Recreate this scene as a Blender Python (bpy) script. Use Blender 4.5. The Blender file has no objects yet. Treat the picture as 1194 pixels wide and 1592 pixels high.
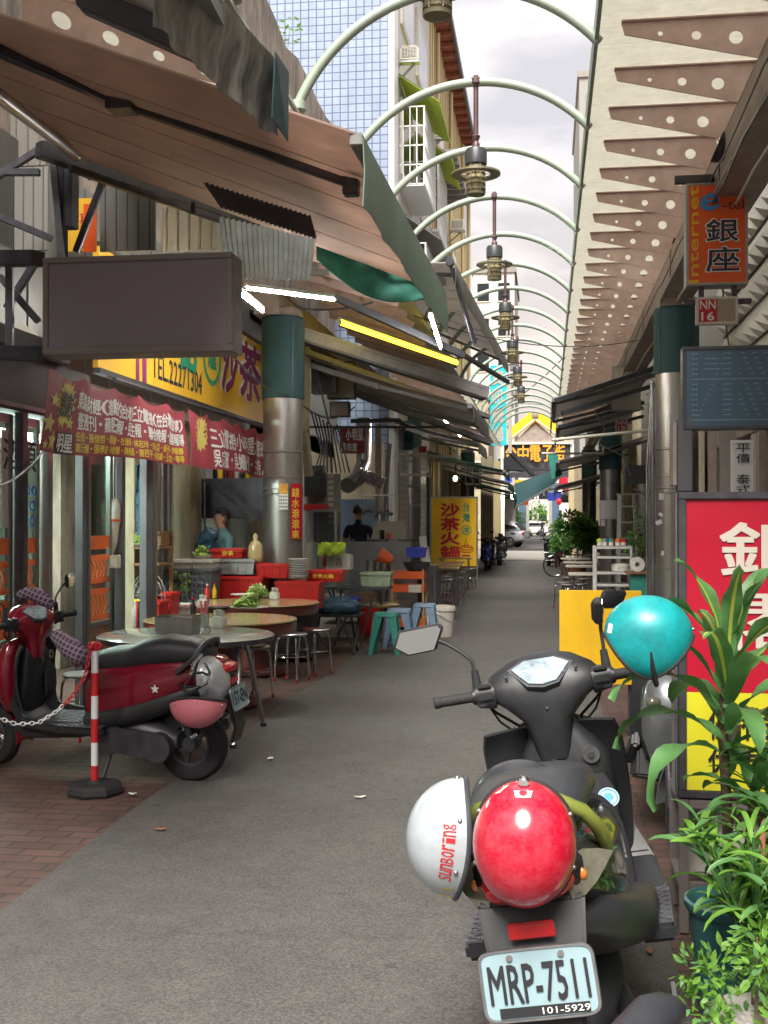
import bpy, bmesh, math, random
from mathutils import Vector as V, Matrix, Euler
PI = math.pi; R = math.radians; rnd = random.Random(7)
sc = bpy.context.scene
COL = sc.collection
# ---------------------------------------------------------------- camera
CAMZ = 1.6; FPX = 1800.0; CX, CY = 597.0, 796.0; YAW = math.atan(253/1800); PIT = math.atan(14/1800)
cam = bpy.data.cameras.new('camera'); cam.sensor_fit = 'HORIZONTAL'; cam.sensor_width = 36
cam.lens = 36*FPX/1194; cam.clip_start = .05; cam.clip_end = 2000
camo = bpy.data.objects.new('camera', cam); COL.objects.link(camo)
camo.location = (0, 0, CAMZ); camo.rotation_euler = (PI/2+PIT, 0, YAW); sc.camera = camo
# ---------------------------------------------------------------- sky and sun
SUN_EL, SUN_AZ = R(52), R(183)
w = bpy.data.worlds.new('World'); sc.world = w; w.use_nodes = True
nt = w.node_tree; nt.nodes.clear()
out = nt.nodes.new('ShaderNodeOutputWorld'); bg = nt.nodes.new('ShaderNodeBackground')
sky = nt.nodes.new('ShaderNodeTexSky'); sky.sky_type = 'NISHITA'; sky.sun_disc = False
sky.sun_elevation = SUN_EL; sky.sun_rotation = SUN_AZ; sky.air_density = 1.6; sky.dust_density = 6; sky.ozone_density = 1
tc = nt.nodes.new('ShaderNodeTexCoord'); mp = nt.nodes.new('ShaderNodeMapping'); mp.inputs['Scale'].default_value = (1, 1, 3)
nz = nt.nodes.new('ShaderNodeTexNoise'); nz.inputs['Scale'].default_value = 5.5; nz.inputs['Detail'].default_value = 8
nz.inputs['Distortion'].default_value = .4
rp = nt.nodes.new('ShaderNodeValToRGB')
rp.color_ramp.elements[0].position = .40; rp.color_ramp.elements[0].color = (3.9, 3.75, 4.0, 1)
rp.color_ramp.elements[1].position = .60; rp.color_ramp.elements[1].color = (9.0, 8.4, 8.0, 1)
sep = nt.nodes.new('ShaderNodeSeparateXYZ')
rp2 = nt.nodes.new('ShaderNodeValToRGB')
rp2.color_ramp.elements[0].position = 0.0; rp2.color_ramp.elements[0].color = (9.8, 7.5, 5.6, 1)
rp2.color_ramp.elements[1].position = .30; rp2.color_ramp.elements[1].color = (7.0, 6.7, 7.0, 1)
mx0 = nt.nodes.new('ShaderNodeMix'); mx0.data_type = 'RGBA'; mx0.inputs['Factor'].default_value = .5
mx = nt.nodes.new('ShaderNodeMix'); mx.data_type = 'RGBA'; mx.inputs['Factor'].default_value = .86
nt.links.new(tc.outputs['Generated'], mp.inputs['Vector']); nt.links.new(mp.outputs['Vector'], nz.inputs['Vector'])
nt.links.new(nz.outputs['Fac'], rp.inputs['Fac']); nt.links.new(tc.outputs['Generated'], sep.inputs['Vector'])
nt.links.new(sep.outputs['Z'], rp2.inputs['Fac'])
nt.links.new(rp.outputs['Color'], mx0.inputs['A']); nt.links.new(rp2.outputs['Color'], mx0.inputs['B'])
nt.links.new(sky.outputs['Color'], mx.inputs['A']); nt.links.new(mx0.outputs['Result'], mx.inputs['B'])
nt.links.new(mx.outputs['Result'], bg.inputs['Color']); bg.inputs['Strength'].default_value = .068
nt.links.new(bg.outputs['Background'], out.inputs['Surface'])
sl = bpy.data.lights.new('sun', 'SUN'); sl.energy = 3.7; sl.angle = R(32); sl.color = (1, .95, .88)
so = bpy.data.objects.new('sun', sl); COL.objects.link(so)
sd = V((math.sin(SUN_AZ)*math.cos(SUN_EL), math.cos(SUN_AZ)*math.cos(SUN_EL), math.sin(SUN_EL)))
so.rotation_euler = sd.to_track_quat('Z', 'Y').to_euler(); so.location = (3, -5, 20)
sc.view_settings.view_transform = 'Standard'; sc.view_settings.look = 'None'; sc.view_settings.gamma = 1
sc.view_settings.exposure = 1.2
# ---------------------------------------------------------------- helpers
RC = camo.rotation_euler.to_matrix()
def P(px, py, d):
    """world point seen at photograph pixel (px,py) at camera depth d"""
    v = RC @ V(((px-CX)/FPX*d, (CY-py)/FPX*d, -d)); return V((v.x, v.y, v.z+CAMZ))
def G(px, py, z=0):
    a = P(px, py, 1)-V((0, 0, CAMZ)); k = (z-CAMZ)/a.z; return V((a.x*k, a.y*k, z))
def lin(h):
    def f(c): return c/12.92 if c <= .04045 else ((c+.055)/1.055)**2.4
    return tuple(f(int(h[i:i+2], 16)/255) for i in (0, 2, 4))
MATS = {}
def PM(name, col, rough=.6, metal=0.0, var=.12, scale=5, bump=0.0, bscale=60, dirt=0.0, dcol=(.05, .04, .03), coat=0.0, emit=0.0, trans=0.0, coord='Object', stretch=(1, 1, 1), dscale=3.0, spec=.5, alpha=1.0):
    if isinstance(col, str): col = lin(col)
    m = bpy.data.materials.new(name); m.use_nodes = True; n = m.node_tree; b = n.nodes['Principled BSDF']
    b.inputs['Roughness'].default_value = rough; b.inputs['Metallic'].default_value = metal
    b.inputs['Coat Weight'].default_value = coat; b.inputs['Coat Roughness'].default_value = .08
    b.inputs['Specular IOR Level'].default_value = spec; b.inputs['Alpha'].default_value = alpha
    t = n.nodes.new('ShaderNodeTexCoord'); mp = n.nodes.new('ShaderNodeMapping'); mp.inputs['Scale'].default_value = stretch
    n.links.new(t.outputs[coord], mp.inputs['Vector'])
    nz = n.nodes.new('ShaderNodeTexNoise'); nz.inputs['Scale'].default_value = scale; nz.inputs['Detail'].default_value = 6; nz.inputs['Roughness'].default_value = .65
    n.links.new(mp.outputs['Vector'], nz.inputs['Vector'])
    r = n.nodes.new('ShaderNodeValToRGB'); r.color_ramp.elements[0].position = .32; r.color_ramp.elements[1].position = .68
    r.color_ramp.elements[0].color = tuple(c*(1-var) for c in col)+(1,); r.color_ramp.elements[1].color = tuple(min(1, c*(1+var)) for c in col)+(1,)
    n.links.new(nz.outputs['Fac'], r.inputs['Fac']); last = r.outputs['Color']
    if dirt > 0:
        d = n.nodes.new('ShaderNodeTexNoise'); d.inputs['Scale'].default_value = dscale; d.inputs['Detail'].default_value = 8; d.inputs['Roughness'].default_value = .75
        n.links.new(mp.outputs['Vector'], d.inputs['Vector'])
        dr = n.nodes.new('ShaderNodeValToRGB'); dr.color_ramp.elements[0].position = .42; dr.color_ramp.elements[1].position = .72
        dr.color_ramp.elements[0].color = (0, 0, 0, 1); dr.color_ramp.elements[1].color = (dirt, dirt, dirt, 1)
        n.links.new(d.outputs['Fac'], dr.inputs['Fac'])
        mx = n.nodes.new('ShaderNodeMix'); mx.data_type = 'RGBA'; n.links.new(dr.outputs['Color'], mx.inputs['Factor'])
        n.links.new(last, mx.inputs['A']); mx.inputs['B'].default_value = tuple(dcol)+(1,); last = mx.outputs['Result']
    n.links.new(last, b.inputs['Base Color'])
    mr = n.nodes.new('ShaderNodeMapRange'); mr.inputs['To Min'].default_value = max(.02, rough-.1); mr.inputs['To Max'].default_value = min(1, rough+.12)
    n.links.new(nz.outputs['Fac'], mr.inputs['Value']); n.links.new(mr.outputs['Result'], b.inputs['Roughness'])
    if bump > 0:
        bz = n.nodes.new('ShaderNodeTexNoise'); bz.inputs['Scale'].default_value = bscale; bz.inputs['Detail'].default_value = 4
        n.links.new(mp.outputs['Vector'], bz.inputs['Vector'])
        bn = n.nodes.new('ShaderNodeBump'); bn.inputs['Strength'].default_value = bump; bn.inputs['Distance'].default_value = .02
        n.links.new(bz.outputs['Fac'], bn.inputs['Height']); n.links.new(bn.outputs['Normal'], b.inputs['Normal'])
    if emit > 0:
        b.inputs['Emission Color'].default_value = tuple(col)+(1,); b.inputs['Emission Strength'].default_value = emit
    if trans > 0:
        tb = n.nodes.new('ShaderNodeBsdfTranslucent'); n.links.new(last, tb.inputs['Color'])
        ms = n.nodes.new('ShaderNodeMixShader'); ms.inputs['Fac'].default_value = trans
        n.links.new(b.outputs['BSDF'], ms.inputs[1]); n.links.new(tb.outputs['BSDF'], ms.inputs[2])
        n.links.new(ms.outputs['Shader'], n.nodes['Material Output'].inputs['Surface'])
    MATS[name] = m; return m
def glassmat(name, tint, refl=.5, rough=.02):
    m = bpy.data.materials.new(name); m.use_nodes = True; n = m.node_tree; n.nodes.clear()
    o = n.nodes.new('ShaderNodeOutputMaterial'); t = n.nodes.new('ShaderNodeBsdfTransparent'); t.inputs['Color'].default_value = tuple(tint)+(1,)
    g = n.nodes.new('ShaderNodeBsdfGlossy'); g.inputs['Roughness'].default_value = rough; f = n.nodes.new('ShaderNodeFresnel'); f.inputs['IOR'].default_value = 1.5
    mm = n.nodes.new('ShaderNodeMath'); mm.operation = 'MULTIPLY_ADD'; mm.inputs[1].default_value = refl; mm.inputs[2].default_value = refl*.06
    s = n.nodes.new('ShaderNodeMixShader'); n.links.new(f.outputs['Fac'], mm.inputs[0]); n.links.new(mm.outputs[0], s.inputs['Fac'])
    n.links.new(t.outputs[0], s.inputs[1]); n.links.new(g.outputs[0], s.inputs[2]); n.links.new(s.outputs[0], o.inputs['Surface'])
    MATS[name] = m; return m
def gridmat(name, c1, c2, mortar, sx, sy, ms, offset=0.0, axes='YZ', rough=.4, rotz=0.0, bump=.3, var=.5, mixn=.35):
    """tiles or bricks: brick texture laid on the object's own surface"""
    m = bpy.data.materials.new(name); m.use_nodes = True; n = m.node_tree; b = n.nodes['Principled BSDF']; b.inputs['Roughness'].default_value = rough
    t = n.nodes.new('ShaderNodeTexCoord'); s = n.nodes.new('ShaderNodeSeparateXYZ'); c = n.nodes.new('ShaderNodeCombineXYZ')
    n.links.new(t.outputs['Object'], s.inputs[0]); n.links.new(s.outputs[axes[0]], c.inputs['X']); n.links.new(s.outputs[axes[1]], c.inputs['Y'])
    mp = n.nodes.new('ShaderNodeMapping'); mp.inputs['Rotation'].default_value = (0, 0, rotz); n.links.new(c.outputs[0], mp.inputs[0])
    k = n.nodes.new('ShaderNodeTexBrick'); k.offset = offset; k.inputs['Scale'].default_value = 1; k.inputs['Brick Width'].default_value = sx; k.inputs['Row Height'].default_value = sy
    k.inputs['Mortar Size'].default_value = ms; k.inputs['Mortar Smooth'].default_value = .2; k.inputs['Bias'].default_value = 0
    for q, cc in zip(('Color1', 'Color2', 'Mortar'), (c1, c2, mortar)): k.inputs[q].default_value = tuple(cc)+(1,)
    n.links.new(mp.outputs[0], k.inputs['Vector'])
    nz = n.nodes.new('ShaderNodeTexNoise'); nz.inputs['Scale'].default_value = 1.7; nz.inputs['Detail'].default_value = 9; nz.inputs['Roughness'].default_value = .7
    n.links.new(t.outputs['Object'], nz.inputs['Vector'])
    r = n.nodes.new('ShaderNodeValToRGB'); r.color_ramp.elements[0].position = .35; r.color_ramp.elements[1].position = .65; a = 1-var
    r.color_ramp.elements[0].color = (a, a, a, 1); r.color_ramp.elements[1].color = (1, 1, 1, 1); n.links.new(nz.outputs['Fac'], r.inputs[0])
    mx = n.nodes.new('ShaderNodeMix'); mx.data_type = 'RGBA'; mx.blend_type = 'MULTIPLY'; mx.inputs['Factor'].default_value = 1
    n.links.new(k.outputs['Color'], mx.inputs['A']); n.links.new(r.outputs[0], mx.inputs['B']); n.links.new(mx.outputs['Result'], b.inputs['Base Color'])
    bn = n.nodes.new('ShaderNodeBump'); bn.invert = True; bn.inputs['Strength'].default_value = bump; bn.inputs['Distance'].default_value = .01
    n.links.new(k.outputs['Fac'], bn.inputs['Height']); n.links.new(bn.outputs[0], b.inputs['Normal'])
    MATS[name] = m; return m
TXT = {}
def glyphs(s, bold=0.0):
    k = (s, bold)
    if k not in TXT:
        c = bpy.data.curves.new('txt', 'FONT'); c.body = s; c.resolution_u = 2; c.size = 1
        o = bpy.data.objects.new('txt', c); COL.objects.link(o); bpy.context.view_layer.update()
        e = o.evaluated_get(bpy.context.evaluated_depsgraph_get()); m = e.to_mesh()
        vs = [(v.co.x, v.co.y) for v in m.vertices]; fs = [tuple(p.vertices) for p in m.polygons]; e.to_mesh_clear()
        bpy.data.objects.remove(o); bpy.data.curves.remove(c)
        x0 = min(v[0] for v in vs); x1 = max(v[0] for v in vs); y0 = min(v[1] for v in vs); y1 = max(v[1] for v in vs)
        TXT[k] = ([((x-x0)/max(1e-6, x1-x0), (y-y0)/max(1e-6, y1-y0)) for x, y in vs], fs)
    return TXT[k]
X_, Y_, Z_ = V((1, 0, 0)), V((0, 1, 0)), V((0, 0, 1))
def frame(d, up=Z_):
    d = d.normalized(); s = d.cross(up)
    if s.length < 1e-4: s = d.cross(X_)
    s.normalize(); return s, s.cross(d).normalized(), d
class MB:
    def __init__(s, m='steel'): s.v = []; s.f = []; s.fm = []; s.ms = []; s.M = None; s.use(m)
    def use(s, m):
        if m not in s.ms: s.ms.append(m)
        s.k = s.ms.index(m); return s
    def add(s, vs, fs):
        o = len(s.v)
        for p in vs: s.v.append((s.M @ V(p)) if s.M else V(p))
        for f in fs: s.f.append(tuple(i+o for i in f)); s.fm.append(s.k)
        return s
    def box(s, c, sz, rz=0.0, M=None):
        c = V(c); a, b, d = sz[0]/2, sz[1]/2, sz[2]/2; M = M or Matrix.Rotation(rz, 3, 'Z')
        vs = [c + M @ V((x, y, z)) for x in (-a, a) for y in (-b, b) for z in (-d, d)]
        return s.add(vs, [(0, 1, 3, 2), (4, 6, 7, 5), (0, 4, 5, 1), (2, 3, 7, 6), (0, 2, 6, 4), (1, 5, 7, 3)])
    def bx(s, x0, x1, y0, y1, z0, z1): return s.box(((x0+x1)/2, (y0+y1)/2, (z0+z1)/2), (abs(x1-x0), abs(y1-y0), abs(z1-z0)))
    def bar(s, a, b, w, h, up=Z_):
        a, b = V(a), V(b); sd, u, d = frame(b-a, up); vs = []
        for p in (a, b):
            for i, j in ((-1, -1), (1, -1), (1, 1), (-1, 1)): vs.append(p+sd*i*w/2+u*j*h/2)
        return s.add(vs, [(3, 2, 1, 0), (4, 5, 6, 7), (0, 1, 5, 4), (1, 2, 6, 5), (2, 3, 7, 6), (3, 0, 4, 7)])
    def tube(s, pts, r, n=8, closed=False, cap=True):
        pts = [V(p) for p in pts]; m = len(pts); rr = r if isinstance(r, (list, tuple)) else [r]*m; vs = []; fs = []; nrm = None
        for i, p in enumerate(pts):
            if closed: t = pts[(i+1) % m]-pts[i-1]
            else: t = pts[min(i+1, m-1)]-pts[max(i-1, 0)]
            t = t.normalized() if t.length > 1e-9 else Z_
            if nrm is None: nrm = frame(t)[0]
            else:
                nrm = nrm - t*nrm.dot(t)
                nrm = nrm.normalized() if nrm.length > 1e-6 else frame(t)[0]
            bn = t.cross(nrm)
            for k in range(n): a = 2*PI*k/n; vs.append(p+(nrm*math.cos(a)+bn*math.sin(a))*rr[i])
        for i in range(m if closed else m-1):
            j = (i+1) % m
            for k in range(n): q = (k+1) % n; fs.append((i*n+k, i*n+q, j*n+q, j*n+k))
        if cap and not closed: fs.append(tuple(range(n))[::-1]); fs.append(tuple(range((m-1)*n, m*n)))
        return s.add(vs, fs)
    def lathe(s, prof, c=(0, 0, 0), n=24, ax=None, arc=2*PI):
        c = V(c); M = ax or Matrix.Identity(3); vs = []; fs = []; full = abs(arc-2*PI) < 1e-6; cols = n if full else n+1
        for r, z in prof:
            for k in range(cols): a = arc*k/n; vs.append(c + M @ V((r*math.cos(a), r*math.sin(a), z)))
        for i in range(len(prof)-1):
            for k in range(n): q = (k+1) % cols; fs.append((i*cols+k, i*cols+q, (i+1)*cols+q, (i+1)*cols+k))
        if full and prof[0] != prof[-1]:
            if prof[0][0] > 1e-6: fs.append(tuple(range(n))[::-1])
            if prof[-1][0] > 1e-6: fs.append(tuple(range((len(prof)-1)*n, len(prof)*n)))
        return s.add(vs, fs)
    def cyl(s, a, b, r, r2=None, n=16): return s.tube([a, b], [r, r if r2 is None else r2], n)
    def loft(s, secs, cap=True, closed=True):
        n = len(secs[0]); vs = [p for q in secs for p in q]; fs = []
        for i in range(len(secs)-1):
            for k in range(n if closed else n-1): q = (k+1) % n; fs.append((i*n+k, i*n+q, (i+1)*n+q, (i+1)*n+k))
        if cap and closed: fs.append(tuple(range(n))[::-1]); fs.append(tuple(range((len(secs)-1)*n, len(secs)*n)))
        return s.add(vs, fs)
    def sheet(s, rows, t=.004):
        """rows: grid of points -> closed thin shell"""
        nr, nc = len(rows), len(rows[0]); g = [[V(p) for p in r] for r in rows]; vs = []; N = []
        for i in range(nr):
            for j in range(nc):
                a = g[min(i+1, nr-1)][j]-g[max(i-1, 0)][j]; b = g[i][min(j+1, nc-1)]-g[i][max(j-1, 0)]
                n_ = a.cross(b); n_ = n_.normalized() if n_.length > 1e-12 else Z_
                N.append(n_)
        fl = [p for r in g for p in r]
        vs = [p+n_*t/2 for p, n_ in zip(fl, N)]+[p-n_*t/2 for p, n_ in zip(fl, N)]; o = nr*nc; fs = []
        for i in range(nr-1):
            for j in range(nc-1):
                a, b, c, d = i*nc+j, i*nc+j+1, (i+1)*nc+j+1, (i+1)*nc+j
                fs.append((d, c, b, a)[::-1]); fs.append((a+o, b+o, c+o, d+o)[::-1])
        for i in range(nr-1):
            for j in (0, nc-1): fs.append((i*nc+j, (i+1)*nc+j, (i+1)*nc+j+o, i*nc+j+o))
        for j in range(nc-1):
            for i in (0, nr-1): fs.append((i*nc+j, i*nc+j+1, i*nc+j+1+o, i*nc+j+o))
        return s.add(vs, fs)
    def quad(s, a, b, c, d, t=.01): return s.sheet([[a, b], [d, c]], t)
    def ell(s, c, r, M=None, nu=16, nv=10):
        c = V(c); M = M or Matrix.Identity(3)
        prof = [(math.sin(PI*i/nv), -math.cos(PI*i/nv)) for i in range(nv+1)]; vs = []; fs = []
        for i, (q, z) in enumerate(prof):
            for k in range(nu): a = 2*PI*k/nu; vs.append(c+M @ V((r[0]*q*math.cos(a), r[1]*q*math.sin(a), r[2]*z)))
        for i in range(nv):
            for k in range(nu): q = (k+1) % nu; fs.append((i*nu+k, i*nu+q, (i+1)*nu+q, (i+1)*nu+k))
        return s.add(vs, fs)
    def poly(s, pts, ex):
        """flat outline extruded by vector ex"""
        pts = [V(p) for p in pts]; ex = V(ex); n = len(pts)
        return s.add(pts+[p+ex for p in pts], [tuple(range(n))[::-1], tuple(range(n, 2*n))]+[(i, (i+1) % n, (i+1) % n+n, i+n) for i in range(n)])
    def text(s, t, O, U, W, w, h, bold=0.0):
        vs, fs = glyphs(t); O, U, W = V(O), V(U), V(W); N = U.cross(W).normalized(); k = bold*.75*h; w2, h2 = w-2*k, h-2*k
        for i, (a, b) in enumerate(((0, 0), (-1, -1), (1, 1), (-1, 1), (1, -1), (1, 0), (-1, 0), (0, 1), (0, -1))[:9 if bold > 0 else 1]):
            s.add([O+U*(x*w2+k*(1+a))+W*(y*h2+k*(1+b))+N*(.00015*i) for x, y in vs], fs)
        return s
    def vtext(s, t, O, U, W, w, h, gap=.12, bold=0.0):
        n = len(t); ch = h/(n+(n-1)*gap); O = V(O)
        for i, c in enumerate(t):
            if c != ' ': s.text(c, O+V(W)*(h-ch*(i+1)-ch*gap*i), U, W, w, ch, bold)
        return s
    def htext(s, t, O, U, W, w, h, gap=.1, bold=0.0):
        n = len(t); cw = w/(n+(n-1)*gap); O = V(O)
        for i, c in enumerate(t):
            if c in '・': s.text('-', O+V(U)*(cw*(1+gap)*i+cw*.35)+V(W)*h*.45, U, W, cw*.2, h*.12, bold)
            elif c != ' ': s.text(c, O+V(U)*(cw*(1+gap)*i), U, W, cw, h, bold)
        return s
WM = {}
def tag(o, label=None, cat=None, group=None, kind=None):
    for k, v in (('label', label), ('category', cat), ('group', group), ('kind', kind)):
        if v: o[k] = v
    return o
def thing(name, label, cat, loc=(0, 0, 0), rz=0.0, group=None, rot=None, local=False, kind=None):
    o = bpy.data.objects.new(name, None); COL.objects.link(o); o.empty_display_size = .2; o.location = loc
    o.rotation_euler = rot or (0, 0, rz); tag(o, label, cat, group, kind)
    WM[o.name] = None if local else Matrix.LocRotScale(V(loc), o.rotation_euler, None).inverted(); return o
def build(mb, name, parent=None, bev=0.0, ang=38, label=None, cat=None, group=None, kind=None, sub=0):
    me = bpy.data.meshes.new(name); vs = mb.v; org = V((0, 0, 0)); W = None
    if parent is not None: W = WM.get(parent.name); WM_new = W
    else:
        xs = [p.x for p in vs]; ys = [p.y for p in vs]; zs = [p.z for p in vs]
        org = V(((min(xs)+max(xs))/2, (min(ys)+max(ys))/2, min(zs))); W = Matrix.Translation(-org)
    me.from_pydata([tuple(W @ p) if W else tuple(p) for p in vs], [], mb.f)
    for m in mb.ms: me.materials.append(MATS[m])
    me.polygons.foreach_set('material_index', mb.fm); me.update()
    b = bmesh.new(); b.from_mesh(me); bmesh.ops.recalc_face_normals(b, faces=b.faces)
    if bev > 0:
        ed = [e for e in b.edges if len(e.link_faces) == 2 and e.calc_face_angle(0) > R(40)]
        bmesh.ops.bevel(b, geom=ed, offset=bev, segments=2, affect='EDGES', clamp_overlap=True)
    b.to_mesh(me); b.free()
    me.polygons.foreach_set('use_smooth', [True]*len(me.polygons)); me.set_sharp_from_angle(angle=R(ang))
    o = bpy.data.objects.new(name, me); COL.objects.link(o)
    if parent is not None: o.parent = parent; WM[o.name] = W
    else: o.location = org; WM[o.name] = W
    return tag(o, label, cat, group, kind)
def dup(o, parent=None, loc=None, rz=None, label=None):
    c = o.copy(); COL.objects.link(c)
    if parent is not None: c.parent = parent
    if loc is not None: c.location = loc
    if rz is not None: c.rotation_euler = (o.rotation_euler[0], o.rotation_euler[1], rz)
    if label: c['label'] = label
    for ch in list(o.children): dup(ch, c)
    WM[c.name] = WM.get(o.name); return c
ORD = 'first second third fourth fifth sixth seventh eighth ninth tenth eleventh twelfth thirteenth fourteenth fifteenth sixteenth seventeenth eighteenth nineteenth twentieth'.split()
# ---------------------------------------------------------------- materials
PM('steel', (.42, .42, .43), .32, .9, .15, 9, dirt=.3, dcol=(.12, .1, .09))
PM('chrome', (.72, .72, .74), .12, 1, .06, 12)
PM('stainless', (.42, .41, .40), .36, .8, .22, 3, dirt=.7, dcol=(.10, .085, .07), stretch=(1, 1, .4))
PM('dark_steel', (.085, .085, .10), .45, .6, .3, 8, dirt=.3, dcol=(.09, .06, .05))
PM('frame_grey', (.24, .235, .235), .5, .2, .2, 8, dirt=.35, dcol=(.10, .08, .07))
PM('black_plastic', (.018, .019, .022), .42, 0, .2, 10, bump=.03, bscale=300, dirt=.14, dcol=(.06, .058, .055), dscale=7)
PM('black_gloss', (.012, .014, .014), .14, 0, .1, 8, coat=.6, dirt=.2, dcol=(.08, .075, .07), dscale=9)
PM('graphite', (.055, .058, .066), .38, .2, .15, 10)
PM('rubber', (.02, .02, .022), .75, 0, .2, 20, bump=.1, bscale=80)
PM('vinyl_seat', (.022, .024, .03), .40, 0, .2, 6, bump=.12, bscale=220, dirt=.3, dcol=(.07, .07, .075), dscale=5)
PM('red_paint', (.21, .006, .022), .16, .15, .1, 6, coat=.8)
PM('blue_paint', (.02, .07, .36), .2, .2, .1, 6, coat=.7)
PM('grey_paint', (.18, .19, .2), .25, .5, .1, 6, coat=.5)
PM('silver_paint', (.5, .52, .55), .25, .4, .05, 6, coat=.6)
PM('white_paint', (.72, .73, .74), .35, 0, .06, 6, dirt=.15, dcol=(.35, .32, .28))
PM('off_white', (.6, .57, .5), .5, 0, .1, 6, dirt=.25, dcol=(.25, .2, .15))
PM('white_text', (.78, .76, .74), .5, 0, .04)
PM('cream_text', (.66, .6, .52), .55, 0, .04)
PM('black_text', (.012, .012, .015), .5, 0, .04)
PM('yellow_text', (.75, .55, .05), .5, 0, .04)
PM('red_text', (.5, .015, .02), .5, 0, .04)
PM('purple_text', (.20, .015, .11), .5, 0, .04)
PM('green_text', (.02, .28, .16), .5, 0, .04)
PM('blue_text', (.03, .25, .6), .5, 0, .04)
PM('navy_text', (.02, .025, .05), .5, 0, .04)
PM('red_plastic', (.52, .018, .016), .35, 0, .12, 8, dirt=.15)
PM('orange_plastic', (.75, .13, .03), .4, 0, .1, 8)
PM('green_plastic', (.035, .26, .21), .42, 0, .12, 8, dirt=.15)
PM('blue_plastic', (.16, .25, .36), .42, 0, .12, 8, dirt=.15)
PM('deep_blue', (.05, .08, .5), .4, 0, .1, 8)
PM('lime', (.45, .6, .05), .6, 0, .25, 12, bump=.2)
PM('olive_rail', (.22, .26, .05), .3, .3, .15, 8, coat=.3)
PM('teal_helmet', (.008, .34, .36), .38, 0, .10, 5, dirt=.55, dcol=(.012, .06, .055), dscale=13, coat=.15)
PM('red_helmet', (.50, .005, .028), .2, 0, .06, 5, dirt=.42, dcol=(.60, .14, .17), dscale=19, coat=.5)
PM('white_helmet', (.40, .45, .48), .3, 0, .06, 5, dirt=.35, dcol=(.2, .18, .15), dscale=14, coat=.4)
PM('pink_helmet', (.66, .20, .24), .35, 0, .08, 5, dirt=.1)
PM('matt_black_helmet', (.03, .032, .038), .36, 0, .1, 6, dirt=.2, dcol=(.08, .08, .09), coat=.15)
PM('liner', (.03, .03, .035), .9, 0, .2, 20)
PM('foil', (.86, .86, .84), .4, 0, .05)
PM('lens_red', (.45, .008, .012), .18, 0, .12, 90, bump=.1, bscale=120, coat=.5)
PM('lens_clear', (.12, .115, .085), .12, 0, .2, 30, coat=.8)
PM('lens_orange', (.7, .2, .03), .15, 0, .1, 30, coat=.5)
PM('plate_white', (.25, .37, .41), .4, 0, .05, 5, dirt=.12, dcol=(.3, .3, .28))
PM('mirror_glass', (.85, .87, .88), .02, 1, .01)
PM('meter_glass', (.30, .38, .45), .1, 0, .55, 14, coat=1)
PM('wood', (.22, .12, .055), .5, 0, .3, 6, stretch=(1, 8, 1))
PM('table_tan', (.42, .30, .15), .22, 0, .12, 5, coat=.4)
PM('table_white', (.40, .40, .36), .16, 0, .1, 4, coat=.5, dirt=.1)
PM('table_red', (.13, .022, .02), .3, 0, .15, 6, coat=.3)
PM('lettuce', (.32, .45, .09), .6, 0, .35, 22, bump=.5, bscale=40, trans=.2)
PM('cabbage', (.55, .62, .28), .6, 0, .25, 30, bump=.4, bscale=50, trans=.15)
PM('paper', (.62, .6, .55), .7, 0, .1, 30)
PM('skin', (.42, .22, .145), .5, 0, .1, 10)
PM('hair', (.012, .011, .011), .6, 0, .3, 60, bump=.3, bscale=120)
PM('shirt_teal', (.10, .20, .22), .85, 0, .12, 14, bump=.3, bscale=20)
PM('shirt_black', (.012, .014, .022), .85, 0, .12, 14, bump=.3, bscale=20)
PM('trousers', (.03, .035, .05), .85, 0, .12, 14)
PM('bluebag', (.025, .07, .11), .28, 0, .3, 9, bump=.9, bscale=14)
PM('canopy_green', (.36, .44, .36), .42, .1, .12, 6, dirt=.3, dcol=(.2, .2, .15))
PM('bracket_pink', (.66, .50, .47), .55, .1, .16, 5, dirt=.4, dcol=(.42, .20, .08), dscale=2.0, coord='Object')
PM('beam_brown', (.32, .265, .23), .5, .2, .2, 5, dirt=.35, dcol=(.09, .06, .04))
PM('roof_sheet', (.72, .71, .65), .5, 0, .05, 7, dirt=.45, dcol=(.48, .46, .41), dscale=13, trans=.7, stretch=(1, 1.6, 1))
PM('post_green', (.018, .07, .078), .45, .1, .15, 60, bump=.5, bscale=260)
PM('lamp_brown', (.12, .07, .075), .45, .3, .2, 10)
PM('lamp_olive', (.26, .24, .16), .45, .4, .2, 10)
PM('lamp_glass', (.45, .38, .2), .2, 0, .3, 30, coat=.4)
PM('awning_brown', (.58, .45, .38), .8, 0, .14, 2, dirt=.35, dcol=(.27, .14, .13), dscale=.8, trans=.5)
PM('awning_grey', (.56, .53, .51), .75, 0, .15, 3, dirt=.35, dcol=(.12, .11, .10), trans=.4)
PM('awning_green', (.04, .20, .15), .7, 0, .2, 4, dirt=.3, trans=.35)
PM('tarp_dirty', (.34, .33, .30), .5, 0, .4, 3, dirt=.75, dcol=(.04, .05, .045), stretch=(1, 3, .8), dscale=9, trans=.25)
PM('concrete', (.30, .28, .25), .85, 0, .2, 3, dirt=.4, dcol=(.1, .09, .08), bump=.3)
PM('old_wall', (.32, .27, .225), .9, 0, .35, 2, dirt=.8, dcol=(.045, .04, .035), bump=.9, bscale=9, stretch=(1, 1, .35))
PM('wall_grey', (.32, .315, .295), .7, 0, .25, 3, dirt=.5, dcol=(.04, .035, .03), stretch=(1, 1, .5))
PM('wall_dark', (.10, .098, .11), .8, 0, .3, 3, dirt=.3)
PM('wall_cream', (.42, .36, .25), .75, 0, .15, 3, dirt=.6, dcol=(.12, .09, .06), stretch=(1, 1, .3), dscale=5)
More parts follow.
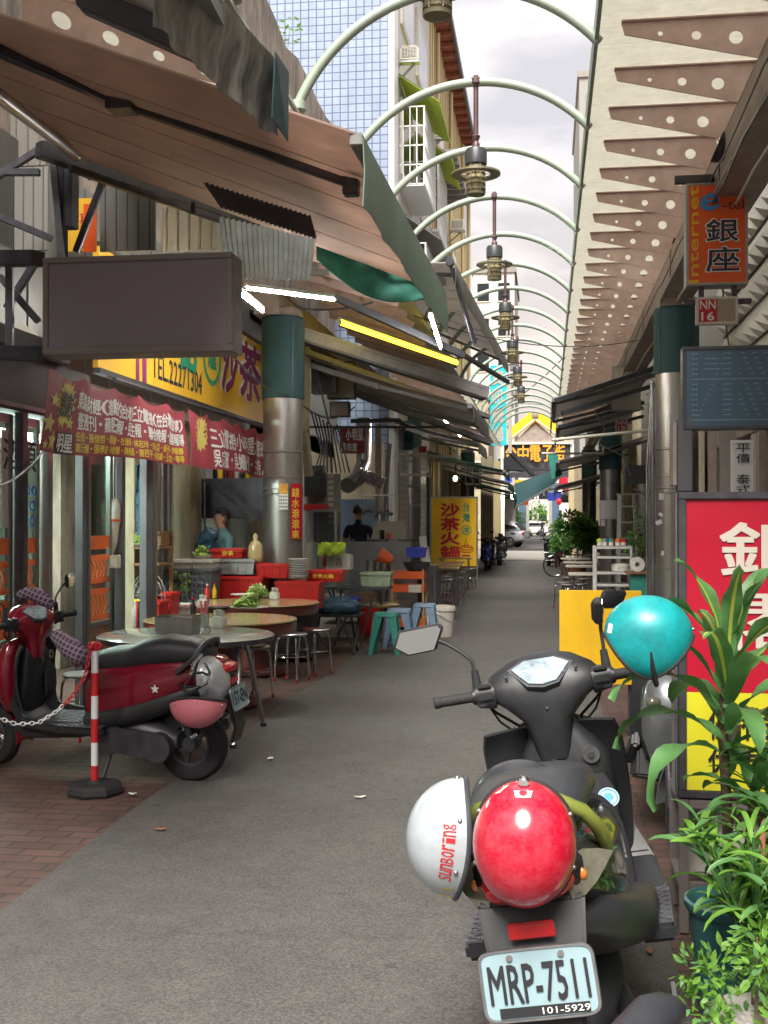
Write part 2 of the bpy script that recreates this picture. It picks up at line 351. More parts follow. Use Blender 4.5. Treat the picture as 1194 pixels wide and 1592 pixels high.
PM('wall_yellow', (.52, .43, .25), .6, 0, .12, 2, dirt=.35, dcol=(.25, .18, .1), stretch=(1, 1, .2))
PM('wall_white', (.58, .56, .52), .7, 0, .12, 2, dirt=.3, dcol=(.25, .22, .18), stretch=(1, 1, .25))
PM('brick_red', (.25, .08, .05), .8, 0, .3, 6)
PM('sheet_metal', (.20, .205, .20), .4, .4, .25, 3, dirt=.5, dcol=(.07, .06, .05), stretch=(1, 1, .5))
PM('corrugated', (.80, .84, .86), .3, .0, .15, 4, dirt=.25, trans=.85)
PM('corrugated_dark', (.13, .12, .13), .5, .3, .3, 4, dirt=.3)
PM('facet', (.60, .60, .56), .45, .35, .12, 3, dirt=.25, dcol=(.2, .18, .14))
PM('box_grey', (.20, .17, .20), .6, 0, .04, 2, dirt=.08)
PM('box_frame', (.20, .175, .17), .5, .3, .12, 6, dirt=.3)
PM('sign_yellow', (.80, .46, .03), .45, 0, .08, 2, dirt=.12, dcol=(.4, .2, .05))
PM('sign_amber', (.85, .50, .01), .45, 0, .08, 2, dirt=.3, dcol=(.4, .25, .05))
PM('sign_red', (.48, .004, .028), .4, 0, .1, 2, dirt=.15, dcol=(.3, .05, .06))
PM('sign_lime', (.68, .64, .03), .35, 0, .05, 2)
PM('sign_orange', (.78, .11, .015), .4, 0, .1, 2)
PM('sign_crimson', (.34, .02, .05), .55, 0, .2, 4, dirt=.15)
PM('sign_cyan', (.02, .50, .55), .5, 0, .1, 4, emit=.25)
PM('sign_panel', (.045, .09, .13), .35, 0, .2, 3, coat=.3)
PM('calendar', (.6, .3, .05), .6, 0, .6, 40)
PM('banner_red', (.34, .045, .065), .6, 0, .15, 3, bump=.4, bscale=6, trans=.15)
PM('banner_yellow', (.62, .52, .14), .6, 0, .1, 3)
PM('tube_white', (1, .96, .9), .5, emit=80)
PM('tube_yellow', (1, .74, .03), .5, emit=3.2)
PM('bulb_warm', (1, .85, .6), .5, emit=12)
PM('inner_light', (.72, .9, .8), .5, emit=60)
PM('film_orange', (.8, .16, .04), .5, 0, .15, 4)
PM('aluminium', (.62, .62, .60), .42, .25, .1, 9, dirt=.2, dcol=(.3, .29, .27))
PM('gate_orange', (.75, .32, .02), .5, 0, .08, 4)
PM('terracotta', (.28, .10, .06), .8, 0, .2, 8)
PM('pot_teal', (.035, .14, .15), .35, 0, .15, 6, dirt=.3, dcol=(.1, .12, .1), coat=.2)
PM('soil', (.06, .04, .03), .95, 0, .3, 30, bump=.8)
PM('leaf', (.10, .24, .075), .42, 0, .3, 7, trans=.3)
PM('leaf_light', (.16, .34, .05), .42, 0, .25, 7, trans=.35)
PM('leaf_stripe', (.48, .56, .08), .42, 0, .15, 7, trans=.35)
PM('leaf_dark', (.025, .085, .03), .5, 0, .3, 7, trans=.25)
PM('bark', (.14, .10, .07), .85, 0, .3, 20, bump=.6)
PM('stone_pale', (.5, .46, .44), .8, 0, .4, 25, bump=.6)
PM('steam_grey', (.33, .33, .34), .35, .3, .1, 6)
PM('car_glass', (.02, .025, .03), .08, 0, .1, coat=.5)
PM('chequer', (.12, .12, .14), .45, .5, .2, 10)
glassmat('glass', (.82, .9, .86), .45); glassmat('clear_box', (.72, .76, .8), .5, .15)
gridmat('pavers', (.105, .056, .047), (.14, .073, .06), (.05, .038, .035), .22, .11, .008, .5, 'XY', .75, R(0), .5, .45)
gridmat('blue_tiles', (.27, .34, .47), (.31, .38, .50), (.10, .13, .22), .17, .17, .013, 0, 'XZ', .3, 0, .3, .18)
gridmat('plaid', (.05, .05, .10), (.09, .07, .14), (.36, .24, .28), .028, .028, .004, 0, 'XZ', .9, .4, .1, .3)
gridmat('grey_tiles', (.50, .47, .44), (.55, .52, .48), (.33, .30, .28), .45, .14, .012, 0, 'YZ', .4, 0, .3, .25)
def asphalt():
    m = bpy.data.materials.new('asphalt'); m.use_nodes = True; n = m.node_tree; b = n.nodes['Principled BSDF']; b.inputs['Roughness'].default_value = .78
    t = n.nodes.new('ShaderNodeTexCoord')
    def N(s, d, r=.6):
        z = n.nodes.new('ShaderNodeTexNoise'); z.inputs['Scale'].default_value = s; z.inputs['Detail'].default_value = d; z.inputs['Roughness'].default_value = r
        n.links.new(t.outputs['Object'], z.inputs['Vector']); return z
    def ramp(z, p0, p1, c0, c1):
        q = n.nodes.new('ShaderNodeValToRGB'); q.color_ramp.elements[0].position = p0; q.color_ramp.elements[1].position = p1
        q.color_ramp.elements[0].color = c0+(1,); q.color_ramp.elements[1].color = c1+(1,); n.links.new(z, q.inputs[0]); return q.outputs[0]
    def mul(a, b_):
        x = n.nodes.new('ShaderNodeMix'); x.data_type = 'RGBA'; x.blend_type = 'MULTIPLY'; x.inputs['Factor'].default_value = 1
        n.links.new(a, x.inputs['A']); n.links.new(b_, x.inputs['B']); return x.outputs['Result']
    big = ramp(N(.55, 5).outputs['Fac'], .3, .7, (.082, .078, .078), (.112, .107, .105))
    mid = ramp(N(5, 6, .7).outputs['Fac'], .3, .7, (.82, .82, .82), (1.08, 1.07, 1.05))
    fine = ramp(N(95, 3, .7).outputs['Fac'], .36, .66, (.58, .58, .58), (1.45, 1.43, 1.4))
    vo = n.nodes.new('ShaderNodeTexVoronoi'); vo.inputs['Scale'].default_value = 130; n.links.new(t.outputs['Object'], vo.inputs['Vector'])
    sp = ramp(vo.outputs['Distance'], .05, .3, (1.35, 1.33, 1.3), (.95, .95, .95))
    ve = n.nodes.new('ShaderNodeTexVoronoi'); ve.feature = 'DISTANCE_TO_EDGE'; ve.inputs['Scale'].default_value = .55; wn = N(1.6, 8, .75)
    vm = n.nodes.new('ShaderNodeVectorMath'); vm.operation = 'MULTIPLY_ADD'; vm.inputs[1].default_value = (.9, .9, .9); n.links.new(wn.outputs['Color'], vm.inputs[0]); n.links.new(t.outputs['Object'], vm.inputs[2]); n.links.new(vm.outputs[0], ve.inputs['Vector'])
    crack = ramp(ve.outputs['Distance'], .002, .010, (.80, .79, .78), (1, 1, 1))
    stain = ramp(N(1.1, 9, .72).outputs['Fac'], .56, .68, (1, 1, 1), (.80, .79, .79)); spot = ramp(N(7.5, 2, .5).outputs['Fac'], .70, .74, (1, 1, 1), (.66, .65, .65)); pale = ramp(N(2.3, 7, .75).outputs['Fac'], .60, .75, (1, 1, 1), (1.22, 1.2, 1.17))
    n.links.new(mul(mul(mul(mul(mul(mul(mul(big, mid), fine), sp), crack), stain), spot), pale), b.inputs['Base Color'])
    bn = n.nodes.new('ShaderNodeBump'); bn.inputs['Strength'].default_value = .55; bn.inputs['Distance'].default_value = .008
    n.links.new(N(120, 3).outputs['Fac'], bn.inputs['Height']); n.links.new(bn.outputs[0], b.inputs['Normal']); MATS['asphalt'] = m
asphalt()
def SE(c, w, h, e=2.6, n=20, ax='y', tilt=0.0):
    """superellipse section centred at c, in the plane normal to ax"""
    o = []
    for k in range(n):
        a = 2*PI*k/n; ca, sa = math.cos(a), math.sin(a)
        p = w/2*math.copysign(abs(ca)**(2/e), ca); q = h/2*math.copysign(abs(sa)**(2/e), sa)
        if ax == 'y': o.append(V(c)+V((p, q*math.sin(tilt), q*math.cos(tilt))))
        elif ax == 'z': o.append(V(c)+V((p, q, 0)))
        else: o.append(V(c)+V((0, p, q)))
    return o
# ================================================================ setting: ground
PM('patch', (.26, .25, .24), .85, 0, .3, 12, bump=.5)
XL, XR = -2.26, .46      # road edges
b = MB('concrete'); b.bx(-120, 120, -40, 400, -.5, -.012); build(b, 'ground', kind='structure')
b = MB('asphalt'); nS = 90; rows = []
def edgeL(y): return XL + .035*math.sin(y*1.7) + .02*math.sin(y*4.1+1)
for i in range(nS+1):
    y = -40 + 174*i/nS; rows.append([(edgeL(y), y, -.002), ((XL+XR)/2, y, .004), (XR, y, -.002)])
b.sheet(rows, .012); build(b, 'road', kind='structure')
b = MB('pavers'); b.bx(-7.5, XL+.08, -40, 15.8, -.011, -.007); build(b, 'brick_pavement', kind='structure')
b = MB('concrete'); b.bx(-7.5, XL+.08, 15.802, 48, -.011, -.007); build(b, 'concrete_pavement', kind='structure')
b = MB('pavers'); b.bx(XR-.04, 5, -40, 47.4, -.011, -.007); build(b, 'brick_pavement', kind='structure')
b = MB('concrete')
b.bx(-30, 30, 47.5, 62, .0125, .0165); build(b, 'crossing_road', kind='structure')
# ================================================================ canopy over the alley
def bracket_mesh(L=1.15):
    c = bpy.data.curves.new('br', 'CURVE'); c.dimensions = '2D'; c.fill_mode = 'BOTH'; c.extrude = .006
    def spl(pts):
        s = c.splines.new('POLY'); s.points.add(len(pts)-1); s.use_cyclic_u = True
        for i, p in enumerate(pts): s.points[i].co = (p[0], p[1], 0, 1)
    spl([(0, 0), (L, 0), (L, -.07-.235*L), (.02, -.075)])
    for x, r in ((.24, .016), (.46, .030), (.70, .043), (.95, .052)):
        if x < L: spl([(x+r*math.cos(2*PI*k/16), -.052-x*.11+r*math.sin(2*PI*k/16)) for k in range(16)])
    o = bpy.data.objects.new('br', c); COL.objects.link(o); bpy.context.view_layer.update()
    e = o.evaluated_get(bpy.context.evaluated_depsgraph_get()); m = e.to_mesh()
    vs = [v.co.copy() for v in m.vertices]; fs = [tuple(p.vertices) for p in m.polygons]; e.to_mesh_clear(); bpy.data.objects.remove(o)
    return vs, fs
BV, BF = bracket_mesh()
ZS = CAMZ+3.14
def canopy(side):
    sg = 1 if side == 'R' else -1
    if sg > 0: lab = 'pale translucent canopy on perforated pink brackets beside the orange hotel sign'
    else: lab = 'translucent canopy on perforated brackets above the brown shop awning'
    t = thing('street_canopy', lab, 'canopy', (1.45*sg if sg > 0 else -3.2, 20, 0), group='canopies along both sides of the alley')
    y0 = 7.42-.77*7
    for k in range(48):
        y = y0+.77*k; b = MB('bracket_pink')
        if sg > 0: vs = [V((.47+v.x, y+v.z, ZS+v.y)) for v in BV]
        else: vs = [V((-1.72-v.x*1.25, y+v.z, CAMZ+2.60+v.y+v.x*.62)) for v in BV]
        b.add(vs, BF)
        if sg > 0: b.bx(.47, 1.62, y-.035, y+.035, ZS+.001, ZS+.009)
        else: b.bar((-1.72, y, CAMZ+2.606), (-3.15, y, CAMZ+2.606+.709), .06, .008)
        build(b, 'bracket', t)
    yy = y0-.4; i = 0
    while yy < 39.5:
        L = 1.54*2; tilt = .012*math.sin(i*2.3); b = MB('roof_sheet')
        if sg > 0: b.sheet([[(.31+tilt, yy+.012, ZS+.022), (1.2, yy+.012, ZS+.03), (2.0, yy+.012, ZS+.04)], [(.31+tilt, yy+L, ZS+.022), (1.2, yy+L, ZS+.03), (2.0, yy+L, ZS+.04)]], .012)
        else: b.sheet([[(-1.59+tilt, yy+.012, CAMZ+2.64), (-3.6, yy+.012, CAMZ+3.64)], [(-1.59+tilt, yy+L, CAMZ+2.64), (-3.6, yy+L, CAMZ+3.64)]], .012)
        build(b, 'roof_panel', t); yy += L; i += 1
    b = MB('beam_brown')
    if sg > 0:
        b.bx(1.30, 1.64, .5, 40, CAMZ+2.52, CAMZ+2.535); b.bx(1.30, 1.312, .5, 40, CAMZ+2.535, CAMZ+2.86); b.bx(1.30, 1.60, .5, 40, CAMZ+2.86, CAMZ+2.875)
        b.bx(1.628, 1.64, .5, 40, CAMZ+2.535, CAMZ+2.86)
        b.bx(1.288, 1.299, .5, 40, CAMZ+2.53, CAMZ+2.56)
        for k in range(11): y = 2+k*3.5; b.bx(1.289, 1.299, y, y+.05, CAMZ+2.562, CAMZ+2.87)
    else:
        b.bx(-3.4, -3.1, 13.2, 40, CAMZ+2.42, CAMZ+2.75)
    build(b, 'edge_beam', t, bev=.004)
    b = MB('canopy_green')
    if sg > 0: b.bx(.30, .325, y0-.4, 39.5, ZS-.13, ZS+.012)
    else: b.bx(-1.60, -1.575, y0-.4, 39.5, CAMZ+2.615, CAMZ+2.627)
    build(b, 'gutter_edge', t)
    return t
canopy('R'); canopy('L')
for k in range(-1, 20):
    y = 9.03+1.6*(k-2)+.14*-.54; b = MB('canopy_green'); pts = []
    n = 34
    for i in range(n+1): a = R(-67)+R(116)*i/n; pts.append((-.54+1.15*math.sin(a), y, CAMZ+2.25+1.15*math.cos(a)))
    b.tube(pts, .034, 12)
    for s in (0,):
        p = pts[s]; b.lathe([(.055, -.03), (.055, .02), (.04, .03)], p, 12)
    build(b, 'canopy_arch', cat='arch', group='curved steel arches over the alley', label='pale green steel arch over the alley, %s along the row' % (ORD[k+1] if k+1 < 20 else 'last'))
# hanging lanterns, one under every second arch
def lantern(k):
    y = 9.03+1.6*(k-2)-.07; x = -.54; zt = CAMZ+3.40
    t = thing('hanging_lantern', 'brown ring lantern on a pipe, %s one hanging from the arches' % ORD[k//2], 'lantern', (x, y, zt-.9), group='lanterns hanging from the arches')
    b = MB('lamp_brown'); b.cyl((x, y, zt+.05), (x, y, zt-.42), .020, n=10); b.lathe([(.03, 0), (.05, .015), (.05, .05), (.03, .065)], (x, y, zt-.03), 12); b.lathe([(.012, .0), (.034, -.02), (.018, -.06), (.03, -.08), (.03, -.11)], (x, y, zt-.40), 12); build(b, 'hanger_pipe', t)
    b = MB('graphite'); b.lathe([(.03, .13), (.075, .12), (.085, .1), (.085, 0), (.07, -.005)], (x, y, zt-.64), 20); build(b, 'cap', t)
    b = MB('lamp_olive'); b.lathe([(.115, 0), (.19, 0), (.19, .014), (.115, .014), (.115, 0)], (x, y, zt-.72), 32)
    for a in range(4): b.bar((x+.06*math.cos(a*PI/2), y+.06*math.sin(a*PI/2), zt-.713), (x+.14*math.cos(a*PI/2), y+.14*math.sin(a*PI/2), zt-.713), .012, .008)
    build(b, 'ring', t)
    b = MB('lamp_glass'); b.lathe([(.05, 0), (.066, .005), (.066, .2), (.05, .205)], (x, y, zt-.85), 20); build(b, 'glass_body', t)
    b = MB('lamp_olive')
    for q in range(5): b.lathe([(.068, 0), (.075, 0), (.075, .008), (.068, .008), (.068, 0)], (x, y, zt-.84+q*.042), 20)
    b.lathe([(.02, -.02), (.072, -.01), (.076, .01), (.05, .02)], (x, y, zt-.865), 20)
    for q in range(6): b.bar((x+.071*math.cos(q*PI/3), y+.071*math.sin(q*PI/3), zt-.85), (x+.071*math.cos(q*PI/3), y+.071*math.sin(q*PI/3), zt-.64), .007, .007)
    build(b, 'cage', t)
for k in (0, 2, 4, 6, 8, 10, 12): lantern(k)
# canopy posts
def post(x, y, label, r=.235, ztop=CAMZ+2.42, zgreen=(2.95, None)):
    t = thing('canopy_post', label, 'post', (x, y, 0), group='round posts holding the canopies')
    b = MB('stainless'); zg = zgreen[0]
    b.lathe([(r+.03, 0), (r+.03, .12), (r, .14), (r, 1.05), (r+.006, 1.055), (r+.006, 1.075), (r, 1.08), (r, 2.1), (r+.006, 2.105), (r+.006, 2.13), (r, 2.135), (r, zg)], (x, y, 0), 32)
    for z in (1.9, 1.96, 2.4): b.lathe([(r, 0), (r+.012, .01), (r+.012, .02), (r, .03)], (x, y, z), 32)
    build(b, 'steel_cladding', t)
    b = MB('post_green'); b.lathe([(r+.008, zg), (r+.02, zg+.003), (r+.02, ztop-.02), (r, ztop)], (x, y, 0), 32)
    b.use('graphite')
    for k in range(4): a = k*PI/2-.9; b.bar((x+(r+.021)*math.cos(a), y+(r+.021)*math.sin(a), zg+.01), (x+(r+.021)*math.cos(a), y+(r+.021)*math.sin(a), ztop-.03), .014, .006, V((math.cos(a), math.sin(a), 0)))
    build(b, 'green_sleeve', t)
    b = MB('beam_brown'); b.bx(x-.2, x+.2, y-.2, y+.2, ztop, ztop+.10); build(b, 'capital', t, bev=.01)
    return t
PL1 = post(P(440, 800, 13.8).x, P(440, 800, 13.8).y, 'stainless post with dark green sleeve and red door couplet, by the round tables', zgreen=(3.05,))
PL2 = post(P(637, 800, 27).x, P(637, 800, 27).y, 'stainless post beside the yellow hot pot board', zgreen=(3.3,), r=.26)
PR1 = post(P(1052, 800, 13.2).x, P(1052, 800, 13.2).y, 'stainless post with green mesh sleeve behind the dark panel sign', zgreen=(3.27,))
PR2 = post(P(949, 800, 26).x, P(949, 800, 26).y, 'grey post with white notices taped on, beside the stepladder', zgreen=(2.75,))
post(P(745, 800, 41).x-.4, 41, 'far stainless post behind the blue motor scooter')
post(P(915, 800, 40).x, 40, 'far stainless post behind the potted bush')
# ================================================================ buildings
def ac_unit(x, y, z, root=None, s=1.0, hs=1.0, label='', group='air conditioners on the building sides', face=-1):
    """outdoor unit whose fan grille looks towards the camera (-y)"""
    t = thing('air_conditioner', label, 'air conditioner', (x, y, z), group=group)
    b = MB('off_white'); b.bx(x-.38*s, x+.38*s, y, y+.3*s, z+.06, z+.66*s); build(b, 'casing', t, bev=.02)
    b = MB('graphite'); b.bx(x-.32*s, x+.32*s, y-.006, y-.002, z+.12, z+.6*s); b.use('off_white')
    for k in range(6): b.bx(x-.32*s+k*.12*s, x-.32*s+k*.12*s+.014, y-.016, y-.008, z+.12, z+.6*s)
    for k in range(9): b.bx(x-.32*s, x+.32*s, y-.016, y-.008, z+.12+k*.055*s, z+.12+k*.055*s+.01)
    build(b, 'grille', t)
    b = MB('steel'); b.bx(x-.42*s, x+.42*s, y-.03, y+.33*s, z, z+.04); b.bar((x-.4*s, y+.1, z), (x-.8*s, y+.1, z-.4), .04, .04); b.bar((x+.2*s, y+.1, z), (x-.8*s, y+.25, z-.45), .04, .04); build(b, 'bracket_shelf', t)
    return t
# low old building whose mossy flank rises over the shops
t = thing('old_building', 'low old building with a mossy stained side wall above the awnings', 'building', (-6, 12, 0))
b = MB('old_wall'); rows = []
for i in range(25):
    y = 2+21.3*i/24; zt = 9.6+.10*math.sin(i*1.9)+rnd.uniform(-.05, .05); rows.append([(-4.32, y, 4.7), (-4.30+.02*math.sin(i), y, 7), (-4.32, y, zt), (-4.65, y, zt-.02)])
b.sheet(rows, .06); build(b, 'side_wall', t)
b = MB('old_wall'); b.bx(-9, -4.66, 2, 23.3, 4.7, 9.3); build(b, 'block', t)
def sprig(root, c, s, n, m='leaf_light'):
    b = MB(m); b.tube([c, c+V((.05*s, 0, .5*s))], .006, 5)
    for k in range(n):
        a = rnd.uniform(0, 2*PI); q = c+V((rnd.uniform(-.3, .3)*s, rnd.uniform(-.3, .3)*s, rnd.uniform(.1, .8)*s)); d = V((math.cos(a), math.sin(a), rnd.uniform(-.3, .6))).normalized(); sd = d.cross(Z_).normalized(); L = .18*s
        b.add([q, q+d*L*.5+sd*L*.3, q+d*L, q+d*L*.5-sd*L*.3], [(0, 1, 2, 3)])
    return b
for i, (px, py, dd, s) in enumerate(((427, 25, 12.9, .8), (488, 100, 16.9, .8), (512, 160, 19.5, .7))):
    c = P(px, py, dd); bb = sprig(None, V((-4.34, c.y, 9.55)), s, 26)
    build(bb, 'wild_plant', label='wild sprig rooted in the mossy wall top, %s along it' % ORD[i], cat='plant', group='weeds on the mossy wall')
# blue tiled block
t = thing('tiled_building', 'tall block with a pale blue tiled end wall and barred windows', 'building', (-6, 24, 0))
XT = -3.17
b = MB('blue_tiles'); b.bx(-14, XT-.10, 23.96, 24.6, 0, 27); build(b, 'tiled_end_wall', t)
b = MB('grey_tiles'); b.bx(-14, XT-.001, 24.602, 31.3, 0, 27); build(b, 'side_wall', t)
b = MB('white_paint'); b.bx(XT-.098, XT+.02, 23.93, 24.6, 0, 27); build(b, 'corner_pilaster', t, bev=.01)
for z, y0, y1 in ((9.3, 25.2, 27.2), (9.3, 28.2, 30.4), (12.6, 25.2, 27.2), (12.6, 28.2, 30.4), (6.1, 25.2, 27.2)):
    b = MB('off_white'); b.bx(XT+.0, XT+.05, y0-.08, y1+.08, z-.08, z+1.6); f = build(b, 'window_frame', t)
    b = MB('car_glass'); b.bx(XT+.051, XT+.056, y0, y1, z, z+1.5); build(b, 'pane', f)
for i, (z, y0, y1) in enumerate(((8.9, 24.9, 27.4), (6.0, 25.2, 30.6), (8.7, 28.1, 30.6))):
    g = thing('window_cage', ('barred balcony cage with a yellow green awning, highest on the tiled side wall', 'long barred balcony cage low on the tiled side wall', 'second yellow topped balcony cage further along the side wall')[i], 'window cage', (XT+.3, y0, z), group='barred balcony cages')
    b = MB('white_paint'); xo = XT+.55
    n = int((y1-y0)/.16)
    for k in range(n+1): y = y0+(y1-y0)*k/n; b.bx(xo-.011, xo+.011, y-.011, y+.011, z, z+1.7)
    for q in range(5): b.bx(xo-.015, xo+.015, y0, y1, z+q*.42, z+q*.42+.025); b.bx(XT+.01, xo, y0-.01, y0+.015, z+q*.42, z+q*.42+.025)
    for k in range(4): b.bx(XT+.08+k*.15, XT+.10+k*.15, y0-.01, y0+.012, z, z+1.7)
    b.bx(XT+.01, xo, y0, y1, z-.03, z); build(b, 'bars', g)
    b = MB('lime' if i != 1 else 'steel'); b.sheet([[(XT+.01, y0-.15, z+2.35), (xo+.35, y0-.15, z+1.72)], [(XT+.01, y1+.15, z+2.35), (xo+.35, y1+.15, z+1.72)]], .02)
    b.use('dark_steel')
    for k in range(7): y = y0-.15+(y1-y0+.3)*k/6; b.bar((XT+.01, y, z+2.37), (xo+.35, y, z+1.74), .02, .02)
    build(b, 'awning', g)
ac_unit(XT+.24, 24.75, 11.5, s=.52, label='air conditioner on a bracket high on the tiled building corner')
ac_unit(XT+.26, 30.6, 11.75, label='air conditioner beside the yellow ribbed wall, above the metal shelf', s=.55)
# yellow ribbed building with deep eaves
t = thing('ribbed_building', 'tall yellow building with vertical ribs and rusty red eaves', 'building', (-6, 40, 0))
b = MB('wall_yellow'); b.bx(-14, XT-.15, 31.4, 49, 0, 16); build(b, 'side_wall', t)
b = MB('wall_yellow')
y = 31.5
while y < 49: b.bx(XT-.149, XT-.02, y, y+.22, 0, 16); y += .62
for y in (33.5, 38.2, 43.6, 47): b.cyl((XT+.05, y, 0), (XT+.05, y, 15.8), .06, n=8)
build(b, 'wall_ribs', t)
b = MB('brick_red'); b.bx(XT-.2, XT+.42, 24.8, 48.6, 16.02, 16.10)
for k in range(30): b.bx(XT-.2, XT+.40, 25+k*.8, 25.1+k*.8, 15.86, 16.0)
build(b, 'eaves', t)
b = MB('dark_steel'); b.bx(XT+.42, XT+.5, 24.8, 48.6, 15.95, 16.16); build(b, 'gutter', t)
for z in (6.2, 9.4, 12.6):
    for y0 in (33.9, 38.8, 44.2):
        b = MB('dark_steel'); b.bx(XT-.018, XT+.03, y0, y0+1.7, z, z+1.5); f = build(b, 'window_frame', t)
        b = MB('car_glass'); b.bx(XT+.031, XT+.036, y0+.1, y0+1.6, z+.1, z+1.4); build(b, 'pane', f)
b = MB('steel'); b.bx(XT, XT+.75, 31.3, 36.5, 11.62, 11.70)
for k in range(9): b.bx(XT, XT+.74, 31.4+k*.6, 31.46+k*.6, 11.5, 11.61)
build(b, 'metal_canopy', t)
ac_unit(XT+.3, 37.5, 11.0, label='air conditioner low on the yellow ribbed building', s=.6)
ac_unit(XT+.3, 43.5, 9.4, label='far air conditioner on the yellow ribbed wall', s=.6)
# rooftop and far blocks
def block(name, label, x0, x1, y0, y1, h, m, wins, wm='car_glass', grp='pale blocks at the end of the alley'):
    t = thing(name, label, 'building', ((x0+x1)/2, y0, 0), group=grp)
    b = MB(m); b.bx(x0, x1, y0, y1, 0, h); build(b, 'wall', t)
    b = MB('concrete'); b.bx(x0-.1, x1+.1, y0-.12, y1, h, h+.35); build(b, 'parapet', t)
    nx, nz, z0 = wins
    for i in range(nx):
        for j in range(nz):
            cx = x0+(x1-x0)*(i+.5)/nx; cz = z0+(h-z0)*(j+.45)/nz; ww = (x1-x0)/nx*.28; hh = (h-z0)/nz*.25
            b = MB('off_white'); b.bx(cx-ww-.08, cx+ww+.08, y0-.06, y0-.002, cz-hh-.08, cz+hh+.08); f = build(b, 'window_frame', t)
            b = MB(wm); b.bx(cx-ww, cx+ww, y0-.075, y0-.062, cz-hh, cz+hh); build(b, 'pane', f)
    return t
block('apartment_block', 'pale grey block with square windows rising behind the lanterns', P(735, 430, 74).x, P(800, 430, 74).x, 74, 84, P(760, 425, 74).z, 'wall_white', (2, 6, 4))
block('apartment_block', 'white block seen through the blue arch at the alley end', -9, 8, 150, 160, 9.5, 'wall_white', (9, 3, 1))
block('apartment_block', 'dark tall block standing behind the pale canopy edge', P(900, 120, 66).x, P(900, 120, 66).x+9, 66, 80, P(900, 128, 66).z, 'wall_grey', (4, 9, 3))
block('apartment_block', 'beige shop block along the alley past the crossing road', -12, P(765, 800, 66).x-.2, 66, 73, 8.5, 'wall_cream', (4, 2, 3))
# shop buildings lining the far half of the alley
def shopblock(label, x0, x1, y0, y1, h, m, side, open_=True):
    t = thing('shop_building', label, 'building', ((x0+x1)/2, y0, 0), group='shop houses along the alley')
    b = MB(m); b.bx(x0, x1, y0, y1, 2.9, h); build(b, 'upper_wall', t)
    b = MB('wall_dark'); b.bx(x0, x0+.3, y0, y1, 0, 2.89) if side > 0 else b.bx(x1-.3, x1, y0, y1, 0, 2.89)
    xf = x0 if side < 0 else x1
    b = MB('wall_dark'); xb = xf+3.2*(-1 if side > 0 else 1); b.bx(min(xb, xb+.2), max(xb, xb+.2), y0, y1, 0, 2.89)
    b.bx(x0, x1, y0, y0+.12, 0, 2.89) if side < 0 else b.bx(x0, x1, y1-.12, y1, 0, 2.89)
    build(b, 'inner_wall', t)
    n = max(1, int((y1-y0)/3))
    for k in range(n+1):
        yy = y0+(y1-y0)*k/n; xx = xf
        b = MB(m); b.bx(xx-.14, xx+.14, min(yy, y1-.2), min(yy, y1-.2)+.2, 0, 2.89); build(b, 'pier', t)
    return t
# side > 0: facade at x1 (west side of alley), side < 0: facade at x0
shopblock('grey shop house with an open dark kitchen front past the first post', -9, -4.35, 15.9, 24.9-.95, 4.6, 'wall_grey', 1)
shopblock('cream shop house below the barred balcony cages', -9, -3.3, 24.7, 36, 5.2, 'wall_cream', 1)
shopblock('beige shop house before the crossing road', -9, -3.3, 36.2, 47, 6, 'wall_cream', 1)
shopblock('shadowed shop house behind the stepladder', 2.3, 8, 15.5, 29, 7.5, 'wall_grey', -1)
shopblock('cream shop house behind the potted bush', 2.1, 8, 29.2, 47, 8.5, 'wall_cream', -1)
# columns of the covered walk at the far end
for i, (px, d) in enumerate(((768, 50), (757, 46.5), (893, 52), (903, 47))):
    p = G(px, 810+1.6*1800/d); b = MB('wall_yellow' if i % 2 == 0 else 'wall_cream'); b.bx(p.x-.25, p.x+.25, p.y, p.y+.4, 0, 4.2); 
    tt = build(b, 'square_pier', bev=.02, cat='pier', label=('yellow square pier beside the silver car', 'cream square pier under the green awning', 'yellow square pier beyond the potted bush', 'cream square pier by the far dark awning')[i], group='piers near the crossing road')
# near right: hotel shop front
t = thing('hotel_building', 'hotel building with dull brown shutters and faceted metal panels above', 'building', (3, 8, 0))
XW = 2.05
b = MB('wall_grey'); b.bx(XW+.25, 8, 1.5, 15.2, 0, 9); build(b, 'wall', t)
b = MB('sheet_metal'); y = 1.5
while y < 15.1: b.bx(XW+.17, XW+.245, y, y+.10, .1, 2.45); y += .16
build(b, 'roller_shutter', t)
for y in (3.4, 6.6, 9.2, 11.8, 14.6):
    b = MB('concrete'); b.bx(XW, XW+.165, y, y+.35, 0, 2.48); build(b, 'pier', t, bev=.01)
b = MB('beam_brown'); b.bx(XW-.02, XW+.245, 1.5, 15.2, 2.485, 2.7); build(b, 'lintel', t, bev=.01)
b = MB('facet')
sz = .38
for i in range(34):
    for j in range(10):
        y = 1.9+i*sz; z = 2.75+j*sz; x = XW+.16; sh = (j % 2)*sz/2*0
        c = [(x, y, z), (x, y+sz-.008, z), (x, y+sz-.008, z+sz-.012), (x, y, z+sz-.012)]; ap = (x-.14, y+sz*.72, z+sz*.30)
        b.add(c+[ap, (x+.01, y+sz/2, z+sz/2)], [(0, 1, 4), (1, 2, 4), (2, 3, 4), (3, 0, 4)])
build(b, 'faceted_panels', t, ang=5)
b = MB('dark_steel')
for j in range(11): b.bx(XW+.13, XW+.158, 1.9, 14.9, 2.75+j*sz-.012, 2.75+j*sz-.002)
build(b, 'panel_joints', t)
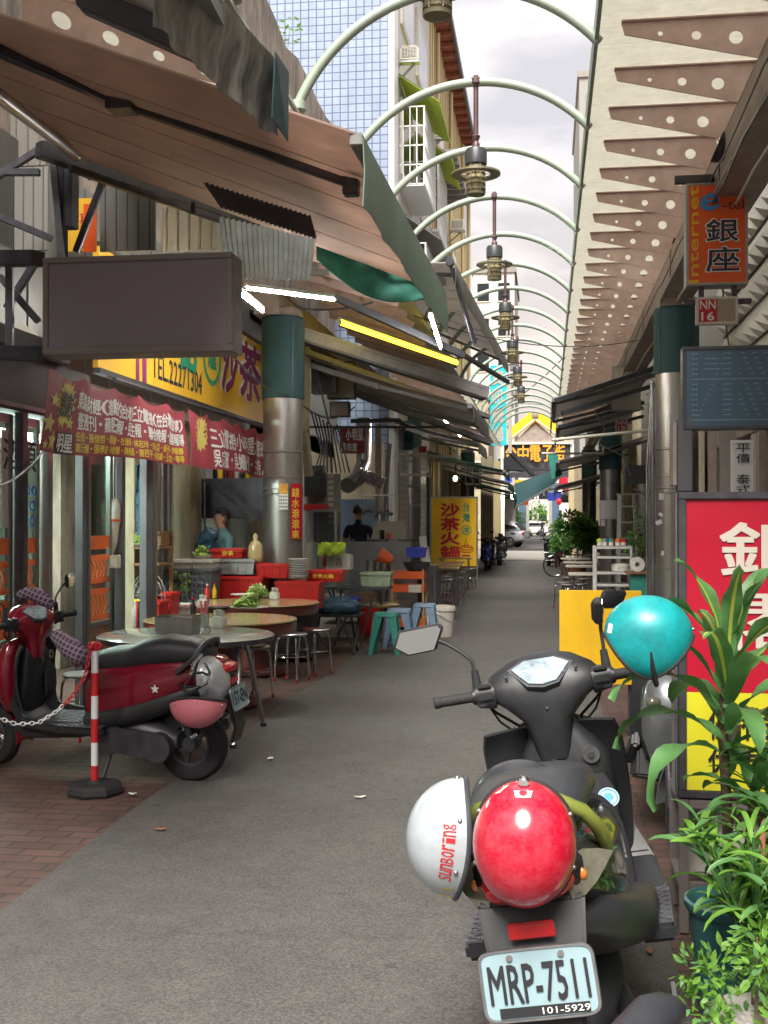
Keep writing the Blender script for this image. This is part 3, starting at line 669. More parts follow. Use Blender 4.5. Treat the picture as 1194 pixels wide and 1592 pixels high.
# ================================================================ awnings
def awning(label, NF, FF, FW, NW, mat, val=None, vh=.28, rails=3, group='awnings over the shop fronts', vm='awning_green', sag=.05, name='shop_awning', cassette=None, arms=True, th=.012):
    """fabric between four corners: near front, far front, far wall, near wall"""
    NF, FF, FW, NW = map(V, (NF, FF, FW, NW)); t = thing(name, label, 'awning', (FW+NW)/2, group=group)
    n = 10; rows = []
    for i in range(n+1):
        u = i/n; a = NF.lerp(FF, u); c = NW.lerp(FW, u); r = []
        for j in range(n+1):
            v = j/n; p = a.lerp(c, v); p = p - Z_*(sag*math.sin(PI*v)*(.6+.4*math.cos(u*PI*2*rails))) ; r.append(p)
        rows.append(r)
    b = MB(mat); b.sheet(rows, th)
    for k in (2, 4, 6, 8): b.tube([p-Z_*(th*.6) for p in rows[k]], .0035, 5)
    build(b, 'fabric', t)
    b = MB('frame_grey'); b.bar(NF-Z_*.03, FF-Z_*.03, .07, .07); build(b, 'front_bar', t, bev=.006)
    if arms:
        for u in (.04, .96):
            a = NF.lerp(FF, u)-Z_*.07; c = NW.lerp(FW, u)-Z_*.13; m = a.lerp(c, .5)-Z_*.04
            b = MB('frame_grey'); b.bar(a, m, .035, .05); b.bar(m, c, .05, .07); b.cyl(m-Z_*.04, m+Z_*.04, .035, n=10); build(b, 'folding_arm', t)
    if val is not None:
        rows = []; k = 24
        for i in range(k+1):
            p = NF.lerp(FF, i/k)-Z_*.02; o = (NF-NW); o.z = 0; o.normalize(); wv = .006*math.sin(i*1.1)+.003*math.sin(i*2.7)
            sc_ = .010*abs(math.sin(i*PI/4)); rows.append([p+o*.04, p+o*(.05+wv)-Z_*vh*.5, p+o*(.04+wv*1.8)-Z_*(vh-sc_)])
        b = MB(val); b.sheet(rows, .005); build(b, 'valance', t)
    return t
def XZ(px, py, x):
    """point seen at pixel with given world x"""
    a = P(px, py, 1)-V((0, 0, CAMZ)); k = x/a.x; return V((x, a.y*k, CAMZ+a.z*k))
PM('valance_stripe', (.30, .42, .33), .6, 0, .3, 3, dirt=.3, trans=.3, stretch=(1, 14, .4))
# A1: the big brown awning
NF, FF, FW = P(553, 207, 6.35), P(688, 455, 11.7), P(117, 240, 8.6)
NW = P(-275, -70, 5.6)
A1 = awning('large reddish brown awning with a striped green valance, biggest over the alley', NF, FF, FW, NW, 'awning_brown', 'valance_stripe', .38, sag=.0, arms=False)
b = MB('dark_steel'); a, c = P(-60, 45, 6.2), P(185, 150, 7.1); b.bar(a, c, .12, .10); b.use('graphite'); b.bar(P(0, 78, 6.3), P(186, 160, 7.0), .03, .04)
build(b, 'support_rail', A1, bev=.008)
b = MB('graphite'); b.bar(P(185, 152, 7.0), P(556, 283, 7.6), .10, .09); b.use('dark_steel'); b.bar(P(190, 160, 6.95), P(556, 290, 7.5), .04, .05)
b.box(P(190, 155, 6.95), (.16, .16, .15)); b.box(P(549, 262, 7.5), (.08, .1, .22)); b.box(P(546, 285, 7.5), (.1, .1, .16)); build(b, 'support_rail', A1, bev=.006)
b = MB('wall_dark'); q = P(549, 222, 7.2); b.cyl(q-Y_*.03, q+Y_*.03, .055, n=16); build(b, 'crank_gear', A1)
b = MB('steel'); b.tube([P(-60, 108, 5.9), P(0, 150, 6.6), P(118, 241, 8.7)], .045, 10); build(b, 'wall_pipe', A1)
# far rail under it and the scalloped green drape
b = MB('dark_steel'); b.bar(P(60, 232, 8.6), P(400, 345, 10.2), .10, .12); b.bar(P(400, 342, 10.2), P(690, 440, 11.9), .07, .08); b.bar(P(110, 262, 8.6), P(400, 362, 10.2), .05, .05)
for px, py in ((140, 262), (215, 285), (300, 315), (385, 345)): b.cyl(P(px, py, 9.3), P(px, py+18, 9.3), .02, n=6)
build(b, 'awning_frame_rail', cat='rail', label='long dark steel rail running below the brown awning', bev=.004)
b = MB('awning_green'); rows = []
for i in range(25):
    u = i/24; px = 492+u*192; yt = 360+u*102; dp = 26*math.sin(PI*min(1, u*1.15))+44*(1-u)**.7*.8+8; r = []
    for j in range(5): v = j/4; r.append(P(px, yt+dp*v, 10.9+u*1.0-.25*v+.05*math.sin(i*.9+j)))
    rows.append(r)
b.sheet(rows, .006); build(b, 'green_drape', cat='drape', label='scalloped green cloth drape hanging under the far end of the brown awning')
# corrugated pieces hung below the rail
def corr(name, label, A, B, C, D, m, n=26, amp=.012, t=.003, grp='corrugated sheets patched below the rail'):
    A, B, C, D = map(V, (A, B, C, D)); rows = []; N = (B-A).cross(D-A).normalized()
    for i in range(n*4+1):
        u = i/(n*4); off = N*amp*math.sin(2*PI*n*u); rows.append([A.lerp(B, u).lerp(D.lerp(C, u), v/3)+off for v in range(4)])
    bb = MB(m); bb.sheet(rows, t); return build(bb, name, cat='sheet', label=label, group=grp, ang=60)
corr('corrugated_sheet', 'dark corrugated plastic strip tucked under the brown awning', P(316, 283, 8.2), P(483, 336, 8.6), P(492, 372, 8.6), P(343, 322, 8.2), 'corrugated_dark', 22)
corr('corrugated_sheet', 'shiny pale corrugated sheet reflecting light under the rail', P(340, 336, 8.5), P(490, 372, 8.8), P(482, 436, 8.6), P(352, 432, 8.3), 'corrugated', 18, .014)
# A0: nearest awning with its dirty vinyl curtain
NF0 = P(150, -330, 3.1); FF0 = P(385, 112, 5.1); FW0 = P(120, -12, 5.6); NW0 = P(-500, -700, 3.2)
A0 = awning('near grey green awning with a long dirty vinyl curtain along its edge', NF0, FF0, FW0, NW0, 'awning_grey', None, sag=.01, arms=False)
b = MB('graphite'); b.bar(P(130, -2, 5.1), P(375, 106, 5.0), .13, .10); b.use('dark_steel'); b.bar(P(128, 6, 5.05), P(372, 112, 4.95), .03, .05); build(b, 'end_rail', A0, bev=.01)
b = MB('tarp_dirty'); rows = []
for i in range(31):
    u = i/30; top = P(262, -90, 4.0).lerp(P(446, 112, 5.12), u); wv = .008*math.sin(i*1.1)+.004*math.sin(i*3.1)
    hh = .29
    rows.append([top+V((wv*.2, 0, 0)), top+V((wv*.7-.02, 0, -hh*.33)), top+V((wv-.05, 0, -hh*.66)), top+V((wv*1.5-.055+.008*math.sin(i*.7), 0, -hh+.008*math.sin(i*.9)))])
b.sheet(rows, .005); build(b, 'curtain', A0)
b = MB('post_green'); p0 = P(446, 112, 5.12); b.quad(p0+V((.006, 0, 0)), p0+V((.006, -.25, -.01)), p0+V((-.02, -.2, -.27)), p0+V((.0, .02, -.30)), .006); build(b, 'curtain_end', A0)
# folding awnings further down on the shop side
def row_awning(y0, y1, xf, zf, xw, zw, mat, val, label, vh=.22, **k):
    return awning(label, (xf, y0, zf), (xf+.02, y1, zf+.02), (xw, y1, zw), (xw, y0, zw), mat, val, vh, **k)
g = awning('wide grey tarpaulin awning behind the end of the brown one', P(702, 408, 12.9), P(786, 560, 22.5), P(520, 430, 22), P(330, 392, 12.5), 'awning_grey', 'tarp_dirty', .24)
b = MB('graphite'); b.bar(P(520, 462, 13.0), P(722, 553, 13.6), .07, .08); b.bar(P(722, 553, 13.6), P(790, 594, 15), .05, .05); b.cyl(P(700, 409, 12.8), P(700, 409, 12.8)-Y_*.1, .05, n=12); b.bar(P(702, 412, 12.9), P(738, 535, 13.2), .03, .06); build(b, 'support_rail', g, bev=.005)
# thick roller cassette rail with its own awning
def cas(px0, py0, d0, px1, py1, d1, th, label, m='frame_grey'):
    a, c = P(px0, py0, d0), P(px1, py1, d1); bb = MB(m); sd, up, dr = frame(c-a)
    bb.bar(a, c, th, th); bb.use('dark_steel'); bb.bar(a-up*th*.45+sd*0-Y_*.012*0, c-up*th*.45, th*1.1, th*.2); bb.bar(a+up*th*.30-Y_*th*.5, c+up*th*.30-Y_*th*.5, .02, .02)
    return build(bb, 'awning_rail', cat='rail', label=label, group='sloping awning rails', bev=.008)
cas(468, 520, 14.6, 756, 612, 15.4, .17, 'thick grey roller rail sloping across the alley side, above the brown light box')
cas(472, 546, 15.2, 760, 648, 17.2, .07, 'thin dark rail under the thick grey roller rail')
cas(540, 606, 18.5, 762, 688, 20.5, .10, 'mid grey sloping rail further down the alley')
aw = [(15.2, 18.8, -1.0, 3.14, -3.5, 3.95, 'awning_grey', 'tarp_dirty', 'grey folding awning beyond the thick roller rail'),
      (19.3, 22.6, -1.22, 3.30, -3.6, 4.15, 'awning_grey', None, 'weathered grey folding awning over the kitchen'),
      (23.2, 26.0, -1.4, 3.2, -3.3, 3.75, 'tarp_dirty', 'tarp_dirty', 'dirty pale awning above the yellow hot pot board'),
      (30.8, 33.4, -1.12, 2.95, -3.2, 3.5, 'awning_green', 'awning_green', 'green edged awning past the hot pot board'),
      (33.6, 39, -1.15, 2.75, -3.2, 3.35, 'awning_grey', 'awning_green', 'grey awning with green fringe near the blue scooter'),
      (39.5, 46.5, -1.2, 2.6, -3.2, 3.2, 'awning_green', 'awning_green', 'last green awning before the crossing road')]
for a in aw: row_awning(*a[:6], a[6], a[7], a[8])
for i, (q, r) in enumerate(((P(862, 618, 16.5), P(1022, 566, 17)), (P(868, 660, 21), P(1000, 622, 21.6)))):
    L = 3.4; n1 = q+Y_*L; w1 = r+Y_*L
    aa = awning(('grey awning reaching out from the mesh sleeved post', 'second grey awning behind it, lower and farther')[i], q, n1, w1, r, 'awning_grey', 'tarp_dirty', .26)
    b = MB('graphite'); b.bar(q-Z_*.05, r-Z_*.05, .09, .07); b.bar(q+V((.1, .02, -.22)), r+V((0, .02, -.30)), .06, .06); build(b, 'support_rail', aa, bev=.005)
row_awning(26, 31, .25, 2.95, 2.2, 3.5, 'awning_grey', 'tarp_dirty', 'brown grey awning above the potted bush')
row_awning(36, 44, .3, 2.7, 2.1, 3.2, 'awning_grey', 'awning_green', 'dark awning near the last piers')
awning('dark green tarpaulin slung across the far end of the alley', P(800, 788, 44), P(862, 752, 46), P(882, 724, 46.5), P(800, 752, 45), 'post_green', None, arms=False)
# lamp tubes
def tube(a, c, m, label, r=.012):
    a, c = V(a), V(c); sd, up, dr = frame(c-a); t = thing('fluorescent_tube', label, 'lamp', a.lerp(c, .5), group='bare tube lamps under the awnings')
    b = MB(m); b.cyl(a, c, r, n=10); build(b, 'tube', t)
    b = MB('off_white'); b.bar(a+up*(r+.02), c+up*(r+.02), .045, .03); b.cyl(a-dr*.03, a, r*1.15, n=10); b.cyl(c, c+dr*.03, r*1.15, n=10); build(b, 'batten', t)
tube(P(382, 448, 10.6), P(519, 466, 11.6), 'tube_white', 'lit white tube under the shiny corrugated sheet')
tube(P(372, 456, 10.2), P(408, 484, 11.8), 'tube_white', 'short lit tube beside the blank grey sign box')
tube(P(528, 501, 14), P(710, 564, 17), 'tube_yellow', 'long yellow tube lamp below the grey tarpaulin', .03)
tube(P(669, 492, 12.4), P(685, 541, 13.4), 'tube_white', 'lit tube hanging near the tip of the brown awning')
tube(P(690, 655, 20), P(716, 678, 22), 'tube_white', 'small lit tube far under the dirty pale awning')
tube(P(613, 708, 25), P(715, 712, 26.5), 'off_white', 'unlit white tube in front of the second shop post')
tube(P(603, 738, 25), P(668, 740, 25.5), 'off_white', 'lower unlit white tube by the second shop post')
tube(P(735, 737, 31), P(788, 737, 31), 'off_white', 'unlit white tube past the yellow board')
for i, (a, c, r, l) in enumerate(((P(858, 684, 15.5), P(1020, 668, 15.5), .022, 'white pipe reaching from the mesh sleeved post over the alley'), (P(842, 705, 20), P(938, 705, 20), .02, 'thin white pipe below the red NN 18 plate'))):
    b = MB('off_white'); b.cyl(a, c, r, n=10); b.cyl(c, c+Z_*.12, r*.8, n=8); build(b, 'hanging_pipe', cat='pipe', label=l, group='pipes reaching over the alley')
tb = thing('bare_bulb', 'glowing bulb in the dark shop past the second post', 'lamp', P(708, 744, 33))
b = MB('bulb_warm'); b.ell(P(708, 744, 33), (.06, .06, .08)); build(b, 'bulb', tb); b = MB('graphite'); b.cyl(P(708, 744, 33)+Z_*.07, P(708, 744, 33)+Z_*.5, .02, n=6); build(b, 'cord', tb)
tb = thing('bare_bulb', 'warm bulb glowing beside the blue arch', 'lamp', P(871, 761, 60))
b = MB('bulb_warm'); b.ell(P(871, 761, 60), (.09, .09, .11)); build(b, 'bulb', tb); b = MB('graphite'); b.cyl(P(871, 761, 60)+Z_*.1, P(871, 761, 60)+Z_*.6, .02, n=6); build(b, 'cord', tb)
# cables
def cable(pts, r, label, m='graphite'):
    b = MB(m); q = []
    pts = [V(p) for p in pts]
    for i in range(len(pts)-1):
        L = (pts[i+1]-pts[i]).length
        for k in range(8): u = k/8; q.append(pts[i].lerp(pts[i+1], u)-Z_*(4*u*(1-u)*L*.05))
    q.append(pts[-1]); b.tube(q, r, 6); return build(b, 'cable', cat='cable', label=label, group='cables strung above the alley')
cable([P(-20, 760, 7.2), P(68, 700, 8.3)], .008, 'drooping dark cable in front of the sliding doors')
cable([P(770, 640, 40), P(872, 560, 40), P(905, 480, 38)], .02, 'black cable rising across the sky to the canopy edge')
cable([P(790, 620, 52), P(880, 628, 52)], .015, 'thin wire crossing in front of the yellow gable sign')
cable([P(440, 455, 13), P(470, 480, 13.5), P(580, 470, 13.5)], .012, 'loose cable under the grey tarpaulin')
# ================================================================ shop fronts on the table side
XD = -4.0
def yd(px, x=XD): return XZ(px, 810, x).y
t = thing('noodle_shop', 'eating shop with sliding glass doors, orange patterned film and a metal clad upper front', 'shop', (-5, 11, 0))
b = MB('wall_white'); b.bx(-7.6, -7.4, 3, 15.8, 0, 4.6); b.bx(-7.4, -4.3, 3, 3.2, 0, 4.6); b.bx(-7.4, -4.5, 15.6, 15.8, 0, 4.6); b.bx(-7.4, XD-.1, 3.2, 15.6, 2.75, 2.85); build(b, 'inner_wall', t)
b = MB('sheet_metal'); y = 3.0
while y < 15.6: b.bx(XD-.30, XD-.22, y, y+.58, 2.86, 4.68); y += .6
build(b, 'upper_cladding', t, bev=.01)
b = MB('wall_dark'); b.bx(XD-.2, XD+.12, 3, yd(120), 2.42, 2.85); b.bx(XD-.2, XD+.2, 3, yd(72), 2.85, 3.0); build(b, 'lintel', t, bev=.01)
b = MB('steel'); b.bx(XD+.125, XD+.14, 3, yd(76), 2.44, 2.47); build(b, 'lintel_trim', t)
# door leaves
def leaf(p0, p1, m='stainless', glass=True, film=True, dx=0.0, z1=2.40):
    y0, y1 = yd(p0), yd(p1); x = XD+dx; fw = .05
    d = MB(m); d.bx(x-.02, x+.02, y0, y0+fw, .02, z1); d.bx(x-.02, x+.02, y1-fw, y1, .02, z1); d.bx(x-.02, x+.02, y0+fw, y1-fw, z1-.07, z1); d.bx(x-.02, x+.02, y0+fw, y1-fw, .02, .12); d.bx(x-.02, x+.02, y0+fw, y1-fw, .66, .71)
    o = build(d, 'sliding_door', t, bev=.004)
    if glass:
        d = MB('glass'); d.bx(x-.004, x+.004, y0+fw, y1-fw, .71, z1-.07); build(d, 'pane', o)
        d = MB('wood'); d.bx(x-.012, x+.012, y0+fw, y1-fw, .12, .66); build(d, 'lower_panel', o)
    if film:
        d = MB('film_orange'); xx = x+.0065
        for z0, z1_ in ((.72, 1.0), (1.05, 1.30)):
            for zz in (z0, z1_-.05): d.bx(xx, xx+.002, y0+fw, y1-fw, zz, zz+.05)
            yy = y0+fw
            while yy < y1-fw-.12:
                w_ = .05; h = (z1_-z0)/2
                d.poly([(xx, yy, z0+.05), (xx, yy+w_, z0+.05), (xx, yy+w_+.06, z0+h), (xx, yy+.06, z0+h)], (.002, 0, 0)); d.poly([(xx, yy+.06, z0+h), (xx, yy+w_+.06, z0+h), (xx, yy+w_, z1_-.05), (xx, yy, z1_-.05)], (.002, 0, 0)); yy += .085
        d.bx(xx, xx+.002, y0+fw, y1-fw, 1.35, 1.47); build(d, 'orange_film', o)
    return o
L1 = leaf(-90, 16); L2 = leaf(20, 58, 'stainless'); L3 = leaf(118, 163, 'stainless', dx=.05)
b = MB('black_text'); xx = XD+.008
b.text('酒', (xx, yd(3), 1.98), Y_, Z_, .30, .24, .01); b.text('類', (xx, yd(22)+.08, 1.98), Y_, Z_, .28, .24, .01); build(b, 'door_lettering', L2)
b = MB('paper'); b.bx(XD+.005, XD+.0065, yd(0), yd(14), 1.55, 2.28); b.bx(XD+.005, XD+.0065, yd(24), yd(39), 1.55, 2.28); build(b, 'price_paper', L2)
b = MB('blue_text')
for i, s in enumerate(('100', '80', '60')): b.text(s, (XD+.009, yd(22)+.10, 1.80-.12*i), Y_, Z_, .26, .08, .02)
build(b, 'price_lettering', L2)
for px, m, wd, dx in ((18, 'dark_steel', .09, .06), (60, 'stainless', .09, .05), (106, 'wall_dark', .10, .10), (113, 'stainless', .04, .12), (166, 'wall_dark', .08, .12), (192, 'wall_dark', .18, .2), (204, 'stainless', .05, .22)):
    d = MB(m); y = yd(px); d.bx(XD+dx-.04, XD+dx+.03, y, y+wd, 0, 2.45); build(d, 'door_frame', t, bev=.004)
d = MB('wood'); d.bx(XD-1.2, XD-.7, yd(62), yd(100)+.8, .0, .88); d.use('wall_dark'); d.bx(XD-1.25, XD-.65, yd(62)-.02, yd(100)+.85, .881, .92); build(d, 'counter', t, bev=.01)
d = MB('inner_light'); d.bx(-5.4, -5.25, 8.6, 10.6, 2.68, 2.73); d.bx(-4.5, -4.42, 8.4, 10.2, 2.30, 2.36); d.bx(-5.4, -5.25, 12.2, 13.6, 2.68, 2.73); build(d, 'ceiling_light', t)
d = MB('wall_cream'); d.bx(-7.39, -7.2, 8, 12, 0, 2.6)
for k in range(5): d.bx(-7.19, -7.1, 8.2+k*.75, 8.7+k*.75, 1.2, 2.0)
build(d, 'tiled_back', t)
# open kitchen behind the crates
d = MB('old_wall'); d.bx(-5.35, -5.2, 11.9, 15.6, 0, 2.75); build(d, 'stained_wall', t)
d = MB('wall_cream'); d.bx(-4.5, -4.35, yd(258), yd(300), 0, 2.75); d.bx(-4.42, -4.2, yd(322), yd(336), 0, 2.75); build(d, 'stained_pillar', t)
d = MB('steel')
for px, x, r in ((252, -4.2, .025), (262, -4.25, .018), (303, -4.3, .03), (311, -4.3, .02), (318, -4.25, .015)): y = XZ(px, 810, x).y; d.cyl((x, y, 0), (x, y, 2.7), r, n=8)
build(d, 'pipe', t)
d = MB('dark_steel'); d.tube([P(318, 745, 13.8), P(352, 770, 13.9), P(378, 792, 14), P(392, 812, 14)], .03, 8); d.box(P(360, 775, 14.6), (1.2, .25, .5)); d.bx(-5.1, -4.4, 13.2, 15.2, .0, .85); build(d, 'cooking_unit', t, bev=.01)
# upper junk above the yellow board: poster, sheets, struts
b = MB('sign_yellow'); o = P(105, 392, 9.6); b.box(P(128, 350, 9.65), (.24, .03, .44)); b.use('sign_orange'); b.bx(o.x+.13, o.x+.241, o.y+.02, o.y+.03, o.z, o.z+.4)
f = build(b, 'poster', cat='poster', label='small orange and yellow poster with red writing below the brown awning')
b = MB('red_text'); b.vtext('聚聯', P(123, 392, 9.62), X_, Z_, .15, .32); build(b, 'lettering', f)
for i, (px0, py0, px1, py1, d, m, l) in enumerate(((156, 283, 246, 392, 9.9, 'sheet_metal', 'stained metal sheet beside the orange poster'), (-20, 170, 78, 262, 9.4, 'concrete', 'pale dirty panel seen through the struts'), (0, 262, 80, 392, 9.3, 'wall_grey', 'grey panel behind the blank sign box bracket'), (252, 322, 342, 392, 10.4, 'roof_sheet', 'weathered translucent sheet glowing above the blank sign box'))):
    a, c = P(px0, py1, d), P(px1, py0, d); b = MB(m); b.box(((a.x+c.x)/2, a.y, (a.z+c.z)/2), (abs(c.x-a.x), .03, abs(c.z-a.z)))
    for k in range(5): xx = a.x+(c.x-a.x)*(k+.5)/5; b.bx(xx-.006, xx+.006, a.y-.022, a.y-.016, a.z, c.z)
    build(b, 'metal_panel', cat='panel', label=l, group='panels patched into the upper shop front', bev=.003)
b = MB('dark_steel')
for a, c, d in (((78, 200), (98, 420), 8.9), ((-5, 275), (78, 222), 8.7), ((-5, 335), (82, 372), 8.7), ((0, 268), (62, 268), 8.7), ((118, 392), (160, 282), 9.2), ((98, 240), (100, 560), 8.95), ((15, 395), (15, 555), 8.0), ((0, 430), (60, 500), 8.2), ((60, 400), (10, 480), 8.25)):
    b.bar(P(a[0], a[1], d), P(c[0], c[1], d), .05, .05)
b.bar(P(-10, 402, 7.9), P(60, 402, 7.6), .10, .10); b.bar(P(-10, 548, 7.9), P(64, 551, 7.6), .06, .10); b.box(P(104, 300, 9.0), (.14, .14, .55))
build(b, 'sign_scaffold', cat='scaffold', label='dark steel struts carrying the blank grey sign box', bev=.004)
for i, q in enumerate((((22, 505), (38, 505), (56, 520), (56, 543), (16, 543)), ((8, 578), (22, 560), (54, 557), (50, 590)))):
    b = MB('off_white'); b.poly([P(x, y, 8.9) for x, y in q], (0, .03, 0)); build(b, 'white_board', cat='board', label=('white board fragment above the dark lintel', 'lower white board fragment resting on the dark lintel')[i], group='white board fragments')
# blank grey sign box
d0 = 7.0; a, c = P(57, 549, d0), P(366, 396, d0); x0, x1, z0, z1, y0 = a.x, c.x, a.z, c.z, (a.y+c.y)/2; th = .24
t2 = thing('sign_box', 'big blank grey sign box hung over the shop, its writing gone', 'sign', ((x0+x1)/2, y0, z0))
b = MB('box_grey'); b.bx(x0+.03, x1-.03, y0+.012, y0+.03, z0+.04, z1-.03); build(b, 'face', t2)
b = MB('box_frame'); b.bx(x0, x1, y0+.031, y0+th, z0, z1)
for q in ((x0, x1, z1-.035, z1), (x0, x1, z0, z0+.045)): b.bx(q[0], q[1], y0-.004, y0+.0305, q[2], q[3])
for q in ((x0, x0+.035), (x1-.035, x1)): b.bx(q[0], q[1], y0-.002, y0+.0305, z0+.0455, z1-.0355)
build(b, 'frame', t2, bev=.004)
# yellow fascia board with writing (faces the alley)
XB = -3.9; Yb0, Yb1 = XZ(152, 810, XB).y, XZ(404, 810, XB).y+1.0
t2 = thing('shop_sign', 'long yellow fascia sign with telephone number and purple characters above the red banners', 'sign', (XB, (Yb0+Yb1)/2, 2.94))
b = MB('sign_yellow'); n = 14
for k in range(n): yy = Yb0+(Yb1-Yb0)*k/n; b.bx(XB-.05, XB, yy, yy+(Yb1-Yb0)/n-.004, 2.95, 4.02)
build(b, 'board', t2); b = MB('dark_steel'); b.bx(XB-.06, XB+.02, Yb0, Yb1, 2.90, 2.948); b.bx(XB-.06, XB+.02, Yb0, Yb1, 4.022, 4.06); b.cyl((XB+.15, Yb0, 2.84), (XB+.15, Yb1, 2.86), .022, n=8)
for k in range(16): yy = Yb0+.2+(Yb1-Yb0-.4)*k/15; b.bar((XB, yy, 2.90), (XB+.15, yy, 2.85), .015, .015)
build(b, 'frame', t2)
def onb(px, py): return XZ(px, py, XB+.006)
def btext(mm, s, pxa, pxb, pyb_a, h, bold=.0, single=True):
    p, q = onb(pxa, pyb_a), onb(pxb, pyb_a); b_ = MB(mm); b_.text(s, (XB+.006, p.y, p.z), Y_, Z_, q.y-p.y, h, bold); return b_
b = btext('navy_text', 'TEL.22271304', 236, 314, 586, .25, .012); build(b, 'lettering', t2)
b = MB('purple_text'); p = onb(344, 607); q = onb(371, 607); b.text('沙', (XB+.006, p.y, p.z), Y_, Z_, q.y-p.y-.05, .74, .035)
p = onb(372, 618); q = onb(406, 618); b.text('茶', (XB+.006, p.y, p.z), Y_, Z_, q.y-p.y, .78, .035)
b.bx(XB+.001, XB+.005, onb(212, 600).y, onb(217, 600).y, 2.955, 4.0); b.bx(XB+.001, XB+.005, onb(222, 600).y, onb(228, 600).y, 2.955, 4.0); b.text('A', (XB+.006, onb(178, 560).y, 3.15), Y_, Z_, .2, .3, .02); build(b, 'lettering', t2)
b = MB('white_text'); p = onb(343, 604); b.text('沙', (XB+.003, p.y-.03, p.z-.03), Y_, Z_, onb(371, 607).y-onb(344, 607).y+.01, .80, .055); p = onb(371, 615); b.text('茶', (XB+.003, p.y-.03, p.z-.03), Y_, Z_, onb(406, 618).y-onb(372, 618).y+.06, .84, .055); build(b, 'letter_outline', t2)
b = MB('green_text'); c = onb(330, 555)
b.lathe([(.30, 0), (.36, 0), (.36, .004), (.30, .004), (.30, 0)], (XB+.001, c.y, c.z+.02), 28, Matrix.Rotation(PI/2, 3, 'Y')); b.text('爐', (XB+.006, c.y-.18, c.z-.15), Y_, Z_, .36, .38, .02)
b.text('記', (XB+.006, onb(280, 570).y, onb(280, 573).z), Y_, Z_, onb(306, 573).y-onb(280, 570).y, .7, .045); build(b, 'lettering', t2)
# red banners
def banner(px0, px1, zt0, zb0, zt1, zb1, label, skew=0.0):
    xb = -3.6; ya, yb = XZ(px0, 810, xb).y, XZ(px1, 810, xb).y; n = 40; rows = []
    def pt(u, v, off=0.0):
        zt = zt0+(zt1-zt0)*u-.055*abs(math.sin(PI*u*5))*(1-v); zb = zb0+(zb1-zb0)*u-.012*math.sin(u*9)
        return V((xb+.018*math.sin(u*17+v*3)+.012*math.sin(u*41)+off+.03*v, ya+(yb-ya)*u-skew*v*(1-u), zt+(zb-zt)*v))
    for i in range(n+1): rows.append([pt(i/n, j/6) for j in range(7)])
    tb = thing('banner', label, 'banner', pt(.5, 1), group='red thank you banners hung below the yellow board')
    b_ = MB('banner_red'); b_.sheet(rows, .004); build(b_, 'cloth', tb)
    return tb, pt, yb-ya
def wrap(mb, pt, s, u0, u1, v0, v1, off=.006, bold=0.0, gap=.08):
    """characters following the cloth; u along, v downward"""
    n = len(s); cw = (u1-u0)/(n+(n-1)*gap)
    for i, ch in enumerate(s):
        if ch == ' ': continue
        a = u0+cw*(1+gap)*i
        if ch in '・': vs, fs = [(0.35, .45), (.65, .45), (.65, .6), (.35, .6)], [(0, 1, 2, 3)]
        else: vs, fs = glyphs(ch)
        k = .022 if bold > 0 else 0
        for n_, (p_, q_) in enumerate(((0, 0), (-1, -1), (1, 1), (-1, 1), (1, -1))[:5 if bold > 0 else 1]): mb.add([pt(a+cw*(x+k*p_), v1+(v0-v1)*(y+k*q_), off+.00015*n_) for x, y in vs], fs)
B1, pt, LL = banner(76, 288, 2.72, 2.10, 2.72, 2.17, 'longer red banner with a yellow starburst and rows of white and yellow characters', .25)
b = MB('banner_yellow'); q = []
for k in range(32): a = 2*PI*k/32; r = .52 if k % 2 else 1.0; r = .78+.22*(k % 2); q.append(pt(.105+.062*r*math.cos(a), .34+.34*r*math.sin(a), .004))
b.add(q+[pt(.105, .34, .004)], [(i, (i+1) % 32, 32) for i in range(32)]); build(b, 'starburst', B1)
b = MB('black_text'); wrap(b, pt, '感謝', .062, .148, .18, .52, .014, .04); build(b, 'lettering', B1)
b = MB('white_text'); wrap(b, pt, '東森財經(進擊的台灣)三立電視(在台灣的故事)', .175, .965, .16, .40, .006, .03, .04)
wrap(b, pt, '壹週刊・蘋果日報・民生報・聯合晚報・興農報導', .185, .965, .44, .66, .006, .03, .04); wrap(b, pt, '明星', .095, .165, .75, .97, .010, .05); build(b, 'lettering', B1)
b = MB('yellow_text'); wrap(b, pt, '伍佰・張信哲・周星馳・杜德偉・林志玲・安心亞・黃子佼・伊能靜', .18, .95, .70, .82, .006, .02, .06); wrap(b, pt, '鄭元暢・張學友・林俊傑・陳美鳳・曹西平・林志穎・王力宏・等等', .18, .95, .845, .965, .006, .02, .06); build(b, 'lettering', B1)
b = MB('black_text'); b.sheet([[pt(.088+.084*i_/8, .72+.28*j_/4, .004) for j_ in range(5)] for i_ in range(9)], .001); build(b, 'word_patch', B1)
b = MB('banner_yellow')
for (u, v, s) in ((.02, .66, .03), (.03, .36, .022), (.055, .86, .03), (.15, .6, .02), (.02, .92, .015)):
    q = []
    for k in range(10): a = 2*PI*k/10+PI/2; r = 1 if k % 2 == 0 else .45; q.append(pt(u+s*r*math.cos(a), v-s*4.6*r*math.sin(a), .005))
    b.add(q, [tuple(range(10))])
build(b, 'star', B1)
B2, pt, LL = banner(292, 412, 2.74, 2.17, 2.76, 2.16, 'shorter red banner beside the first, running behind the stainless post')
b = MB('banner_yellow'); q = [pt(.12+.09*(.78+.22*(k % 2))*math.cos(2*PI*k/32), .36+.36*(.78+.22*(k % 2))*math.sin(2*PI*k/32), .004) for k in range(32)]
b.add(q+[pt(.12, .36, .004)], [(i, (i+1) % 32, 32) for i in range(32)]); build(b, 'starburst', B2)
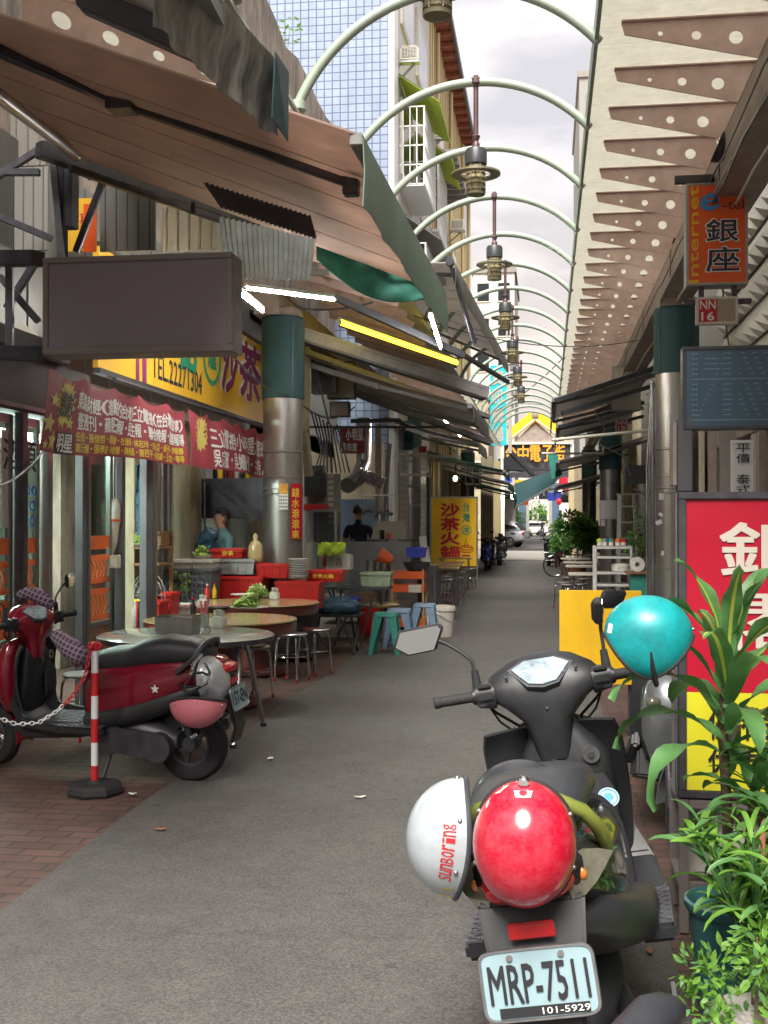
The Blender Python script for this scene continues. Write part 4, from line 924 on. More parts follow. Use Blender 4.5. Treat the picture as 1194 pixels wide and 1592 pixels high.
b = MB('white_text'); wrap(b, pt, '三立電視台小明星大跟班', .25, .98, .20, .56, .006, .03); wrap(b, pt, '吳宗憲・吳姍儒・主持人', .26, .98, .62, .95, .006, .035); build(b, 'lettering', B2)
# kitchen zone between the two posts
t = thing('kitchen_stall', 'dark open kitchen crowded with racks, hood and duct between the two posts', 'stall', (-4, 18, 0))
b = MB('wall_cream'); b.bx(-4.5, -4.35, 15.9, 24, 0, 3.2); b.bx(-4.35, -3.3, 23.5, 23.6, 0, 3.2); build(b, 'rear_board', t)
b = MB('blue_plastic'); a = P(528, 860, 21); c = P(590, 776, 21); b.bx(a.x, c.x, a.y, a.y+.1, a.z, c.z); build(b, 'blue_board', t)
b = MB('steel'); q = P(560, 740, 19); b.tube([P(566, 650, 19.5), P(566, 720, 19.5), P(556, 745, 19), P(540, 755, 18.6)], .13, 12)
pts = [P(556, 735, 19).lerp(P(596, 752, 19), i/24) for i in range(25)]; b.tube(pts, [.10+.012*(i % 2) for i in range(25)], 12); build(b, 'duct', t)
b = MB('beam_brown'); b.bar(P(588, 660, 19), P(588, 800, 19), .1, .1); build(b, 'upright', t); b = MB('beam_brown'); b.bar(P(606, 690, 20), P(594, 830, 20), .08, .08); build(b, 'upright', t); b = MB('wall_cream'); b.bar(P(474, 540, 15.6), P(474, 670, 15.6), .13, .13); b.bar(P(474, 670, 15.6), P(480, 740, 15.7), .09, .09); build(b, 'upright', t)
b = MB('post_green'); b.bar(P(630, 655, 26), P(630, 700, 26), .35, .1); build(b, 'green_panel', t); b = MB('post_green'); a = P(640, 870, 31); c = P(668, 735, 31); b.bx(a.x, c.x, a.y, a.y+.05, a.z, c.z); build(b, 'green_tarp', t)
b = MB('graphite'); b.tube([P(545, 655, 17), P(620, 653, 17), P(632, 662, 17), P(624, 672, 17)], .03, 8); b.bar(P(440, 664, 16), P(690, 664, 17.5), .03, .03)
for i in range(9): b.tube([P(484+i*6, 640+i*4, 16), P(500+i*3, 700-i*5, 16.1), P(488+i*7, 735, 16)], .012, 5)
b.use('dark_steel'); b.box(P(505, 585, 16.4), (.35, .2, .5)); b.bar(P(490, 570, 16), P(512, 660, 16), .03, .03); b.bar(P(512, 585, 16), P(486, 560, 16), .03, .03); build(b, 'cable_tangle', t)
b = MB('wall_grey'); b.box(P(503, 790, 17), (.5, .1, 1.0)); b.use('off_white')
for z in range(9): b.box(P(514, 740+z*9, 16.7), (.08, .02, .05))
build(b, 'electric_panel', t)
b = MB('graphite'); b.box(P(490, 748, 16.8), (.3, .12, .45)); b.tube([P(490, 748, 16.5)+V((.10*math.cos(k*PI/8), 0, .14*math.sin(k*PI/8))) for k in range(16)], .014, 6, closed=True); build(b, 'meter_box', t)
def lightbox(px0, py0, px1, py1, d, m, label, th=.16, fr='dark_steel', name='light_box', grp=None):
    a, c = P(px0, py1, d), P(px1, py0, d); t_ = thing(name, label, 'sign', ((a.x+c.x)/2, a.y+th/2, a.z), group=grp); yy = (a.y+c.y)/2
    b_ = MB(m); b_.bx(a.x+.02, c.x-.02, yy+.006, yy+.02, a.z+.02, c.z-.02); build(b_, 'face', t_)
    b_ = MB(fr); b_.bx(a.x, c.x, yy+.021, yy+th, a.z, c.z)
    for q in ((a.x, c.x, c.z-.02, c.z), (a.x, c.x, a.z, a.z+.02)): b_.bx(q[0], q[1], yy, yy+.0205, q[2], q[3])
    for q in ((a.x, a.x+.02), (c.x-.02, c.x)): b_.bx(q[0], q[1], yy+.001, yy+.0203, a.z+.0205, c.z-.0205)
    build(b_, 'frame', t_, bev=.003); return t_, a, c, yy
lightbox(508, 562, 552, 620, 16.8, 'wall_cream', 'brown faded light box under the thick roller rail')
lightbox(512, 624, 543, 648, 16.9, 'beam_brown', 'dull red brown box below the faded light box', fr='wall_dark')
# small red banner far in the kitchen
tt, a, c, yy = lightbox(528, 662, 568, 705, 18, 'banner_red', 'small tilted red banner with white characters inside the kitchen', .02, 'banner_red', 'small_banner')
b = MB('white_text'); b.htext('小明星', a+V((.1, -.02, .2)), X_, Z_, .28, .18, bold=.03); b.htext('吳宗憲', a+V((.03, -.02, .03)), X_, Z_, .25, .13, bold=.03); build(b, 'lettering', tt)
# door couplet and calendar on the first post
ppx, ppy = PL1.location.x, PL1.location.y
def wrapcyl(px0, px1, py0, py1, m, cx, cy, r, n=8):
    rows = []
    for i in range(n+1):
        px = px0+(px1-px0)*i/n; d = (Matrix.Identity(3)) @ (P(px, 800, 1)-V((0, 0, CAMZ))); d.z = 0; d.normalize()
        o = V((cx, cy, 0)); k = d.dot(o); perp2 = o.length_squared-k*k; k -= math.sqrt(max(0, r*r-perp2)); q = d*k
        dep = q.dot(V((-math.sin(YAW), math.cos(YAW), 0)))
        rows.append([V((q.x, q.y, P(px, py0, dep).z)), V((q.x, q.y, P(px, py1, dep).z))])
    b_ = MB(m); b_.sheet(rows, .004); return b_, rows
b, rows = wrapcyl(452, 469, 752, 838, 'sign_red', ppx, ppy, .262); 
sg = build(b, 'door_couplet', cat='poster', label='red door couplet with gold characters pasted on the stainless post')
b = MB('yellow_text'); a = rows[1][1]; U = (rows[-1][1]-rows[1][1]); b.vtext('錢水滾滾來', a-V((0, .02, 0)), U.normalized(), Z_, U.length*.8, .60, bold=.03); build(b, 'lettering', sg)
b, rows = wrapcyl(434, 448, 752, 792, 'calendar', ppx, ppy, .26); cal = build(b, 'calendar_sticker', cat='sticker', label='small calendar sticker with orange picture on the stainless post')
b = MB('white_text'); a = rows[0][1]; U = rows[-1][1]-a; b.add([a-V((0, .01, 0)), rows[-1][1]-V((0, .01, 0)), rows[-1][1]+V((0, -.01, .18)), a+V((0, -.01, .18))], [(0, 1, 2, 3)]); b.use('navy_text')
for i in range(5):
    for j in range(4): p = a+U*((i+.3)/5.2)+V((0, -.013, .02+.04*j)); b.add([p, p+U*.1, p+U*.1+Z_*.022, p+Z_*.022], [(0, 1, 2, 3)])
build(b, 'date_grid', cal)
PM('pale_green', (.30, .38, .26), .5, 0, .3, 40)
# ================================================================ tables, stools and kitchen goods
def spot(px, py, z): p = G(px, py, z); return p
def top_at(px, py, z): return G(px, py, z)
def round_table(px, py, D, kind, label):
    c = G(px, py, .75); x, y = c.x, c.y; r = D/2; t = thing('round_table', label, 'table', (x, y, 0), group='round dining tables')
    if kind == 'white':
        b = MB('table_white'); b.lathe([(r-.01, .738), (r, .744), (r, .75), (r-.008, .756), (0, .757)], (x, y, 0), 56); build(b, 'table_top', t)
        b = MB('dark_steel'); b.lathe([(r-.03, .715), (r+.004, .715), (r+.004, .748), (r-.002, .748)], (x, y, 0), 56); build(b, 'rim', t)
        for s in (-1, 1):
            for q in (-1, 1):
                b = MB('steel'); b.tube([(x+s*.42, y+q*.12, .71), (x+s*.45, y+q*.16, .55), (x+s*.48, y+q*.42, .05), (x+s*.48, y+q*.44, .02)], .018, 8); b.use('rubber'); b.cyl((x+s*.48, y+q*.44, 0), (x+s*.48, y+q*.44, .03), .025, n=8); build(b, 'leg', t)
        b = MB('steel'); b.bar((x-.46, y+.1, .45), (x+.46, y+.1, .45), .02, .02); b.bar((x-.46, y-.1, .68), (x+.46, y-.1, .68), .03, .03); build(b, 'crossbar', t)
    else:
        b = MB('table_tan'); b.lathe([(r-.01, .735), (r, .742), (r-.004, .75), (0, .752)], (x, y, 0), 56); build(b, 'table_top', t)
        b = MB('table_red'); b.lathe([(r-.035, .64), (r-.012, .642), (r-.004, .66), (r-.004, .733), (r-.035, .733)], (x, y, 0), 56); build(b, 'apron', t)
        b = MB('table_red'); b.lathe([(.33, 0), (.34, .02), (.33, .055), (.24, .075), (.19, .10), (.17, .2), (.17, .55), (.22, .64), (.3, .70), (.3, .73)], (x, y, 0), 36); build(b, 'pedestal', t)
    return x, y
T1 = round_table(290, 987, 1.30, 'white', 'white topped round table with folding tube legs behind the red scooter')
T2 = round_table(343, 962, 1.33, 'tan', 'tan round table on a dark red pedestal, middle of the three')
T3 = round_table(398, 936, 1.33, 'tan', 'tan round table farthest back, next to the red crates')
def stool_steel(px, py, label, first=[None], z=.48):
    p = G(px, py, z)
    if first[0] is None:
        t = thing('stool', label, 'stool', (0, 0, 0), group='round steel stools', local=True); first[0] = t
        b = MB('steel'); b.lathe([(.13, .452), (.15, .458), (.155, .47), (.145, .48), (.11, .476), (0, .474)], (0, 0, 0), 28); build(b, 'seat', t)
        for k in range(2):
            a = k*PI/2+.5; u, v = V((math.cos(a), math.sin(a), 0)), V((-math.sin(a), math.cos(a), 0)); pts = []
            for s in (-1, 1):
                b = MB('chrome'); b.tube([u*s*.02+Z_*(.448-k*.004), u*s*.10+Z_*(.448-k*.004), u*s*.14+Z_*.43, u*s*.155+Z_*.38, u*s*.18+Z_*.02], .0095, 8); b.use('red_plastic'); b.cyl(u*s*.18, u*s*.1795+Z_*.035, .013, n=8); build(b, 'leg', t)
        b = MB('chrome'); b.tube([(.155*math.cos(2*PI*k/24), .155*math.sin(2*PI*k/24), .25) for k in range(24)], .005, 6, closed=True); build(b, 'ring', t)
        t.location = (p.x, p.y, 0); return t
    return dup(first[0], loc=(p.x, p.y, 0), rz=rnd.uniform(0, 3), label=label)
for px, py, l in ((454, 984, 'steel stool standing free on the road side of the middle table'), (489, 977, 'steel stool beyond it, near the dark bench'), (393, 1003, 'steel stool between the white table and the pedestal'), (250, 1010, 'steel stool tucked under the white table, by the doors'), (289, 1006, 'second steel stool tucked under the white table'), (130, 1046, 'steel stool between the red scooter and the glass doors'), (170, 1043, 'another steel stool behind the scooter seat')):
    stool_steel(px, py, l)
# things on the tables
t = thing('napkin_box', 'square stainless napkin box on the white table', 'box', tuple(G(277, 983, .757)))
p = G(277, 984, .757); b = MB('steel'); b.bx(p.x-.145, p.x+.145, p.y-.11, p.y+.11, p.z, p.z+.125); build(b, 'box', t, bev=.006)
b = MB('chrome'); b.bx(p.x-.15, p.x+.15, p.y-.115, p.y+.115, p.z+.1255, p.z+.133); build(b, 'lid', t, bev=.003)
def tissue(px, py, z, label, s=1.0):
    p = G(px, py, z); t = thing('tissue_pack', label, 'tissues', p, group='tissue packs on the tables'); b = MB('paper'); b.bx(p.x-.055*s, p.x+.055*s, p.y-.055*s, p.y+.055*s, p.z, p.z+.09*s); build(b, 'pack', t, bev=.012)
    b = MB('off_white'); rows = [[(p.x+(i-3)*.014*s, p.y+.02*math.sin(i*2.0+j), p.z+.09*s+j*.016*s+(.01 if i in (2, 4) else 0)) for j in range(4)] for i in range(7)]; b.sheet(rows, .003); build(b, 'tissue', t)
tissue(340, 976, .757, 'tissue pack with a crumpled sheet on the white table'); tissue(315, 945, .752, 'tissue pack on the middle tan table', .9); tissue(427, 932, .752, 'tissue pack on the back tan table', .9)
def greens(px, py, z, r, label, mat='lettuce', dish='off_white', n=70):
    p = G(px, py, z); t = thing('vegetable_dish', label, 'dish', p, group='dishes of raw greens')
    b = MB(dish); b.lathe([(r*.5, 0), (r*.55, .004), (r, .022), (r*1.02, .024), (r*.98, .026), (r*.5, .01), (0, .009)], p, 32); build(b, 'plate', t)
    b = MB(mat)
    for k in range(n):
        a = rnd.uniform(0, 2*PI); q = rnd.uniform(0, .75)*r; h = .02+.11*(1-q/r)*rnd.uniform(.5, 1); c = p+V((q*math.cos(a), q*math.sin(a), h)); M = Euler((rnd.uniform(-1, 1), rnd.uniform(-1, 1), rnd.uniform(0, 6))).to_matrix(); s = rnd.uniform(.025, .05)
        rows = [[c+M @ V(((i-1.5)*s*.6, (j-1.5)*s*.6, .012*math.sin(i*2+j*3))) for j in range(4)] for i in range(4)]; b.sheet(rows, .002)
    if mat == 'lettuce' and r > .14:
        b.use('cabbage')
        for k in range(20):
            a = rnd.uniform(0, 2*PI); q = rnd.uniform(0, .4)*r; c = p+V((q*math.cos(a), q*math.sin(a), .09*rnd.uniform(.6, 1.3))); M = Euler((rnd.uniform(-1, 1), rnd.uniform(-1, 1), rnd.uniform(0, 6))).to_matrix(); b.sheet([[c+M @ V(((i-1.5)*.03, (j-1.5)*.03, .01*math.sin(i*2+j*3))) for j in range(4)] for i in range(4)], .003)
    build(b, 'leafy_greens', t, ang=180)
greens(386, 947, .752, .19, 'plate of cabbage and lettuce on the middle tan table'); greens(401, 929, .752, .16, 'plate of lettuce on the back tan table')
for px, py, z, l, tb in ((338, 952, .752, 'black bowl with pink chopsticks across it on the middle table', 1), (392, 934, .752, 'black bowl with white plate over it on the back table', 0)):
    p = G(px, py, z); t = thing('bowl', l, 'bowl', p, group='black bowls on the tables'); b = MB('black_plastic'); b.lathe([(.06, 0), (.07, .004), (.12, .05), (.125, .052), (.115, .046), (.06, .012), (0, .012)], p, 28); build(b, 'bowl_body', t)
    b = MB('pink_helmet' if tb else 'off_white')
    if tb:
        for k in range(3): b.bar(p+V((-.32, -.02+k*.03, .06)), p+V((.10, .02*k, .064)), .012, .008)
    else: b.lathe([(.05, .055), (.14, .068), (.142, .072), (.05, .06), (0, .06)], p+V((-.09, 0, 0)), 24)
    build(b, 'chopsticks' if tb else 'plate', t)
# crates and boxes behind the tables
def crate(px0, px1, py0, py1, d, mat, label, dep=.4, rib=True, cat='crate', name='plastic_crate', grp='red plastic crates', taper=.90, lid=None):
    a, c = P(px0, py1, d), P(px1, py0, d); x0, x1, z0, z1 = a.x, c.x, a.z, c.z; y0 = (a.y+c.y)/2; w_ = x1-x0; t = thing(name, label, cat, ((x0+x1)/2, y0+dep/2, z0), group=grp)
    b = MB(mat); k = (1-taper)/2; th = .008
    def ring(z, f, ins=0.0): return [V((x0+w_*k*f+ins, y0+dep*k*f+ins, z)), V((x1-w_*k*f-ins, y0+dep*k*f+ins, z)), V((x1-w_*k*f-ins, y0+dep-dep*k*f-ins, z)), V((x0+w_*k*f+ins, y0+dep-dep*k*f-ins, z))]
    b.loft([ring(z0, 1), ring(z1, 0), ring(z1, 0, th*2), ring(z0+.02, 1, th*2)]); 
    b.loft([ring(z1-.035, 0, -.012), ring(z1-.008, 0, -.014), ring(z1-.008, 0, -.001), ring(z1-.035, 0, -.001)], cap=False)
    if rib:
        n = max(4, int(w_/.09))
        for i in range(n+1):
            u = i/n; p0 = ring(z0, 1)[0].lerp(ring(z0, 1)[1], u); p1 = ring(z1-.04, 0)[0].lerp(ring(z1-.04, 0)[1], u); b.bar(p0-Y_*.002, p1-Y_*.002, .012, .012, Y_)
    build(b, 'tub', t, bev=.003); return t, x0, x1, y0, z0, z1
c1 = crate(330, 409, 896, 932, 13.2, 'red_plastic', 'big red crate below the grey bin, behind the back table', rib=False)
c2 = crate(427, 497, 904, 948, 13.0, 'red_plastic', 'big red crate standing beside the first red one', rib=False)
c3 = crate(397, 448, 876, 899, 13.3, 'red_plastic', 'smaller red crate on top, in front of the stainless post', .32)
c4 = crate(327, 378, 853, 868, 13.5, 'red_plastic', 'shallow red tray with gold writing in front of the man in teal', .34, False)
b = MB('yellow_text'); a = P(345, 864, 13.45); b.htext('沙茶', a-Y_*.01, X_, Z_, .14, .06, bold=.02); build(b, 'lettering', c4[0])
c5 = crate(474, 532, 887, 905, 13.2, 'red_plastic', 'shallow red tray with gold writing on the steel bench', .34, False)
b = MB('yellow_text'); a = P(486, 899, 13.15); b.htext('沙茶火鍋', a-Y_*.01, X_, Z_, .24, .05, bold=.02); build(b, 'lettering', c5[0])
crate(330, 396, 869, 893, 13.3, 'steam_grey', 'clear grey bin between the red crates', .36, True, grp='grey bins')
crate(268, 298, 870, 884, 12.9, 'off_white', 'stack of pale bowls on the black crate', .3, True, 'bowls', 'bowl_stack', 'stacks of pale bowls')
crate(299, 330, 870, 884, 12.9, 'off_white', 'second stack of pale bowls, under the lettuce', .3, True, 'bowls', 'bowl_stack', 'stacks of pale bowls')
# white plate tower
p = P(464, 900, 13.1); t = thing('plate_tower', 'tall stack of white plates between the red crates', 'plates', p)
b = MB('white_paint')
for k in range(9): b.lathe([(.06, .026*k), (.115, .026*k+.016), (.118, .026*k+.02), (.06, .026*k+.008)], p, 24)
build(b, 'plates', t)
# black lettuce crate
t, x0, x1, y0, z0, z1 = crate(258, 330, 884, 936, 12.7, 'wall_dark', 'open black grid crate filled with green lettuce', .4, True, grp=None)
b = MB('lettuce')
for k in range(16):
    c = V((rnd.uniform(x0+.05, x1-.25), y0-.02+rnd.uniform(-.01, .01), rnd.uniform(z0+.06, z1-.04)))
    for q in range(4): M = Euler((rnd.uniform(-.7, .7), rnd.uniform(-1, 1), rnd.uniform(-.5, .5))).to_matrix(); b.sheet([[c+M @ V(((i-1)*.035, .01*math.sin(i*3+j), (j-1)*.035)) for j in range(3)] for i in range(3)], .003)
build(b, 'lettuce_heads', t, ang=180)
b = MB('dark_steel')
for k in range(9): xx = x0+.03+(x1-x0-.06)*k/8; b.bx(xx-.006, xx+.006, y0-.07, y0-.058, z0, z1)
for k in range(6): zz = z0+.02+(z1-z0-.04)*k/5; b.bx(x0, x1, y0-.072, y0-.06, zz-.006, zz+.006)
build(b, 'grid', t)
greens(314, 868, 1.18, .10, 'heap of lettuce on the pale bowls', n=30)
# bench/stand under the crates
t = thing('prep_table', 'long low counter carrying crates, trays and pots behind the tables', 'counter', (-3.3, 13.6, 0))
a, c = P(255, 936, 13.3), P(500, 936, 13.5); b = MB('dark_steel'); b.bx(a.x, c.x, a.y-.05, a.y+.6, a.z-.04, a.z-.002); b.bx(a.x+.05, c.x-.05, a.y+.05, a.y+.5, .05, a.z-.05); build(b, 'shelf', t, bev=.01)
# shelf unit by the doors
t = thing('shelf_rack', 'wooden shelf rack with greens and bottles beside the glass doors', 'shelf', P(228, 950, 12.4))
b = MB('wood')
for py in (826, 850, 876): a, c = P(206, py, 12.2), P(250, py, 12.2); b.bx(a.x, c.x, a.y, a.y+.4, a.z-.025, a.z)
for px in (205, 248): a = P(px, 826, 12.2); b.bx(a.x-.02, a.x+.02, a.y+.36, a.y+.40, 0, a.z)
b.bx(P(236, 826, 12.2).x, P(250, 826, 12.2).x, P(236, 826, 12.2).y+.02, P(236, 826, 12.2).y+.3, P(236, 849, 12.2).z, P(236, 828, 12.2).z); build(b, 'shelves', t, bev=.004)
greens(218, 849, P(218, 849, 12.2).z, .08, 'small heap of greens on the wooden shelf', n=26)
for i, (px, m) in enumerate(((211, 'steam_grey'), (217, 'black_gloss'), (213, 'red_plastic'))):
    p = P(px, 976, 11.4); t = thing('bottle', ('grey capped bottle under the shelf rack', 'dark soy bottle under the shelf rack', 'red labelled bottle under the shelf rack')[i], 'bottle', p, group='bottles under the shelf rack'); b = MB(m); b.lathe([(.035, 0), (.038, .01), (.038, .17), (.015, .22), (.015, .26)], p, 14); build(b, 'bottle_body', t); b = MB('yellow_text'); b.lathe([(.017, .26), (.017, .28), (0, .282)], p, 12); build(b, 'cap', t)
# fan in the shop
t = thing('floor_fan', 'round grey fan below the shelf rack', 'fan', P(231, 960, 11.9)); p = P(231, 925, 11.9)
b = MB('steam_grey'); 
for r in (.05, .1, .15, .18): b.tube([p+V((r*math.cos(k*PI/10), -.05+.04*(r/.18)**2, r*1.3*math.sin(k*PI/10))) for k in range(20)], .004, 5, closed=True)
for k in range(12): b.bar(p+V((0, -.05, 0)), p+V((.18*math.cos(k*PI/6), -.01, .234*math.sin(k*PI/6))), .004, .004)
build(b, 'guard', t); b = MB('graphite')
for k in range(3): a = k*2*PI/3; b.add([p, p+V((.13*math.cos(a), .02, .17*math.sin(a))), p+V((.13*math.cos(a+.9), -.01, .17*math.sin(a+.9)))], [(0, 1, 2)])
b.cyl(p, p+Y_*.15, .06, n=12); build(b, 'blades', t); b = MB('steam_grey'); b.cyl(V((p.x, p.y+.08, 0)), V((p.x, p.y+.08, p.z-.1)), .025, n=10); b.lathe([(.18, 0), (.18, .02), (.05, .05)], (p.x, p.y+.08, 0), 20); build(b, 'stand', t)
for i, (px, py, d) in enumerate(((236, 953, 11.6), (254, 940, 12.0))):
    crate(px-14, px+12, py-18, py+24, d, 'red_plastic', ('red tub on the floor under the shelf rack', 'second red tub on the floor beside the black crate')[i], .3, False, 'tub', 'red_tub', 'red tubs on the floor')
# hanging blue cloth and pale umbrella by the door
b = MB('bluebag'); rows = [[P(212+i*3.2, 722+j*22, 11.7+.08*math.sin(i*1.4+j*.5)) for j in range(6)] for i in range(9)]; b.sheet(rows, .01); build(b, 'hanging_cloth', cat='cloth', label='dark blue plastic cloth hanging in the open doorway')
t = thing('folded_umbrella', 'folded pale umbrella with an orange tie hanging by the door frame', 'umbrella', P(176, 858, 10.6)); p = P(176, 858, 10.6); q = P(177, 776, 10.6)
b = MB('paper'); n = 10; pts = [q.lerp(p, i/n) for i in range(n+1)]; b.tube(pts, [.035, .06, .065, .062, .065, .055, .05, .045, .04, .03, .012], 10); build(b, 'canopy_cloth', t); b = MB('orange_plastic'); b.cyl(q.lerp(p, .38), q.lerp(p, .42), .068, n=10); build(b, 'tie', t); b = MB('steel'); b.cyl(q+Z_*.45, q, .008, n=6); b.cyl(p, p-Z_*.12, .008, n=6); build(b, 'shaft', t)
b = MB('off_white'); p = P(179, 873, 10.5); b.box(p, (.09, .05, .12)); sw = build(b, 'switch_box', cat='box', label='small white switch box on the dark door frame', bev=.006)
# dark bench with blue bag
def folding(px0, px1, pyt, d, label, m='dark_steel', dep=.5, name='folding_bench', cat='bench', z0=0.0):
    a, c = P(px0, pyt, d), P(px1, pyt, d); t = thing(name, label, cat, ((a.x+c.x)/2, a.y+dep/2, z0)); b = MB(m); b.bx(a.x, c.x, a.y, a.y+dep, a.z-.03, a.z); build(b, 'board', t, bev=.006)
    for xx in (a.x+.1, c.x-.1):
        for s in (0, 1):
            b = MB('graphite'); y0, y1 = (a.y+.04, a.y+dep-.04) if s == 0 else (a.y+dep-.04, a.y+.04); b.tube([(xx+s*.03, y0, a.z-.03), (xx+s*.03, y1, z0+.0)], .014, 8); build(b, 'leg', t)
        b = MB('graphite'); b.tube([(xx-.06, a.y+.02, a.z-.03), (xx+.25*(1 if xx < (a.x+c.x)/2 else -1), a.y+.02, z0+.01)], .014, 8); build(b, 'leg', t)
    return t, a, c
folding(470, 560, 955, 14.0, 'low dark folding bench carrying the blue rubbish bag')
b = MB('bluebag'); p = P(527, 945, 14.2); M = Matrix.Rotation(.05, 3, 'Z')
nu, nv = 22, 12; vs = []; fs = []
for i in range(nv+1):
    th_ = PI*i/nv
    for k in range(nu):
        a = 2*PI*k/nu; rr = 1+.10*math.sin(a*5+i)+.06*math.sin(a*9-i*2); vs.append(p+V((.27*math.sin(th_)*math.cos(a)*rr, .2*math.sin(th_)*math.sin(a)*rr, max(-.075, -.13*math.cos(th_)*(1+.1*math.sin(3*a))))))
for i in range(nv):
    for k in range(nu): q = (k+1) % nu; fs.append((i*nu+k, i*nu+q, (i+1)*nu+q, (i+1)*nu+k))
b.add(vs, fs); build(b, 'rubbish_bag', cat='bag', label='shiny dark blue plastic bag lying on the low bench', ang=180)
folding(505, 604, 913, 14.9, 'dark folding work table holding the green basket', dep=.55, name='folding_table', cat='table')
t, x0, x1, y0, z0, z1 = crate(560, 607, 890, 912, 15.0, 'pale_green', 'pale green mesh basket on the folding work table', .3, True, 'basket', 'green_basket', None)
def potx(px, pyb, w_, h, d, label, m='stainless'):
    p = P(px, pyb, d); t = thing('steel_pot', label, 'pot', p, group='steel pots on the kitchen counter'); r = w_*d/1800/2; hh = h*d/1800; b = MB(m); b.lathe([(r, 0), (r, hh), (r+.01, hh+.004), (r-.005, hh), (r-.005, .01), (0, .01)], p, 28); build(b, 'pot_body', t); b = MB('steel'); b.tube([p+V((r, 0, hh*.7)), p+V((r+.04, 0, hh*.72)), p+V((r+.04, .05, hh*.72)), p+V((r, .06, hh*.7))], .006, 6); build(b, 'handle', t)
potx(577, 888, 16, 17, 17, 'tall steel pot behind the green basket'); potx(598, 888, 18, 17, 17, 'wider steel pot next to the orange bucket')
# counter behind, stainless
t = thing('steel_counter', 'stainless kitchen counter with clear screen where the man in black works', 'counter', P(590, 890, 18.5))
a, c = P(498, 888, 18), P(665, 888, 18); b = MB('steel'); b.bx(a.x, c.x, a.y, a.y+.7, .1, a.z); b.bx(a.x-.02, c.x+.02, a.y-.03, a.y+.73, a.z, a.z+.03); build(b, 'counter_body', t, bev=.008)
b = MB('clear_box'); a2, c2_ = P(545, 872, 18.2), P(655, 838, 18.2); b.bx(a2.x, c2_.x, a2.y, a2.y+.008, a2.z, c2_.z); b.bx(a2.x, a2.x+.008, a2.y+.009, a2.y+.5, a2.z, c2_.z); build(b, 'screen', t)
b = MB('steam_grey'); a3, c3 = P(540, 888, 18.05), P(640, 842, 18.05); b.bx(a3.x, c3.x, a3.y, a3.y+.02, a3.z, c3.z); build(b, 'splash_panel', t)
b = MB('off_white'); a2, c2_ = P(577, 838, 19), P(636, 811, 19.4); rows = [[V((a2.x, a2.y, a2.z)), V((a2.x+.06, a2.y+.15, c2_.z))], [V((c2_.x, a2.y, a2.z)), V((c2_.x-.03, a2.y+.15, c2_.z))]]; b.sheet(rows, .03); build(b, 'raised_lid', t)
b = MB('black_gloss'); b.cyl(P(594, 838, 18.9), P(594, 824, 18.9), .04, n=12); b.use('orange_plastic'); b.cyl(P(605, 838, 18.9), P(605, 829, 18.9), .035, n=12); build(b, 'sauce_bottle', t)
# warmer cabinet, menu box, lime cloth
t = thing('warmer_cabinet', 'upright glass sided food warmer beside the stainless post', 'cabinet', P(505, 905, 16.4)); a, c = P(484, 890, 16.2), P(524, 796, 16.2)
b = MB('stainless'); w0, dd = c.x-a.x, .4
for xx in (a.x, c.x-.03):
    for yy in (a.y, a.y+dd-.03): b.bx(xx, xx+.03, yy, yy+.03, a.z, c.z)
b.bx(a.x, c.x, a.y, a.y+dd, c.z, c.z+.04); b.bx(a.x, c.x, a.y, a.y+dd, a.z-.3, a.z); b.bx(a.x+.03, c.x-.03, a.y+.05, a.y+dd-.05, a.z+.35, a.z+.36); build(b, 'frame', t, bev=.004)
b = MB('clear_box'); b.bx(a.x+.031, c.x-.031, a.y+.01, a.y+.016, a.z+.002, c.z-.002); b.bx(c.x-.016, c.x-.01, a.y+.031, a.y+dd-.031, a.z+.002, c.z-.002); build(b, 'glass', t)
b = MB('red_plastic'); a = P(472, 794, 16.5); c = P(508, 784, 16.5); b.bx(a.x, c.x, a.y, a.y+.3, a.z, c.z); build(b, 'red_box', cat='box', label='long red box lying on top of the food warmer', bev=.01)
t = thing('menu_box', 'beige box with a printed menu card under the lime cloth', 'box', P(527, 890, 14.8)); a, c = P(507, 886, 14.8), P(545, 862, 14.8); b = MB('paper'); b.bx(a.x, c.x, a.y, a.y+.25, a.z, c.z); build(b, 'box', t, bev=.008)
b = MB('white_text'); b.bx(a.x+.12, a.x+.22, a.y-.006, a.y-.002, a.z+.04, a.z+.16); b.use('black_text'); b.vtext('價目', V((a.x+.135, a.y-.009, a.z+.05)), X_, Z_, .07, .10); build(b, 'card', t)
b = MB('lime'); a = P(495, 861, 14.6); c = P(535, 845, 14.6); rows = []
for i in range(11):
    u = i/10; rows.append([V((a.x+(c.x-a.x)*u, a.y-.03+.03*math.sin(i+j), c.z-.02*math.sin(i*1.7)-(a.x*0+(c.z-a.z)*j/4))) for j in range(5)]+[V((a.x+(c.x-a.x)*u, a.y+.2, c.z+.01*math.sin(i)))])
b.sheet([r[::-1] for r in rows], .02); build(b, 'lime_cloth', cat='cloth', label='lime yellow cloth draped over the menu box')
b = MB('orange_plastic'); p = P(610, 872, 16.4); b.lathe([(.06, 0), (.11, .20), (.115, .202), (.105, .20), (.055, .01)], p, 24, Matrix.Rotation(-1.1, 3, 'Y')); build(b, 'orange_bucket', cat='bucket', label='orange bucket tipped on its side on the counter')
crate(632, 661, 851, 867, 16.5, 'deep_blue', 'small deep blue basket above the dark drum', .25, True, 'basket', 'blue_basket', None)
p = P(648, 888, 16.6); b = MB('graphite'); b.lathe([(.13, 0), (.19, .09), (.2, .13), (.19, .13), (.12, .01)], p, 24); build(b, 'wok', cat='wok', label='dark wok under the deep blue basket')
